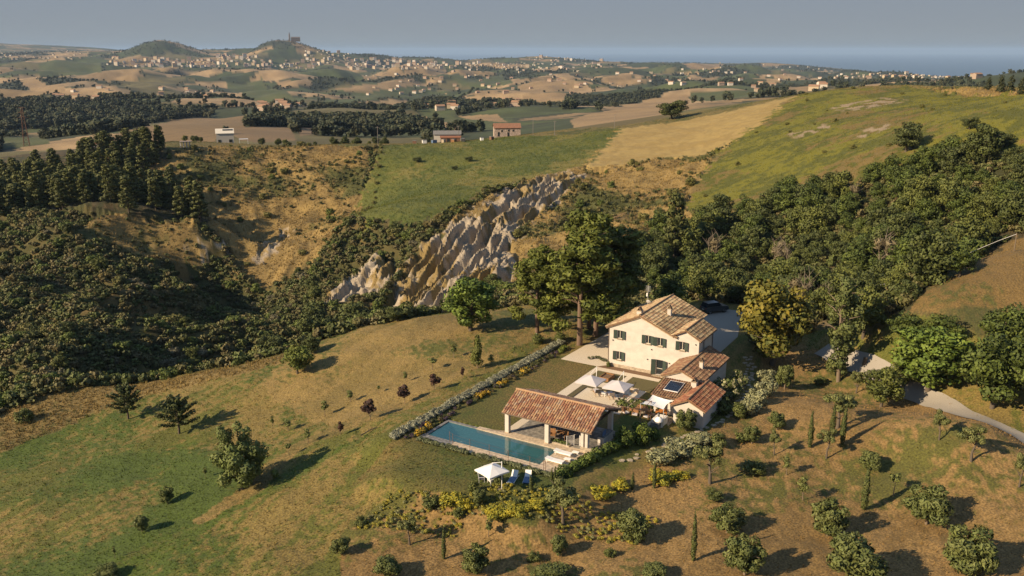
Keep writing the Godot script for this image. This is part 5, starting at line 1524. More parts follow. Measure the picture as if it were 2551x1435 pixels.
	part("amplifier", box(Vector3(0.16, 0.45, 0.14)), M.white, aerial, Vector3(1.7, 8.0, -8.15))

	# the side wing (a 17.7 to 22.3, b 23 to 33), ground -0.35
	h = site_thing("side_wing", "low cream wing with a long weathered gable roof beside the farmhouse", "building", 17.8, 23.0, -0.35)
	walls = CSGCombiner3D.new()
	walls.name = "wall"
	h.add_child(walls)
	walls.add_child(csg_gable([Vector2(0, -0.6), Vector2(4.5, -0.6), Vector2(4.5, 3.05), Vector2(2.25, 4.02), Vector2(0, 3.05)], 9.9, Vector3.ZERO))
	walls.material_override = M.stucco
	roof = Node3D.new()
	roof.name = "roof"
	h.add_child(roof, true)
	ridge = Vector3(2.2, 4.2, 0.25)
	part("slab", sheet([ridge, ridge + Vector3(0, 0, -6.7), Vector3(-0.3, 3.12, -6.7), Vector3(-0.3, 3.12, 0.25)], 0.12), M.eave, roof)
	part("slab", sheet([ridge, Vector3(4.75, 3.10, 0.25), Vector3(4.75, 3.10, -10.1), ridge + Vector3(0, 0, -10.1)], 0.12), M.eave, roof)
	dl = Vector3(-2.5, -1.08, 0); dr = Vector3(2.55, -1.10, 0)
	tile_slope(roof, ridge, Vector3(0, 0, -1), dr.normalized(), 10.3, dr.length(), mid_mats, mid, 180)
	tile_slope(roof, ridge, Vector3(0, 0, -1), dl.normalized(), 6.6, dl.length(), mid_mats, mid, 110)
	part("ridge_cap", tube([ridge + Vector3(0, 0.05, 0), ridge + Vector3(0, 0.05, -10.1)], [0.12, 0.12], 8), M.cap, roof)
	chimney(roof, Vector3(3.5, 3.72, -3.2), 0.42, 0.75)
	for c in [[Vector3(-0.3, 2.93, 0.09), Vector3(2.2, 4.02, 0.09)], [Vector3(2.2, 4.02, 0.09), Vector3(4.7, 2.95, 0.09)]]:
		var mid_at: Vector3 = (c[0] + c[1]) * 0.5
		var len: float = (c[1] - c[0]).length()
		part("cornice", box(Vector3(len, 0.12, 0.17)), M.sill, h, mid_at, Vector3(0, 0, atan2(c[1].y - c[0].y, c[1].x - c[0].x)))
	part("gutter", tube([Vector3(4.8, 3.02, 0.25), Vector3(4.8, 3.02, -10.0)], [0.06, 0.06]), M.pipe, h)

	# lean-to with a solar panel (a 18.1 to 21.7, b 18.8 to 22.5)
	h = site_thing("lean_to", "small tiled lean-to with a solar panel below the wing gable", "building", 18.1, 18.9, -0.35)
	walls = CSGCombiner3D.new()
	walls.name = "wall"
	h.add_child(walls)
	walls.add_child(csg_box(Vector3(1.75, 0.8, -2.1), Vector3(3.3, 2.6, 3.6)))
	walls.add_child(csg_box(Vector3(1.6, 0.95, -0.4), Vector3(1.0, 1.9, 1.2), CSGShape3D.OPERATION_SUBTRACTION))
	walls.material_override = M.stucco
	roof = Node3D.new()
	roof.name = "roof"
	h.add_child(roof, true)
	var top := Vector3(-0.15, 2.92, -3.95)
	var fall := Vector3(0, -0.66, 4.1)
	part("slab", sheet([top, top + Vector3(3.8, 0, 0), top + Vector3(3.8, 0, 0) + fall, top + fall], 0.1), M.eave, roof)
	tile_slope(roof, top, Vector3(1, 0, 0), fall.normalized(), 3.8, fall.length(), mid_mats, mid, 120, 0.30)
	var panel := part("solar_panel", box(Vector3(1.75, 0.07, 2.3)), M.white, h, top + fall * 0.46 + Vector3(1.95, 0.22, 0), Vector3(0.16, 0, 0))
	for k in 13:
		part("cell_strip", box(Vector3(0.11, 0.03, 2.12)), M.solar, panel, Vector3(-0.78 + 0.13 * k, 0.035, 0))

	# lower annex with the red roof (a 21.3 to 24.8, b 17.2 to 24)
	h = site_thing("annex", "low annex with a red tiled gable roof at the lower end of the house", "building", 21.3, 17.3, -0.6)
	walls = CSGCombiner3D.new()
	walls.name = "wall"
	h.add_child(walls)
	walls.add_child(csg_gable([Vector2(0, -0.8), Vector2(3.4, -0.8), Vector2(3.4, 2.42), Vector2(1.7, 3.22), Vector2(0, 2.42)], 6.5, Vector3.ZERO))
	walls.material_override = M.stucco
	roof = Node3D.new()
	roof.name = "roof"
	h.add_child(roof, true)
	ridge = Vector3(1.7, 3.42, 0.3)
	part("slab", sheet([ridge, ridge + Vector3(0, 0, -7.0), Vector3(-0.25, 2.46, -7.0), Vector3(-0.25, 2.46, 0.3)], 0.12), M.eave, roof)
	part("slab", sheet([ridge, Vector3(3.75, 2.42, 0.3), Vector3(3.75, 2.42, -7.0), ridge + Vector3(0, 0, -7.0)], 0.12), M.eave, roof)
	dl = Vector3(-1.95, -0.96, 0); dr = Vector3(2.05, -1.0, 0)
	tile_slope(roof, ridge, Vector3(0, 0, -1), dr.normalized(), 7.0, dr.length(), red_mats, red, 110)
	tile_slope(roof, ridge, Vector3(0, 0, -1), dl.normalized(), 7.0, dl.length(), red_mats, red, 110)
	part("ridge_cap", tube([ridge + Vector3(0, 0.05, 0), ridge + Vector3(0, 0.05, -7.0)], [0.12, 0.12], 8), M.cap, roof)
	chimney(roof, Vector3(0.6, 2.9, -4.9), 0.62, 0.75)
	for c in [[Vector3(-0.25, 2.30, 0.09), Vector3(1.7, 3.24, 0.09)], [Vector3(1.7, 3.24, 0.09), Vector3(3.7, 2.28, 0.09)]]:
		var mid_at: Vector3 = (c[0] + c[1]) * 0.5
		var len: float = (c[1] - c[0]).length()
		part("cornice", box(Vector3(len, 0.12, 0.17)), M.sill, h, mid_at, Vector3(0, 0, atan2(c[1].y - c[0].y, c[1].x - c[0].x)))

func dish_mesh(r: float) -> Mesh:
	var st := begin()
	for k in 12:
		var a := TAU * k / 12; var b := TAU * (k + 1) / 12
		for s in 2:
			var r0 := r * s * 0.5; var r1 := r * (s + 1) * 0.5
			var y0 := r0 * r0 * 0.8; var y1 := r1 * r1 * 0.8
			quad(st, Vector3(cos(a) * r0, y0, sin(a) * r0), Vector3(cos(b) * r0, y0, sin(b) * r0), Vector3(cos(b) * r1, y1, sin(b) * r1), Vector3(cos(a) * r1, y1, sin(a) * r1))
	return finish(st)

# ---------------------------------------------------------------- pool, deck and pool house
func ground_sheet(called: String, outline: Array, mat: Material, up: float, thick := 0.06) -> MeshInstance3D:
	var c := []
	for p in outline:
		c.append(site(p[0], p[1], up))
	return structure(called, sheet(c, thick), mat)

func make_pool():
	rng.seed = 404
	# basin
	var pool := site_thing("swimming_pool", "long rectangular swimming pool of blue-green water with a grey infinity edge", "pool", 0.0, 0.0)
	var st := begin()
	var depth := -1.45
	var L := 13.85; var W := 4.0
	add_box(st, Vector3(L / 2, depth - 0.1, -W / 2), Vector3(L + 0.4, 0.2, W + 0.4))
	add_box(st, Vector3(-0.1, depth / 2 - 0.03, -W / 2), Vector3(0.2, -depth - 0.06, W + 0.4))
	add_box(st, Vector3(L + 0.1, depth / 2 - 0.03, -W / 2), Vector3(0.2, -depth - 0.06, W + 0.4))
	add_box(st, Vector3(L / 2, depth / 2 - 0.03, 0.1), Vector3(L, -depth - 0.06, 0.2))
	add_box(st, Vector3(L / 2, depth / 2 - 0.03, -W - 0.1), Vector3(L, -depth - 0.06, 0.2))
	part("basin", finish(st), M.basin, pool)
	for k in 3:
		part("step", box(Vector3(0.55, 0.28, 2.3)), M.shelf, pool, Vector3(L - 0.28 - 0.55 * k, -0.30 - 0.30 * k, -W + 1.15))
	part("water", box(Vector3(L - 0.006, 0.02, W - 0.006)), M.water, pool, Vector3(L / 2, -0.075, -W / 2))
	for at in [Vector3(2.4, -1.44, -2.9), Vector3(7.0, -1.44, -1.6), Vector3(12.0, -1.44, -1.2), Vector3(4.4, -1.44, -1.0)]:
		part("drain", box(Vector3(0.22, 0.02, 0.22)), M.white, pool, at)
	# edge and deck
	ground_sheet("pool_edge", [[-0.35, -0.02], [0.0, -0.02], [0.0, 4.0], [-0.35, 4.0]], M.grey_stone, 0.02, 0.5)
	ground_sheet("pool_edge", [[-0.35, 4.003], [3.7, 4.003], [3.7, 4.36], [-0.35, 4.36]], M.grey_stone, 0.02, 0.5)
	ground_sheet("pool_edge", [[-0.45, -1.40], [3.62, -1.40], [3.62, 0.0], [-0.45, -0.025]], M.grey_stone, 0.015, 0.6)
	ground_sheet("pool_deck", [[3.625, -1.42], [16.6, -1.42], [16.6, 0.0], [3.625, 0.0]], M.deck, 0.03, 0.5)
	ground_sheet("pool_deck", [[13.85, 0.005], [16.6, 0.005], [16.6, 5.2], [13.85, 5.2]], M.deck, 0.03, 0.5)
	ground_sheet("pool_deck", [[3.705, 4.0], [13.845, 4.0], [13.845, 5.2], [6.9, 5.2], [6.9, 4.75], [3.705, 4.6]], M.deck, 0.03, 0.5)
	ground_sheet("terrace", [[7.6, 5.205], [17.6, 5.205], [17.6, 11.2], [7.6, 11.2]], M.concrete, 0.025, 0.3)
	# fence of thin posts and wires along the lawn side
	var f := site_thing("pool_fence", "thin rusty post and wire fence along the pool deck", "fence", 3.1, -0.3)
	var posts := [[3.1, -0.25], [3.75, -0.6], [6.0, -0.75], [8.4, -0.8], [10.7, -0.85], [13.3, -1.0], [14.9, -1.05], [15.2, -1.2]]
	for p in posts:
		part("post", tube([Vector3(p[0] - 3.1, -0.1, -(p[1] + 0.3)), Vector3(p[0] - 3.1, 1.2, -(p[1] + 0.3))], [0.025, 0.025], 5), M.rust, f)
	for k in 3:
		var path := []; var radii := []
		for p in posts:
			path.append(Vector3(p[0] - 3.1, 0.35 + 0.38 * k, -(p[1] + 0.3))); radii.append(0.008)
		part("wire", tube(path, radii, 3), M.rust, f)
	# pool house
	var tones := [Color(0.47, 0.265, 0.145), Color(0.52, 0.325, 0.185), Color(0.40, 0.185, 0.105), Color(0.27, 0.135, 0.085), Color(0.52, 0.375, 0.25), Color(0.44, 0.22, 0.125), Color(0.36, 0.20, 0.13), Color(0.56, 0.35, 0.18)]
	var mats := tile_set(tones)
	var h := site_thing("pool_house", "open pool house with white pillars and a striped clay tile roof", "pool house", 7.0, 4.3)
	for c in [[0.15, 0.62], [5.1, 0.52], [9.15, 0.75], [9.62, 0.75], [0.15, 6.6], [5.1, 6.6], [9.5, 6.7]]:
		var slim: bool = c[0] > 9.0 and c[1] < 1.0
		var p := part("pillar", box(Vector3(0.30 if slim else 0.46, 2.42, 0.46)), M.stucco, h, Vector3(c[0], 1.2, -c[1]))
		part("base", box(Vector3(0.34 if slim else 0.52, 0.10, 0.52)), M.sill, p, Vector3(0, -1.15, 0))
	var roof := Node3D.new()
	roof.name = "roof"
	h.add_child(roof, true)
	var ridge := Vector3(-0.15, 4.15, -2.95)
	var eave := Vector3(-0.15, 2.58, 0.15)
	var back := Vector3(-0.15, 2.62, -7.1)
	var long := Vector3(10.7, 0, 0)
	part("slab", sheet([ridge, ridge + long, eave + long, eave], 0.10), M.eave, roof)
	part("slab", sheet([ridge, back, back + long, ridge + long], 0.10), M.eave, roof)
	tile_slope(roof, ridge + Vector3(0, 0, 0), Vector3(1, 0, 0), (eave - ridge).normalized(), 10.7, (eave - ridge).length(), mats, tones, 296, 0.285)
	tile_slope(roof, ridge, Vector3(1, 0, 0), (back - ridge).normalized(), 10.7, (back - ridge).length(), mats, tones, 0, 0.285)
	part("ridge_cap", tube([ridge + Vector3(0, 0.06, 0), ridge + long + Vector3(0, 0.06, 0)], [0.13, 0.13], 8), mats[1], roof)
	for x in [0.15, 5.1, 9.5]:
		part("tie_beam", box(Vector3(0.18, 0.22, 6.6)), M.beam, h, Vector3(x, 2.36, -3.6))
		part("king_post", box(Vector3(0.14, 1.5, 0.14)), M.beam, h, Vector3(x, 3.2, -2.95))
	part("wall_plate", box(Vector3(10.4, 0.2, 0.2)), M.beam, h, Vector3(5.15, 2.50, -0.55))
	part("wall_plate", box(Vector3(10.4, 0.2, 0.2)), M.beam, h, Vector3(5.15, 2.52, -6.65))
	for k in 12:
		part("rafter", box(Vector3(0.09, 0.12, 3.4)), M.beam, roof, Vector3(0.1 + 0.92 * k, 3.20, -1.42), Vector3(0.468, 0, 0))
	part("gutter", tube([eave + Vector3(0, -0.06, 0.04), eave + long + Vector3(0, -0.06, 0.04)], [0.05, 0.05]), M.pipe, h)
	part("downpipe", tube([Vector3(9.38, 0.05, -0.62), Vector3(9.38, 2.5, -0.62)], [0.045, 0.045]), M.pipe, h)

# ---------------------------------------------------------------- yard, paths and garden furniture
func strip(path: Array, width: float, up: float) -> Mesh:
	var curve := Curve3D.new()
	for k in path.size():
		var p: Vector2 = path[k]
		var q: Vector2 = (path[mini(k + 1, path.size() - 1)] - path[maxi(k - 1, 0)]) / 6.0
		curve.add_point(Vector3(p.x, 0, p.y), Vector3(-q.x, 0, -q.y), Vector3(q.x, 0, q.y))
	var st := begin()
	var n := int(curve.get_baked_length() / 0.7)
	var rows := []
	for k in n + 1:
		var at := curve.sample_baked(curve.get_baked_length() * k / n)
		var on := curve.sample_baked(minf(curve.get_baked_length() * k / n + 0.3, curve.get_baked_length()))
		var dir := (on - at).normalized() if k < n else (at - curve.sample_baked(curve.get_baked_length() - 0.4)).normalized()
		var side := Vector3(-dir.z, 0, dir.x)
		var row := []
		var half := width * 0.5 * (1.0 + 0.08 * bumps.get_noise_2d(at.x * 3.0, at.z * 3.0))
		for s in 7:
			var p := at + side * half * (s / 3.0 - 1.0)
			p.y = ground(p.x, p.z) + up
			row.append(p)
		rows.append(row)
	for k in n:
		for s in 6:
			st.set_smooth_group(0)
			for v in [rows[k][s], rows[k + 1][s], rows[k][s + 1], rows[k][s + 1], rows[k + 1][s], rows[k + 1][s + 1]]:
				st.add_vertex(v)
	return finish(st)

func parasol(called: String, label: String, a: float, b: float, ground_h: float, high: float, size: float, mast: Vector2, cloth: Material, turn := 0.0) -> Node3D:
	var o := site_thing(called, label, "parasol", mast.x, mast.y, ground_h, "parasols")
	var c := Vector3(a - mast.x, high, -(b - mast.y))
	var st := begin()
	var s := size / 2
	var ring := []
	for k in 8:
		var q := turn + PI / 4 * k
		var r := s * (sqrt(2.0) if k % 2 == 1 else 1.0)
		ring.append(c + Vector3(cos(q) * r, -0.02 if k % 2 == 1 else 0.03, sin(q) * r))
	var tip := c + Vector3(0, size * 0.24, 0)
	for k in 8:
		var e := (k + 1) % 8
		var m1: Vector3 = tip.lerp(ring[k], 0.5) + Vector3(0, -0.03, 0)
		var m2: Vector3 = tip.lerp(ring[e], 0.5) + Vector3(0, -0.03, 0)
		for v in [tip, m1, m2, m1, ring[k], ring[e], m1, ring[e], m2]:
			st.set_smooth_group(-1)
			st.add_vertex(v)
		quad(st, ring[k], ring[k] + Vector3(0, -0.14, 0), ring[e] + Vector3(0, -0.14, 0), ring[e])
	part("canopy", finish(st), cloth, o)
	for k in 4:
		part("rib", tube([tip + Vector3(0, -0.06, 0), ring[2 * k + 1] + Vector3(0, -0.03, 0)], [0.018, 0.012], 4), M.white, o)
	part("mast", tube([Vector3(0, 0, 0), Vector3(0, high + size * 0.24 + 0.2, 0)], [0.045, 0.04], 6), M.white, o)
	part("arm", tube([Vector3(0, high + size * 0.24 + 0.1, 0), tip + Vector3(0, 0.18, 0), tip + Vector3(0, -0.05, 0)], [0.035, 0.03, 0.02], 5), M.white, o)
	var base := begin()
	for k in 4:
		add_box(base, Vector3(-0.27 + 0.54 * (k % 2), 0.04, -0.27 + 0.54 * (k / 2)), Vector3(0.5, 0.08, 0.5))
	part("base", finish(base), M.stone, o)
	return o

func lounger(label: String, a: float, b: float, h: float, turn: float, raised: float, frame: Material, cloth: Material, back: Material) -> Node3D:
	var o := site_thing("sun_lounger", label, "sun lounger", a, b, h, "sun loungers", turn)
	part("seat", box(Vector3(1.25, 0.07, 0.62)), cloth, o, Vector3(0.3, 0.34, 0))
	part("backrest", box(Vector3(0.72, 0.06, 0.62)), back, o, Vector3(-0.33 - 0.33 * cos(raised), 0.35 + 0.33 * sin(raised), 0), Vector3(0, 0, -raised))
	var st := begin()
	for s in [-1.0, 1.0]:
		add_box(st, Vector3(0.02, 0.29, s * 0.33), Vector3(1.9, 0.05, 0.04))
	part("frame", finish(st), frame, o)
	for p in [[-0.8, -0.3], [-0.8, 0.3], [0.8, -0.3], [0.8, 0.3]]:
		part("leg", box(Vector3(0.04, 0.27, 0.04)), frame, o, Vector3(p[0], 0.135, p[1]))
	return o

func chair(called: String, label: String, a: float, b: float, h: float, turn: float, mat: Material, cushion: Material, group := "") -> Node3D:
	var o := site_thing(called, label, "chair", a, b, h, group, turn)
	part("seat", box(Vector3(0.6, 0.12, 0.58)), cushion, o, Vector3(0, 0.42, 0))
	part("backrest", box(Vector3(0.6, 0.5, 0.08)), mat, o, Vector3(0, 0.72, -0.3), Vector3(-0.15, 0, 0))
	for s in [-1.0, 1.0]:
		part("armrest", box(Vector3(0.07, 0.06, 0.6)), mat, o, Vector3(s * 0.34, 0.62, 0))
		for z in [-0.26, 0.26]:
			part("leg", box(Vector3(0.05, 0.6, 0.05)), mat, o, Vector3(s * 0.34, 0.3, z))
	return o

func table(called: String, label: String, a: float, b: float, h: float, size: Vector3, mat: Material, turn := 0.0) -> Node3D:
	var o := site_thing(called, label, "table", a, b, h, "", turn)
	var n := int(round(size.z / 0.14))
	for k in n:
		part("plank", box(Vector3(size.x, 0.04, size.z / n - 0.012)), mat, o, Vector3(0, size.y, -size.z / 2 + size.z / n * (k + 0.5)))
	for p in [[-1, -1], [-1, 1], [1, -1], [1, 1]]:
		part("leg", box(Vector3(0.06, size.y - 0.02, 0.06)), mat, o, Vector3(p[0] * (size.x / 2 - 0.08), size.y / 2 - 0.01, p[1] * (size.z / 2 - 0.08)))
	return o

func pot(label: String, a: float, b: float, h: float, size: float, tones: Array):
	var o := site_thing("plant_pot", label, "potted plant", a, b, h, "terracotta pots on the patio")
	part("pot", tube([Vector3(0, 0, 0), Vector3(0, size * 0.5, 0), Vector3(0, size * 0.55, 0)], [size * 0.22, size * 0.32, size * 0.36], 10), M.terracotta, o)
	part("plant", foliage(lumps(5, Vector3(0, size * 0.85, 0), Vector3(size, size, size) * 0.35, size * 0.2, size * 0.3), 160, 0.11, tones, 0.4), M.leaf, o)

func make_yard():
	rng.seed = 505
	ground_sheet("courtyard", [[6.5, 15.6], [15.5, 15.6], [15.5, 28.38], [6.5, 28.38]], M.gravel, 0.015)
	ground_sheet("forecourt", [[1.1, 28.6], [6.6, 28.6], [7.4, 29.4], [7.4, 43.0], [1.7, 43.0]], M.gravel, 0.015)
	ground_sheet("gravel_path", [[6.6, 5.21], [7.59, 5.21], [7.59, 15.59], [6.6, 15.59]], M.gravel, 0.016)
	ground_sheet("planting_strip", [[6.6, 28.4], [15.4, 28.4], [15.4, 29.45], [7.45, 29.45]], M.mulch, 0.06, 0.2)
	ground_sheet("lawn_panel", [[7.35, 23.7], [11.3, 23.7], [11.3, 27.15], [7.35, 27.15]], M.lawn, 0.05, 0.1)
	ground_sheet("lawn_panel", [[12.1, 23.6], [15.9, 23.6], [15.9, 27.3], [12.1, 27.3]], M.lawn, 0.05, 0.1)
	ground_sheet("thyme_border", [[7.9, 16.45], [15.25, 16.45], [15.25, 17.25], [7.9, 17.25]], M.thyme, 0.10, 0.15)
	ground_sheet("thyme_border", [[7.9, 21.1], [12.9, 21.1], [12.9, 21.9], [7.9, 21.9]], M.thyme, 0.10, 0.15)
	ground_sheet("thyme_border", [[7.9, 17.255], [8.65, 17.255], [8.65, 21.095], [7.9, 21.095]], M.thyme, 0.10, 0.15)
	ground_sheet("thyme_border", [[14.85, 17.255], [15.25, 17.255], [15.25, 20.6], [14.85, 20.6]], M.thyme, 0.10, 0.15)
	ground_sheet("patio", [[15.6, 12.2], [21.2, 12.2], [21.2, 18.7], [15.6, 18.7]], M.stone, -0.30, 0.3)
	ground_sheet("rear_yard", [[12.5, 44.0], [18.6, 41.0], [18.6, 50.0], [15.5, 63.0], [9.5, 63.0]], M.gravel_grey, 0.03, 0.1)
	structure("drive", strip([Vector2(57.0, -68.0), Vector2(54.6, -76.4), Vector2(52.5, -82.8), Vector2(50.6, -87.1), Vector2(49.1, -93.0), Vector2(47.4, -98.4), Vector2(46.0, -103.2), Vector2(44.8, -108.1), Vector2(42.7, -114.2)], 2.7, 0.12), M.gravel_grey)
	# stepping stones round the garden
	var line := [Vector2(11.0, -81.4), Vector2(13.1, -83.1), Vector2(15.0, -84.9), Vector2(16.9, -86.3), Vector2(19.4, -88.0), Vector2(21.5, -89.5), Vector2(23.8, -91.7), Vector2(26.1, -94.6), Vector2(28.2, -99.2), Vector2(30.1, -104.7), Vector2(31.8, -110.6), Vector2(32.0, -113.1)]
	var path := thing("stepping_stone_path", "curved path of pale irregular stepping stones round the annex", "path", at_ground(19.4, -88.0))
	for k in line.size() - 1:
		var p: Vector2 = line[k]
		var q: Vector2 = line[k + 1]
		var n := int(p.distance_to(q) / 0.75)
		for m in n:
			var at := p.lerp(q, (m + rng.randf() * 0.4) / n)
			for s in (1 if k < 7 else 2):
				var x := at.x + rng.randf_range(-0.25, 0.25) + (s - 0.5) * 0.7 * float(k >= 7)
				var z := at.y + rng.randf_range(-0.2, 0.2)
				var ring := []
				var r := rng.randf_range(0.22, 0.38)
				for c in 6:
					var w := TAU * c / 6
					ring.append(Vector3(cos(w) * r * rng.randf_range(0.8, 1.2), 0.0, sin(w) * r * rng.randf_range(0.7, 1.0)))
				part("stone", sheet(ring, 0.12), M.stone, path, Vector3(x, ground(x, z) + 0.07, z) - path.position)
	# parasols
	parasol("parasol", "grey-white parasol, left of the two over the gravel yard", 10.55, 18.25, 0.02, 2.25, 2.8, Vector2(10.1, 20.75), M.cloth)
	parasol("parasol", "grey-white parasol, right of the two over the gravel yard", 14.06, 18.3, 0.02, 2.25, 2.8, Vector2(13.55, 21.0), M.cloth)
	parasol("parasol", "white square parasol on the lawn below the pool", 12.35, -6.5, -0.32, 2.15, 2.35, Vector2(13.0, -5.8), M.white, 0.35)
	# loungers and seats
	lounger("white sun lounger on the pool deck, farther of the two", 14.95, 3.05, 0.03, 0.0, 0.12, M.white, M.white, M.white)
	lounger("white sun lounger on the pool deck, nearer of the two", 15.05, 1.05, 0.03, 0.0, 0.12, M.white, M.white, M.white)
	lounger("sun lounger with blue cushion on the lawn, left one", 13.1, -3.9, -0.32, -1.35, 0.85, M.white, M.blue_cloth, M.white)
	lounger("sun lounger with blue cushion on the lawn, right one", 14.3, -3.2, -0.32, -1.2, 0.85, M.white, M.blue_cloth, M.white)
	lounger("dark reclining lounger under the left yard parasol", 10.75, 19.7, 0.02, 2.2, 0.9, M.timber, M.cloth, M.dark_cloth)
	lounger("pale reclining lounger under the right yard parasol", 12.55, 19.75, 0.02, 2.2, 0.9, M.timber, M.cloth, M.cloth)
	table("side_table", "small white side table between the yard loungers", 11.65, 19.7, 0.02, Vector3(0.5, 0.4, 0.5), M.white)
	table("side_table", "low white table on the deck between the white loungers", 15.9, 2.1, 0.03, Vector3(0.7, 0.25, 0.45), M.white)
	table("side_table", "low white table on the deck behind the farther lounger", 15.9, 3.9, 0.03, Vector3(0.7, 0.25, 0.45), M.white)
	chair("garden_chair", "white armchair under the parasol on the lawn", 11.6, -5.4, -0.32, 2.6, M.white, M.cloth)
	chair("garden_chair", "grey armchair in the shade of the lawn parasol", 10.5, -5.5, -0.32, 2.2, M.pale_metal, M.dark_cloth)
	# trough in the small lawn
	var t := site_thing("wooden_planter", "square brown wooden planter beside the left yard parasol", "planter", 9.55, 25.0, 0.05)
	for s in [-1.0, 1.0]:
		part("board", box(Vector3(0.08, 0.45, 1.9)), M.timber, t, Vector3(s * 0.6, 0.22, 0))
		part("board", box(Vector3(1.11, 0.45, 0.08)), M.timber, t, Vector3(0, 0.22, s * 0.9))
	part("soil", box(Vector3(1.11, 0.1, 1.71)), M.mulch, t, Vector3(0, 0.25, 0))
	t = site_thing("bench", "pale stone bench at the edge of the gravel yard", "bench", 14.3, 22.6, 0.02)
	part("seat", box(Vector3(1.1, 0.1, 0.5)), M.deck, t, Vector3(0, 0.42, 0))
	for s in [-1.0, 1.0]:
		part("leg", box(Vector3(0.18, 0.37, 0.42)), M.deck, t, Vector3(s * 0.4, 0.185, 0))
	# pool house furniture
	chair("sofa_chair", "orange-brown lounge chair under the pool house roof, left one", 12.0, 6.1, 0.03, 0.3, M.timber, M.timber, "pool house chairs")
	chair("sofa_chair", "orange-brown lounge chair under the pool house roof, right one", 13.3, 6.4, 0.03, -0.4, M.timber, M.dark_cloth, "pool house chairs")
	chair("sofa_chair", "blue-grey lounge chair deep under the pool house roof", 11.8, 8.6, 0.03, 1.2, M.blue_cloth, M.blue_cloth, "pool house chairs")
	table("coffee_table", "orange-brown low table under the pool house roof", 12.6, 7.1, 0.03, Vector3(1.1, 0.42, 0.7), M.timber, 0.2)
	t = site_thing("counter", "white masonry counter with a sink in the pool house corner", "counter", 17.2, 8.2, 0.03)
	part("body", box(Vector3(0.7, 0.9, 2.2)), M.stucco, t, Vector3(0, 0.45, 0))
	part("top", box(Vector3(0.78, 0.05, 2.28)), M.grey_stone, t, Vector3(0, 0.925, 0))
	part("screen", box(Vector3(0.04, 0.5, 0.8)), M.blue_cloth, t, Vector3(0.1, 1.2, 0.5))
	for g in [["left leaf of the white slatted pool gate", 14.55, 5.35, 0.9], ["right leaf of the white slatted pool gate", 15.75, 5.65, -0.5]]:
		t = site_thing("gate", g[0], "gate", g[1], g[2], 0.03, "", g[3])
		for s in [-1.0, 1.0]:
			part("stile", box(Vector3(0.05, 1.2, 0.05)), M.white, t, Vector3(s * 0.42, 0.6, 0))
		for k in 9:
			part("slat", box(Vector3(0.79, 0.045, 0.02)), M.white, t, Vector3(0, 0.14 + 0.125 * k, 0))
	t = site_thing("low_wall", "low pale stone wall at the right end of the deck", "wall", 17.0, 5.2, 0.0)
	part("wall", box(Vector3(1.8, 0.55, 0.3)), M.stone, t, Vector3(-0.1, 0.26, 0.3))
	part("wall", box(Vector3(0.3, 0.55, 3.0)), M.stone, t, Vector3(0.95, 0.26, -1.35))
	# patio: pergola, oven, tables, sail
	t = site_thing("pergola", "rusty iron pergola with vines over the stone patio", "pergola", 17.2, 14.9, -0.32)
	var st := begin()
	for p in [[-1.5, -1.4], [1.8, -1.4], [-1.5, 1.6], [1.8, 1.6]]:
		part("post", tube([Vector3(p[0], 0, p[1]), Vector3(p[0], 2.45, p[1])], [0.05, 0.05], 5), M.rust, t)
	for k in 5:
		part("beam", tube([Vector3(-1.5 + 0.825 * k, 2.45, -1.5), Vector3(-1.5 + 0.825 * k, 2.45, 1.7)], [0.03, 0.03], 4), M.rust, t)
	for z in [-1.4, 1.6]:
		part("beam", tube([Vector3(-1.6, 2.42, z), Vector3(1.9, 2.42, z)], [0.035, 0.035], 4), M.rust, t)
	part("vine", foliage(lumps(16, Vector3(-0.4, 2.45, 0.3), Vector3(1.9, 0.25, 2.0), 0.25, 0.42, 0.5), 520, 0.17, [Color(0.10, 0.13, 0.02), Color(0.07, 0.09, 0.018), Color(0.14, 0.16, 0.03)], 0.2, 1.3), M.leaf, t)
	table("dining_table", "long wooden dining table under the pergola", 17.7, 17.4, -0.30, Vector3(2.0, 0.74, 0.9), M.timber, 0.1)
	table("orange_table", "bright orange slatted table beside the outdoor oven", 19.6, 18.0, -0.30, Vector3(1.3, 0.74, 1.0), M.orange, 0.35)
	for c in [[16.0, 16.3, 1.0, "pale rattan chair at the left end of the patio"], [17.1, 16.4, 0.2, "wooden chair with a pale cushion on the patio"], [18.5, 16.5, -0.2, "brown chair at the dining table near the oven"], [17.2, 18.3, 3.0, "chair at the far side of the dining table"]]:
		chair("patio_chair", c[3], c[0], c[1], -0.30, c[2], M.timber, M.cloth, "patio chairs")
	for c in [[16.6, 18.9, 0.9, "tall terracotta pot with a shrub left of the sail"], [17.3, 19.1, 0.7, "terracotta pot with flowers under the sail edge"], [16.1, 17.7, 0.8, "terracotta pot at the corner of the gravel yard"], [18.9, 18.9, 0.7, "terracotta pot beside the lean-to door"]]:
		pot(c[3], c[0], c[1], -0.32, c[2], [Color(0.10, 0.13, 0.03), Color(0.30, 0.26, 0.08), Color(0.07, 0.09, 0.02)])
	t = site_thing("outdoor_oven", "white outdoor oven and worktop at the patio edge", "oven", 20.2, 16.0, -0.32)
	part("worktop", box(Vector3(1.2, 0.85, 1.9)), M.white, t, Vector3(0, 0.42, 0))
	part("dome", tube([Vector3(0.25, 0.84, 0.9), Vector3(0.25, 1.15, 0.9), Vector3(0.25, 1.35, 0.9)], [0.5, 0.42, 0.12], 12), M.white, t)
	part("hearth", box(Vector3(0.9, 0.8, 0.7)), M.grey_stone, t, Vector3(0.1, 0.4, 1.31))
	part("flue", tube([Vector3(0.25, 1.3, 0.9), Vector3(0.25, 1.9, 0.9)], [0.08, 0.08], 8), M.iron, t)
	t = site_thing("patio_wall", "low grey wall along the lower side of the patio", "wall", 19.6, 14.9, -0.5)
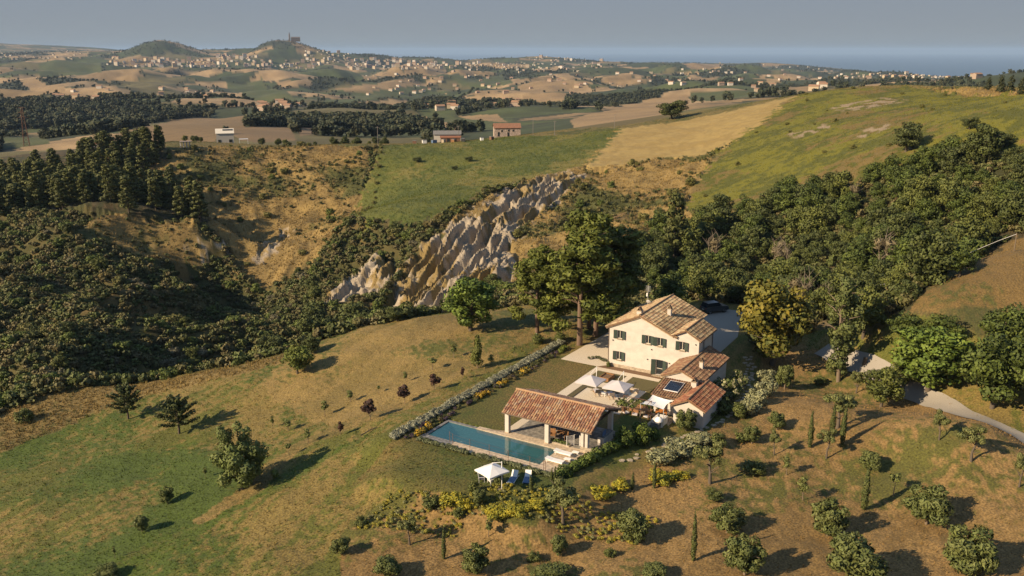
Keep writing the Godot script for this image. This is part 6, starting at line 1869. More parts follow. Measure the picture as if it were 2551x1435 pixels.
	part("wall", box(Vector3(0.3, 0.8, 3.4)), M.grey_stone, t, Vector3(0, 0.3, 0))
	part("coping", box(Vector3(0.36, 0.06, 3.46)), M.stone, t, Vector3(0, 0.73, 0))
	t = site_thing("shade_sail", "white shade sail stretched beside the lean-to", "sail", 19.6, 16.7, 0.0)
	var c := [Vector3(-1.45, 2.0, 1.35), Vector3(-1.2, 2.1, -1.55), Vector3(1.4, 2.1, -1.05), Vector3(1.3, 1.9, 1.45)]
	st = begin()
	var net := []
	for i in 9:
		var row := []
		for j in 9:
			var u := i / 8.0; var v := j / 8.0
			var p: Vector3 = c[0].lerp(c[3], u).lerp(c[1].lerp(c[2], u), v)
			var mid: Vector3 = (c[0] + c[1] + c[2] + c[3]) / 4
			var edge := sin(PI * u) * (1.0 if v < 0.01 or v > 0.99 else 0.0) + sin(PI * v) * (1.0 if u < 0.01 or u > 0.99 else 0.0)
			p = p.lerp(mid, 0.16 * maxf(edge, 0.0))
			p.y -= 0.22 * sin(PI * u) * sin(PI * v)
			row.append(p)
		net.append(row)
	for i in 8:
		for j in 8:
			quad(st, net[i][j], net[i][j + 1], net[i + 1][j + 1], net[i + 1][j])
	part("cloth", finish(st), M.white, t)
	for p in [c[0], c[3]]:
		part("post", tube([Vector3(p.x, -0.3, p.z), p + Vector3(0, 0.1, 0)], [0.04, 0.035], 6), M.pale_metal, t)
	# hedges and beds
	t = site_thing("hedge", "glossy green hedge along the right end of the deck", "hedge", 17.9, 3.0, -0.15)
	var l := []
	for k in 26:
		var q := k / 25.0
		l.append([Vector3(lerpf(-1.0, 1.2, q) + rng.randf_range(-0.3, 0.3), rng.randf_range(0.45, 0.75), lerpf(4.4, -4.6, q)), Vector3(0.62, 0.55, 0.55) * rng.randf_range(0.8, 1.2)])
	part("foliage", foliage(l, 4200, 0.16, [Color(0.085, 0.125, 0.016), Color(0.055, 0.085, 0.012), Color(0.120, 0.160, 0.022)], 0.5, 1.5), M.leaf, t)
	part("stems", tube([Vector3(-0.9, -0.2, 4.2), Vector3(-0.9, 0.5, 4.2)], [0.05, 0.03]), M.bark_dark, t)
	t = site_thing("planter_hedge", "low green planting behind the pool house pillar", "hedge", 13.3, 5.35, 0.0)
	l = []
	for k in 9:
		l.append([Vector3(-1.0 + 0.25 * k, 0.22, rng.randf_range(-0.1, 0.1)), Vector3(0.28, 0.24, 0.26)])
	part("foliage", foliage(l, 700, 0.11, [Color(0.085, 0.115, 0.020), Color(0.060, 0.085, 0.015)], 0.4), M.leaf, t)
	part("kerb", box(Vector3(2.5, 0.16, 0.7)), M.stone, t, Vector3(0, 0.07, 0))
	rng.seed = 506
	G.plume = foliage(lumps(6, Vector3(0, 0.36, 0), Vector3(0.36, 0.26, 0.36), 0.2, 0.34, 1.1), 150, 0.10, [Color(0.9, 0.9, 0.9), Color(1.15, 1.15, 1.15), Color(0.7, 0.7, 0.7)], 0.3, 2.6)
	var places := []; var tints := []
	for k in 1100:
		var b := rng.randf_range(-2.8, 34.5)
		var a := -2.5 + rng.randf_range(-0.42, 0.42) + 0.02 * b
		var p := site(a, b)
		p.y = ground(p.x, p.z)
		var s := rng.randf_range(0.45, 0.75)
		places.append(Transform3D(Basis(Vector3.UP, rng.randf() * TAU).scaled(Vector3(s, s * rng.randf_range(0.9, 1.3), s)), p))
		tints.append(Color(0.310, 0.315, 0.215) * rng.randf_range(0.7, 1.1))
	scatter("silver_border", G.plume, M.leaf, places, tints, "long silvery border of lavender-like plants beside the lawn", "border")
	places = []; tints = []
	for k in 130:
		var b := rng.randf_range(-2.4, 33.0)
		var p := site(-1.25 + rng.randf_range(-0.5, 0.5) + 0.03 * b, b)
		p.y = ground(p.x, p.z)
		var s := rng.randf_range(0.4, 0.7)
		places.append(Transform3D(Basis(Vector3.UP, rng.randf() * TAU).scaled(Vector3(s, s, s)), p))
		tints.append([Color(0.075, 0.085, 0.025), Color(0.10, 0.105, 0.03), Color(0.075, 0.050, 0.070), Color(0.13, 0.10, 0.04)][rng.randi() % 4])
	scatter("flower_border", G.plume, M.leaf, places, tints, "low mixed green and purple planting between lawn and silver border", "border")
	var bed := 0
	for y in [[-0.95, 0.4, 3.0, "lowest yellow flower bed beside the pool edge"], [-0.75, 12.3, 3.2, "yellow flower bed halfway up the border"], [-0.6, 17.0, 2.2, "small yellow flower bed above the halfway one"], [-0.4, 21.5, 2.4, "yellow flower bed near the top of the lawn"], [-0.3, 31.5, 2.4, "green and yellow bush beside the forecourt corner"]]:
		t = site_thing("flower_bed", y[3], "flower bed", y[0], y[1], 0.0, "yellow flower beds")
		l = []
		for k in 9:
			l.append([Vector3(rng.randf_range(-0.4, 0.4), 0.3, rng.randf_range(-0.5, 0.5) * y[2]), Vector3(0.36, 0.30, 0.36)])
		var gold := [Color(0.50, 0.31, 0.015), Color(0.40, 0.26, 0.02), Color(0.12, 0.12, 0.03)] if bed < 4 else [Color(0.16, 0.19, 0.02), Color(0.11, 0.14, 0.02)]
		part("flowers", foliage(l, 520, 0.13, gold, 0.4), M.leaf, t)
		bed += 1
	places = []; tints = []
	for k in 170:
		var p := site(rng.randf_range(0.0, 16.5), -1.75 + rng.randf_range(-0.2, 0.2))
		p.y = ground(p.x, p.z)
		var s := rng.randf_range(0.4, 0.75)
		places.append(Transform3D(Basis(Vector3.UP, rng.randf() * TAU).scaled(Vector3(s, s, s)), p))
		tints.append(Color(0.14, 0.16, 0.07) * rng.randf_range(0.7, 1.2))
	scatter("edging_plants", G.plume, M.leaf, places, tints, "low grey-green edging along the outer side of the pool deck", "border")
	make_car()
	# small things on the slopes
	t = thing("tree_stump", "pale cut tree stump on the bare earth above the drive", "stump", at_ground(45.4, -106.5, -0.1))
	part("trunk", tube([Vector3(0, 0, 0), Vector3(0, 0.5, 0), Vector3(0.05, 1.1, 0)], [0.34, 0.27, 0.25], 10), M.bark_dark, t)
	part("cut_face", tube([Vector3(0.05, 1.1, 0), Vector3(0.05, 1.13, 0)], [0.25, 0.24], 10), M.bark_pale, t)
	t = thing("fallen_branch", "dead fallen branch with bare twigs beside the track", "branch", at_ground(-16.0, -91.6), 0.5)
	part("stem", tube([Vector3(-1.3, 0.06, 0.5), Vector3(0, 0.22, 0), Vector3(0.9, 0.3, -0.3)], [0.07, 0.05, 0.03], 6), M.bark_dark, t)
	for k in 9:
		part("twig", tube([Vector3(-0.3 + 0.15 * k, 0.2, 0.05 - 0.04 * k), Vector3(0.1 + 0.2 * k, 0.25 + 0.3 * rng.randf(), rng.randf_range(-0.9, 0.5))], [0.025, 0.008], 4), M.bark_dark, t)
	t = thing("cable", "thin pale cable stretched across the mown slope at the right", "cable", at_ground(55.0, -116.0))
	var span := []; var thin := []
	for k in 9:
		var q := k / 8.0
		var p := Vector3(lerpf(53.0, 68.0, q), 0, lerpf(-124.0, -116.0, q))
		p.y = ground(p.x, p.z) + 2.4 - 1.0 * sin(PI * q)
		span.append(p - t.position); thin.append(0.035)
	part("wire", tube(span, thin, 4), M.pale_metal, t)
	for k in [0, 8]:
		part("post", tube([span[k] + Vector3(0, -3.0, 0), span[k] + Vector3(0, 0.15, 0)], [0.07, 0.06], 6), M.bark, t)
	for k in 9:
		var p := site(4.4 + 0.34 * k, 30.4 + 0.12 * k + 0.5 * sin(k * 0.7))
		p.y = 0.01
		var o := thing("lavender_plant", "small lavender plant in the curved row by the house corner", "plant", p, 0.7 * k, "lavender row by the house corner")
		part("plant", G.plume, M.sprig, o).scale = Vector3(0.55, 0.6, 0.55)

func make_car():
	# dark grey off-road car, nose to the left, on the rear yard
	var at := site(11.6, 60.5, 0.04)
	var o := thing("parked_car", "dark grey off-road car parked on the shady yard behind the house", "car", at, -2.75)
	var half := 0.9
	var side := [Vector2(-2.1, 0.35), Vector2(-2.12, 0.75), Vector2(-1.95, 0.98), Vector2(-0.95, 1.06), Vector2(2.02, 1.08), Vector2(2.12, 0.85), Vector2(2.1, 0.38)]
	var cabin := [Vector2(-0.95, 1.05), Vector2(-0.35, 1.62), Vector2(1.75, 1.64), Vector2(2.03, 1.07)]
	part("body", extrude(side, half, 0.0), M.car_paint, o)
	part("windows", extrude(cabin, half - 0.10, 0.10), M.glass, o)
	part("roof", box(Vector3(2.05, 0.06, 1.36)), M.car_paint, o, Vector3(0.7, 1.66, 0))
	for p in [[-1.3, -1.0], [-1.3, 1.0], [1.35, -1.0], [1.35, 1.0]]:
		var w := part("wheel", tube([Vector3(0, 0, -0.12), Vector3(0, 0, 0.12)], [0.36, 0.36], 16), M.iron, o, Vector3(p[0], 0.36, p[1] * 0.82))
		part("rim", tube([Vector3(0, 0, -0.13), Vector3(0, 0, 0.13)], [0.20, 0.20], 12), M.pale_metal, w)
	for s in [-1.0, 1.0]:
		part("tail_light", box(Vector3(0.06, 0.26, 0.16)), M.tail, o, Vector3(2.10, 0.90, s * 0.74))
		part("headlight", box(Vector3(0.06, 0.14, 0.28)), M.pale_metal, o, Vector3(-2.08, 0.82, s * 0.62))
		part("mirror", box(Vector3(0.14, 0.13, 0.16)), M.car_paint, o, Vector3(-0.55, 1.14, s * 0.98))
	part("number_plate", box(Vector3(0.03, 0.12, 0.5)), M.white, o, Vector3(2.13, 0.66, 0))

func extrude(side: Array, half: float, taper: float) -> Mesh:
	var st := begin()
	var n: int = side.size()
	for k in n:
		var p: Vector2 = side[k]
		var q: Vector2 = side[(k + 1) % n]
		var hp: float = half - taper * (p.y - side[0].y); var hq: float = half - taper * (q.y - side[0].y)
		quad(st, Vector3(p.x, p.y, hp), Vector3(p.x, p.y, -hp), Vector3(q.x, q.y, -hq), Vector3(q.x, q.y, hq))
	for s in [-1.0, 1.0]:
		for k in range(1, n - 1):
			var tri := [side[0], side[k], side[k + 1]]
			if s > 0.0:
				tri.reverse()
			for p in tri:
				st.set_smooth_group(-1)
				st.add_vertex(Vector3(p.x, p.y, s * (half - taper * (p.y - side[0].y))))
	return finish(st)

const WORDS := {
	"olive": ["olive_tree", "tree", "olive trees of the grove"], "openolive": ["olive_tree", "tree", "olive trees of the grove"],
	"sapling": ["young_tree", "tree", "young trees on the fields"], "cypress": ["cypress", "tree", "cypresses"], "plum": ["plum_tree", "tree", "purple plums beside the track"],
	"cherry": ["cherry_tree", "tree", "cherry trees"], "willow": ["willow_bush", "tree", ""], "fig": ["fig_tree", "tree", ""], "acacia": ["acacia", "tree", ""],
	"shrub": ["shrub", "shrub", "shrubs round the garden"], "deepshrub": ["shrub", "shrub", "shrubs round the garden"], "greenbush": ["climber", "plant", ""],
	"silver": ["silver_shrub", "shrub", "silver shrubs"], "broom": ["broom", "shrub", "yellow broom below the garden"], "oleander": ["oleander", "shrub", "white oleanders"],
	"walnut": ["walnut_tree", "tree", ""], "broad": ["broadleaf_tree", "tree", "trees at the ravine edge"], "pine": ["pine_tree", "tree", "tall pines by the house"],
	"youngpine": ["young_pine", "tree", "young pines"], "yellowtree": ["broadleaf_tree", "tree", ""], "poplar": ["poplar", "tree", ""], "greentree": ["broadleaf_tree", "tree", "trees by the drive"],
	"deepgreen": ["broadleaf_tree", "tree", "trees by the drive"], "lone": ["broadleaf_tree", "tree", ""], "hillpine": ["conifer", "tree", "conifers on the skyline"], "standpine": ["pine_tree", "tree", ""],
}

func make_near_plants():
	rng.seed = 202
	for p in PLANTS:
		var w: Array = WORDS[p[0]]
		var at := at_ground(p[1], p[2], -0.04)
		grow(p[0], w[0], p[5], w[2], w[1], at, p[3] * (0.6 if p[0] == "broom" else 1.0), p[4] * (1.3 if p[0] in ["broom", "pine", "silver"] else (1.1 if p[0] == "olive" else 1.0)))
	# loose yellow wildflowers on the bank below the lawn
	var places := []; var tints := []
	for n in 750:
		var a := rng.randf_range(3.0, 27.0)
		var p := site(a, -10.8 + 0.32 * a + rng.randf_range(-3.4, 1.6) - (2.2 if a < 12.0 else 0.0))
		var s := rng.randf_range(0.22, 0.5)
		places.append(Transform3D(Basis(Vector3.UP, rng.randf() * TAU).scaled(Vector3(s, s, s)), at_ground(p.x, p.z)))
		tints.append([Color(0.42, 0.35, 0.03), Color(0.30, 0.28, 0.045), Color(0.23, 0.235, 0.05), Color(0.25, 0.25, 0.10), Color(0.35, 0.31, 0.04)][rng.randi() % 5])
	scatter("wildflowers", G.plume, M.leaf, places, tints, "loose yellow and green wildflowers on the bank below the lawn", "flowers")

# ---------------------------------------------------------------- woods, scrub and grass
# points on land of the given cover, kept apart; the rest of the filter is a callable
func spread(ids: Array, n: int, apart: float, r0: float, r1: float, t0: float, t1: float, tries := 40) -> Array:
	var out := []
	var grid := {}
	var budget := n * tries
	while out.size() < n and budget > 0:
		budget -= 1
		var r := sqrt(lerpf(r0 * r0, r1 * r1, rng.randf()))
		var t := rng.randf_range(t0, t1)
		var x := r * sin(t); var z := -r * cos(t)
		if not cover_at(t, log(r)) in ids:
			continue
		var cx := int(floor(x / apart)); var cz := int(floor(z / apart))
		var near := false
		for i in 3:
			for j in 3:
				for q in grid.get(Vector2i(cx + i - 1, cz + j - 1), []):
					if (q.x - x) * (q.x - x) + (q.y - z) * (q.y - z) < apart * apart:
						near = true
		if near:
			continue
		var key := Vector2i(cx, cz)
		if not grid.has(key):
			grid[key] = []
		grid[key].append(Vector2(x, z))
		out.append(Vector2(x, z))
	return out

func wood_words(p: Vector2) -> String:
	var t := atan2(p.x, -p.y)
	var side := "behind the house roof" if t < 0.22 else ("behind the yellow-green tree" if t < 0.32 else ("below the big hill tree" if t < 0.42 else "near the right edge"))
	return side + (", front row" if p.length() < 165.0 else (", middle rows" if p.length() < 200.0 else ", upper edge"))

func ravine_words(p: Vector2) -> String:
	var t := atan2(p.x, -p.y)
	var side := "at the left edge" if t < -0.42 else ("below the pine stand" if t < -0.28 else ("in the gully below the golden slope" if t < -0.16 else "beside the clay cliffs"))
	return side + (", lower slope" if p.length() < 190.0 else (", middle slope" if p.length() < 245.0 else ", upper slope"))

func make_woods():
	rng.seed = 606
	# pine stand across the ravine
	for p in spread([10], 150, 4.3, 285.0, 400.0, -0.62, -0.28):
		var s := rng.randf_range(0.85, 1.2)
		grow("standpine", "pine_tree", "%s pine %s the stand across the ravine, %s" % ["tall" if s > 1.03 else "shorter", "at the front of" if p.length() < 318.0 else ("inside" if p.length() < 355.0 else "at the back of"), "left part" if atan2(p.x, -p.y) < -0.46 else "right part"], "pine stand across the ravine", "tree", at_ground(p.x, p.y, -0.3), 11.5 * s, 5.4 * s)
	# mixed wood in the fold behind the house
	var k := 0
	for p in spread([15], 300, 3.9, 120.0, 330.0, -0.05, 0.66):
		if Vector2(site_a(p.x, p.y) - 14.0, site_b(p.x, p.y) - 54.0).length() < 10.5:
			continue
		var s := rng.randf_range(0.55, 1.2)
		var kind: String = ["greentree", "deepgreen", "broad", "greentree", "deepgreen", "lone"][rng.randi() % 6]
		k += 1
		if k % 19 == 7:
			grow("bare", "bare_tree", "leafless pale tree in the wood " + wood_words(p), "leafless trees in the wood", "tree", at_ground(p.x, p.y, -0.3), 7.4 * s, 4.2 * s)
		else:
			grow(kind, "broadleaf_tree", "%s tree of the wood %s" % [{"greentree": "mid green leafy", "deepgreen": "deep green leafy", "broad": "dark rounded", "lone": "olive green rounded"}[kind], wood_words(p)], "trees of the wood behind the house", "tree", at_ground(p.x, p.y, -1.2), 8.6 * s, 8.0 * s)
	var n_yard := 0
	for q in [[5.5, 58.0], [7.0, 66.5], [13.0, 68.5], [19.0, 62.5], [21.0, 55.5], [22.5, 48.0]]:
		var at := site(q[0], q[1])
		at.y = ground(at.x, at.z) - 0.6
		grow(["deepgreen", "greentree", "broad"][n_yard % 3], "broadleaf_tree", "tree %s the rear yard" % ["at the left end of", "left behind the car of", "right behind the car of", "at the far right corner of", "on the right side of", "beside the house end of"][n_yard], "trees round the rear yard", "tree", at, 7.5, 7.0)
		n_yard += 1
	# trees down in the ravine
	for p in spread([4], 60, 5.5, 140.0, 290.0, -0.60, 0.03):
		if cover_xz(p.x, p.y + 3.0) == 6:
			continue
		var s := rng.randf_range(0.55, 0.95)
		var tree: String = ["broad", "greentree", "lone"][rng.randi() % 3]
		grow(tree, "broadleaf_tree", "%s tree among the ravine scrub %s" % [{"broad": "dark", "greentree": "light green", "lone": "olive green"}[tree], ravine_words(p)], "trees in the ravine", "tree", at_ground(p.x, p.y, -1.0), 6.0 * s, 6.2 * s)
	# scrub: the largest bushes one by one, the rest together
	for p in spread([4], 300, 3.0, 135.0, 330.0, -0.64, 0.10):
		var s := rng.randf_range(0.9, 1.7)
		var kind: String = ["scrub", "scrubgreen", "scrubgreen", "scrubgreen", "scrubbrown", "scrubgrey"][rng.randi() % 6]
		grow(kind, "scrub_bush", "%s %s bush in the scrub %s" % ["big" if s > 1.3 else "small", {"scrub": "olive green", "scrubgreen": "fresh green", "scrubbrown": "brownish", "scrubgrey": "greyish"}[kind], ravine_words(p)], "bushes of the ravine scrub", "shrub", at_ground(p.x, p.y, -0.15), 1.7 * s, 3.1 * s)
	for p in spread([5], 70, 5.0, 200.0, 420.0, -0.40, 0.36):
		var s := rng.randf_range(0.6, 1.5)
		grow(["scrub", "scrubgreen", "scrub"][rng.randi() % 3], "slope_bush", "%s dark bush on the golden slope %s" % ["small" if s < 1.0 else "big", ("near the pine stand" if p.x < -110.0 else ("below the modern house" if p.x < -70.0 else "left of the crop field")) if p.x < -40.0 else ("above the clay cliffs" if p.x < 20.0 else ("below the tan field" if p.x < 70.0 else "at the foot of the green hill"))], "bushes on the golden slopes", "shrub", at_ground(p.x, p.y, -0.1), 1.9 * s, 2.9 * s)
	for p in spread([9], 26, 8.0, 190.0, 420.0, 0.15, 0.60):
		var s := rng.randf_range(0.4, 0.9)
		grow("scrub", "hill_bush", "small bush on the green hill %s" % ["on its left flank", "in the middle", "on its right side"][clampi(int((atan2(p.x, -p.y) - 0.15) / 0.13), 0, 2)], "bushes on the green hill", "shrub", at_ground(p.x, p.y, -0.1), 1.6 * s, 2.6 * s)
	# green hedge along the ravine edge
	var rim := [Vector2(-80.0, -122.0), Vector2(-63.5, -133.5), Vector2(-51.0, -136.5), Vector2(-37.0, -136.0), Vector2(-27.0, -139.5), Vector2(-17.0, -141.0)]
	for n in 78:
		var q := rng.randf() * (rim.size() - 1)
		var i := int(q)
		var p: Vector2 = rim[i].lerp(rim[i + 1], q - i) + Vector2(rng.randf_range(-1.5, 1.5), rng.randf_range(-3.5, 1.0))
		var s := rng.randf_range(0.7, 1.3)
		grow(["scrubgreen", "deepshrub", "scrubgreen"][rng.randi() % 3], "hedge_bush", "%s green bush of the ravine edge hedge %s" % ["small" if s < 1.0 else "big", ["at its left end", "behind the left cherry tree", "behind the right cherry tree", "behind the acacia", "at its right end"][clampi(i, 0, 4)]], "hedge along the ravine edge", "shrub", at_ground(p.x, p.y, -0.2), 2.0 * s, 3.2 * s)
	var places := []; var tints := []
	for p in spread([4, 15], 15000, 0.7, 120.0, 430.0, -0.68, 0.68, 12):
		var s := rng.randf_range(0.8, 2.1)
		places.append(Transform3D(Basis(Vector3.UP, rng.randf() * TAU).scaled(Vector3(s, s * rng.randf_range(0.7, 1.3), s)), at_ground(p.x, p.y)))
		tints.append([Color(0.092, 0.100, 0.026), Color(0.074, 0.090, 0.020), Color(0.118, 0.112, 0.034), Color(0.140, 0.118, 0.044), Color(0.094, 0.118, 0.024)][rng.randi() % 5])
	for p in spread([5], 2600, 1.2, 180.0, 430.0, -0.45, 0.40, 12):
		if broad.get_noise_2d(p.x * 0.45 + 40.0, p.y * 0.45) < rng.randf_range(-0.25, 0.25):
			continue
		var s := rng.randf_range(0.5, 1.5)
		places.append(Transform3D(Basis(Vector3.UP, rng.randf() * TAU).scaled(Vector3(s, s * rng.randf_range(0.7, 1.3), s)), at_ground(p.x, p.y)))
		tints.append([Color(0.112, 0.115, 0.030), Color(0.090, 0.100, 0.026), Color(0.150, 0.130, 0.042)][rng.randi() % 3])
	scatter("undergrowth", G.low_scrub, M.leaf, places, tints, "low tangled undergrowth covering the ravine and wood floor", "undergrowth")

func make_ground_cover():
	rng.seed = 707
	var places := []; var tints := []
	# grass of the near slopes
	for n in 170000:
		var r := sqrt(lerpf(46.0 * 46.0, 150.0 * 150.0, rng.randf()))
		var t := rng.randf_range(-0.62, 0.62)
		var l := log(r)
		var x := r * sin(t); var z := -r * cos(t)
		var k := cover_at(t, l)
		if k == 4 or k == 15:
			continue
		var a := site_a(x, z); var b := site_b(x, z)
		if a > -1.6 and a < 23.0 and b > -2.0 and b < 68.0 and (a > 0.0 or b < 28.0 or b > 44.0):
			continue
		var tall := rng.randf_range(0.06, 0.17)
		if rng.randf() < 0.10:
			tall *= 1.9
		if k == 11:
			tall *= 2.6
		elif k == 13 or k == 2:
			tall *= 1.3
		var c := land_colour(t, l, r, x, z) * rng.randf_range(0.8, 1.25)
		places.append(Transform3D(Basis(Vector3.UP, rng.randf() * TAU).scaled(Vector3(tall * 1.6, tall, tall * 1.6)), at_ground(x, z, -0.01)))
		tints.append(c)
	scatter("meadow_grass", G.tuft0, M.tuft, places, tints, "short dry and green grass on the near slopes", "grass")
	# taller tufts of the slopes across the ravine
	places = []; tints = []
	for n in 190000:
		var r := sqrt(lerpf(165.0 * 165.0, 430.0 * 430.0, rng.randf()))
		var t := rng.randf_range(-0.60, 0.62)
		var l := log(r)
		var k := cover_at(t, l)
		if not (k in [5, 9, 7, 14, 10, 17] or k == 6 and rng.randf() < 0.25):
			continue
		var x := r * sin(t); var z := -r * cos(t)
		var tall := rng.randf_range(0.35, 0.9) if k == 5 else (rng.randf_range(0.25, 0.65) if k == 7 else rng.randf_range(0.18, 0.45))
		var c := land_colour(t, l, r, x, z) * rng.randf_range(0.75, 1.25)
		places.append(Transform3D(Basis(Vector3.UP, rng.randf() * TAU).scaled(Vector3(tall * 1.5, tall, tall * 1.5)), at_ground(x, z, -0.02)))
		tints.append(c)
	scatter("slope_grass", G.tuft1, M.tuft, places, tints, "tufted golden and green grass on the slopes beyond the ravine", "grass")

# ---------------------------------------------------------------- ridge farms and the far country
func gable_house(w: float, d: float, h: float, rise: float) -> Array:
	var st := begin()
	add_box(st, Vector3(0, h / 2 - 0.5, 0), Vector3(w, h + 1.0, d))
	for s in [-1.0, 1.0]:
		for v in ([Vector3(s * w / 2, h, -d / 2), Vector3(s * w / 2, h, d / 2), Vector3(s * w / 2, h + rise, 0)] if s < 0.0 else [Vector3(s * w / 2, h, d / 2), Vector3(s * w / 2, h, -d / 2), Vector3(s * w / 2, h + rise, 0)]):
			st.set_smooth_group(-1)
			st.add_vertex(v)
	var walls := finish(st)
	st = begin()
	var o := 0.06 * d
	var e := rise * o / (d / 2)
	for s in [-1.0, 1.0]:
		var a := Vector3(-w / 2 - 0.3, h - e, s * (d / 2 + o)); var b := Vector3(w / 2 + 0.3, h - e, s * (d / 2 + o))
		var c := Vector3(w / 2 + 0.3, h + rise, 0); var f := Vector3(-w / 2 - 0.3, h + rise, 0)
		var up := Vector3(0, 0.18, 0)
		quad(st, a + up, b + up, c + up, f + up)
		quad(st, a, f, c, b)
		quad(st, a, b, b + up, a + up)
	return [walls, finish(st)]

func farm(called: String, label: String, at: Vector3, turn: float, size: Vector3, rise: float, wall: Material, roof: Material, windows: Array) -> Node3D:
	var o := thing(called, label, "house", at, turn)
	var m := gable_house(size.x, size.z, size.y, rise)
	part("wall", m[0], wall, o)
	part("roof", m[1], roof, o)
	for w in windows:
		var p := part("window" if w[3] < 1.6 else "door", box(Vector3(w[2], w[3], 0.10)), M.glass, o, Vector3(w[0], w[1], size.z / 2 + 0.03))
		part("sill", box(Vector3(w[2] + 0.2, 0.1, 0.14)), M.sill, p, Vector3(0, -w[3] / 2 - 0.05, 0.02))
	return o

func make_mid_ground():
	rng.seed = 808
	farm("stone_farmhouse", "old pinkish farmhouse with a red roof at the top of the green field", at_ground(-2.5, -424.0), 0.10, Vector3(12.5, 4.4, 7.0), 1.7, M.farm_wall, M.farm_roof, [[-4.2, 1.4, 0.9, 2.0], [-2.6, 2.9, 0.8, 0.9], [0.4, 1.2, 0.9, 2.1], [2.8, 3.0, 0.8, 0.8], [0.6, 3.1, 0.8, 0.8]])
	var h := farm("modern_house", "plain white modern gabled house on the ridge left of centre", at_ground(-135.5, -418.5), 0.32, Vector3(7.8, 4.8, 5.0), 1.8, M.plaster, M.pale_roof, [[2.4, 1.2, 1.4, 1.3], [-2.6, 1.1, 1.2, 1.4]])
	part("roof_light", box(Vector3(4.6, 0.06, 0.9)), M.glass, h, Vector3(1.4, 6.2, 0.95), Vector3(0.62, 0, 0))
	var c := thing("carport", "thin white carport beside the modern house", "carport", at_ground(-127.0, -419.0), 0.3)
	part("roof", box(Vector3(4.2, 0.15, 3.0)), M.white, c, Vector3(0, 2.4, 0))
	for p in [[-1.9, -1.3], [1.9, -1.3], [-1.9, 1.3], [1.9, 1.3]]:
		part("post", box(Vector3(0.15, 2.35, 0.15)), M.white, c, Vector3(p[0], 1.17, p[1]))
	h = farm("barn", "grey roofed barn with a white front behind the rusty shed", at_ground(-30.0, -412.0), 0.05, Vector3(12.5, 3.8, 6.5), 1.3, M.plaster, M.grey_stone, [])
	farm("rusty_shed", "low rust-red shed in the cluttered farmyard", at_ground(-28.0, -404.0), 0.05, Vector3(9.0, 2.2, 4.0), 0.5, M.rust, M.rust_roof, [[2.0, 0.9, 1.2, 1.7], [-1.0, 0.9, 1.2, 1.7]])
	farm("ruin_house", "low reddish house among the pines at the left", at_ground(-165.0, -352.0), 0.5, Vector3(8.0, 3.0, 5.0), 1.2, M.farm_wall, M.farm_roof, [])
	farm("valley_house", "orange-walled house beside the pylon field", at_ground(-277.0, -585.0), 0.4, Vector3(14.0, 4.0, 8.0), 2.0, M.stucco, M.farm_roof, [])
	h = thing("ruined_pergola", "small ruin with pale pillars left of the modern house", "ruin", at_ground(-139.5, -378.0), 0.2)
	part("roof", box(Vector3(4.6, 0.2, 3.4)), M.farm_wall, h, Vector3(0, 2.4, 0))
	for k in 4:
		part("pillar", box(Vector3(0.4, 2.4, 0.4)), M.stucco, h, Vector3(-1.9 + 1.25 * k, 1.2, 1.2))
	# yard clutter
	var names := [["rusty drum in the farmyard, leftmost of the heap", M.rust], ["white tank at the left of the farmyard", M.white], ["blue-grey container in the farmyard", M.blue_cloth], ["pale crate before the barn wall", M.stone], ["brown crate before the rusty shed", M.timber], ["dark bale right of the rusty shed", M.iron], ["white covered bale right of the farmyard", M.white], ["rust-red crate at the field corner", M.rust]]
	for k in names.size():
		var x := -44.0 + 4.4 * k + (4.0 if k > 5 else 0.0)
		var o := thing("yard_crate" if k != 1 else "water_tank", names[k][0], "crate", at_ground(x, -399.5 - 0.5 * (k % 3)), 0.3 * k, "clutter in the farmyard")
		part("body", box(Vector3(1.6 + 0.3 * (k % 3), 1.3 + 0.3 * (k % 2), 1.4)), names[k][1], o, Vector3(0, 0.7, 0))
		part("lid", box(Vector3(1.7 + 0.3 * (k % 3), 0.12, 1.5)), M.grey_stone, o, Vector3(0, 1.45 + 0.15 * (k % 2), 0))
	# utility poles along the ridge
	var poles := [[-59.9, -395.5, 10.0, "pole at the corner of the golden slope"], [-24.7, -408.0, 9.0, "thin pole beside the barn"], [9.6, -404.0, 9.5, "pole right of the old farmhouse"], [19.1, -397.1, 8.0, "pole at the top of the green field"], [46.0, -399.0, 8.0, "pole left of the lone ridge tree"]]
	for p in poles:
		var o := thing("utility_pole", "grey utility " + p[3], "pole", at_ground(p[0], p[1]), 0.0, "utility poles on the ridge")
		part("shaft", tube([Vector3(0, -0.5, 0), Vector3(0, p[2] * 0.8, 0)], [0.13, 0.09], 6), M.pole, o)
		part("crossarm", box(Vector3(1.4, 0.12, 0.12)), M.pole, o, Vector3(0, p[2] * 0.8 - 0.4, 0))
	# lattice pylon
	var base := at_ground(-338.0, -616.0)
	var o := thing("pylon", "rust-brown lattice power pylon at the left edge", "pylon", base, 0.4)
	var st := begin()
	var tall := 26.0
	for k in 9:
		var y0 := tall * k / 9; var y1 := tall * (k + 1) / 9
		var w0 := lerpf(2.6, 0.6, k / 9.0); var w1 := lerpf(2.6, 0.6, (k + 1) / 9.0)
		for q in 4:
			var a := PI / 4 + PI / 2 * q; var b := a + PI / 2
			var p0 := Vector3(cos(a) * w0, y0, sin(a) * w0); var p1 := Vector3(cos(b) * w0, y0, sin(b) * w0)
			var p2 := Vector3(cos(a) * w1, y1, sin(a) * w1); var p3 := Vector3(cos(b) * w1, y1, sin(b) * w1)
			add_tube(st, [p0, p2], [0.15, 0.14], 4)
			add_tube(st, [p0, p3], [0.09, 0.09], 3)
			add_tube(st, [p1, p2], [0.09, 0.09], 3)
	part("tower", finish(st), M.rust, o)
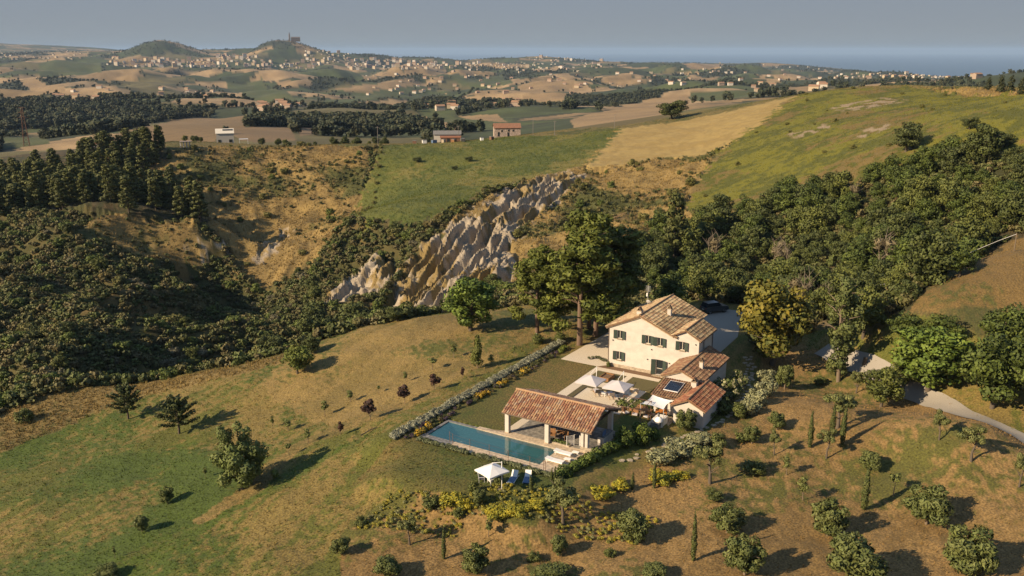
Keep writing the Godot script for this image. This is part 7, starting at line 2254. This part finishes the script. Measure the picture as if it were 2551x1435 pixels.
	for k in 3:
		part("arm", tube([Vector3(-3.2 + 0.5 * k, tall - 4.0 * (2 - k) * 0.8, 0), Vector3(0, tall - 4.0 * (2 - k) * 0.8 + 0.6, 0), Vector3(3.2 - 0.5 * k, tall - 4.0 * (2 - k) * 0.8, 0)], [0.12, 0.22, 0.12], 4), M.rust, o)
	# trees along the ridge
	for n in 46:
		var x := rng.randf_range(-170.0, -60.0)
		var r := rng.randf_range(415.0, 445.0)
		var p := Vector2(x, -sqrt(r * r - x * x))
		if absf(x + 132.0) < 9.0:
			continue
		var s := rng.randf_range(0.35, 0.75)
		grow(["lone", "broad", "greentree"][rng.randi() % 3], "ridge_tree", "%s tree on the far ridge %s" % ["small" if s < 0.55 else "larger", "left of the modern house" if x < -132.0 else ("right of the modern house" if x < -95.0 else "towards the crop field")], "trees along the ridge", "tree", at_ground(p.x, p.y, -0.3), 7.0 * s, 7.0 * s)
	grow("broad", "broadleaf_tree", "wide dark tree on the ridge left of the modern house", "", "tree", at_ground(-165.0, -392.0, -0.5), 9.0, 14.0)
	grow("broad", "broadleaf_tree", "dark tree at the ridge end of the pine stand", "", "tree", at_ground(-178.0, -386.0, -0.5), 8.5, 12.0)
	# hedge between golden slope and crop field
	for n in 16:
		var q := n / 15.0
		var x := lerpf(-57.0, -47.0, q) + rng.randf_range(-0.8, 0.8)
		var z := lerpf(-388.0, -270.0, q)
		var s := rng.randf_range(0.5, 0.9)
		grow("scrub", "field_bush", "dark bush on the left boundary of the crop field", "bushes on the crop field boundary", "shrub", at_ground(x, z, -0.1), 1.8 * s, 3.0 * s)

func place_words(t: float, r: float) -> String:
	var deep := "in the near valley" if r < 2000.0 else ("on the middle hills" if r < 3600.0 else "of the far town ridge")
	var side := "at the left" if t < -0.38 else ("under the hill with the cathedral" if t < -0.18 else ("left of centre" if t < 0.0 else ("right of centre" if t < 0.2 else "towards the sea")))
	return deep + " " + side

func make_far_country():
	rng.seed = 909
	var walls := [M.house_cream, M.house_white, M.house_pink, M.house_yellow]
	var shapes := []
	for k in 4:
		shapes.append(gable_house(7.5 + 1.4 * k, 7.0, 3.8 + 0.6 * k, 1.6))
	var blocks := []
	for k in 3:
		blocks.append(gable_house(12.0 + 2.5 * k, 10.0, 8.0 + 3.0 * k, 1.6))
	var count: int = HOUSES.size() / 3
	var protos := {}
	var rest := []; var tints := []
	for k in count:
		var x: float = HOUSES[3 * k]; var z: float = HOUSES[3 * k + 1]
		var tower: bool = HOUSES[3 * k + 2] == 1
		var turn := rng.randf_range(-0.6, 0.6)
		var at := at_ground(x, z)
		var kind := rng.randi() % (3 if tower else 4)
		var tone := rng.randi() % 4
		if k < 300:
			var key := "%s%d%d" % ["b" if tower else "h", kind, tone]
			if not protos.has(key):
				var o := Node3D.new()
				var m: Array = blocks[kind] if tower else shapes[kind]
				part("wall", m[0], walls[tone], o)
				part("roof", m[1], M.far_roof, o)
				protos[key] = o
			var far := Vector2(x, z).length()
			var label := "%s %s %s" % [["cream", "whitish", "pinkish brown", "ochre"][tone], ["low", "mid-size", "tall"][kind] + " apartment block" if tower else ["tiny", "small", "long", "larger"][kind] + " house", place_words(atan2(x, -z), far)]
			var c := copy_of(protos[key], "apartment_block" if tower else "village_house", label, "apartment blocks of the far town" if tower else "far houses in the valley and on the hills", at, turn)
			c.set_meta("category", "building" if tower else "house")
		else:
			var s := Vector3(16.0, 14.0, 12.0) * rng.randf_range(0.8, 1.3) if tower else Vector3(8.0, 4.8, 7.0) * rng.randf_range(0.75, 1.3)
			rest.append(Transform3D(Basis(Vector3.UP, turn).scaled_local(s), at))
			tints.append([Color(0.42, 0.37, 0.30), Color(0.50, 0.46, 0.40), Color(0.32, 0.25, 0.20), Color(0.42, 0.35, 0.25)][tone])
	G.unit_house = gable_house(1.0, 1.0, 1.0, 0.25)[0]
	scatter("distant_town", G.unit_house, M.tuft, rest, tints, "mass of tiny pale houses of the distant hill towns", "town")
	# cathedral on the town hill
	var top := at_ground(-1150.0, -4715.0)
	var o := thing("cathedral", "dark cathedral with a slender bell tower on the town hill", "church", top, 0.2)
	var m := gable_house(46.0, 18.0, 16.0, 6.0)
	part("nave", m[0], M.far_stone, o, Vector3(30, 0, 0))
	part("roof", m[1], M.far_stone, o, Vector3(30, 0, 0))
	part("bell_tower", tube([Vector3(0, -3, 0), Vector3(0, 34, 0), Vector3(0, 34.1, 0), Vector3(0, 46, 0)], [4.2, 3.8, 3.4, 0.3], 8), M.far_stone, o)
	# trees of hedges, copses and woods far off
	var places := []; tints = []
	var budget := 260000
	while places.size() < 34000 and budget > 0:
		budget -= 1
		var l := lerpf(log(470.0), log(6500.0), rng.randf())
		var r := exp(l)
		var t := rng.randf_range(-0.62, 0.62)
		var x := r * sin(t); var z := -r * cos(t)
		var k := cover_at(t, l)
		var w := roll.get_noise_2d(x * 3.0, z * 3.0) * 60.0
		var keep := false
		if k == 23:
			keep = true
		elif k == 0:
			keep = hedges.get_noise_2d(x + w, z - w) < -0.965 and rng.randf() < 0.55 and r > 560.0 or roll.get_noise_2d(x * 0.55 + 4000.0, z * 0.55) > 0.34 and r > 620.0
		if t > -0.03 and r < 950.0:
			keep = false
		var up := ground(x, z)
		if r > 4300.0 and r < 5300.0 and (Vector2(x + 1165.0, z + 4700.0).length() < 190.0 or Vector2(x + 1800.0, z + 4700.0).length() < 250.0):
			keep = rng.randf() < 0.9
		if not keep:
			continue
		var s := rng.randf_range(0.6, 1.35) * (1.0 if r < 1500.0 else 0.85)
		places.append(Transform3D(Basis(Vector3.UP, rng.randf() * TAU).scaled(Vector3(s, s * rng.randf_range(0.8, 1.4), s)), at_ground(x, z, -0.8)))
		tints.append([Color(0.040, 0.050, 0.020), Color(0.052, 0.064, 0.024), Color(0.034, 0.045, 0.018), Color(0.060, 0.064, 0.026)][rng.randi() % 4])
	scatter("distant_woods", G.far_tree, M.leaf, places, tints, "woods, copses and hedgerows spread over the far valley", "woodland")
	print("far trees ", places.size())
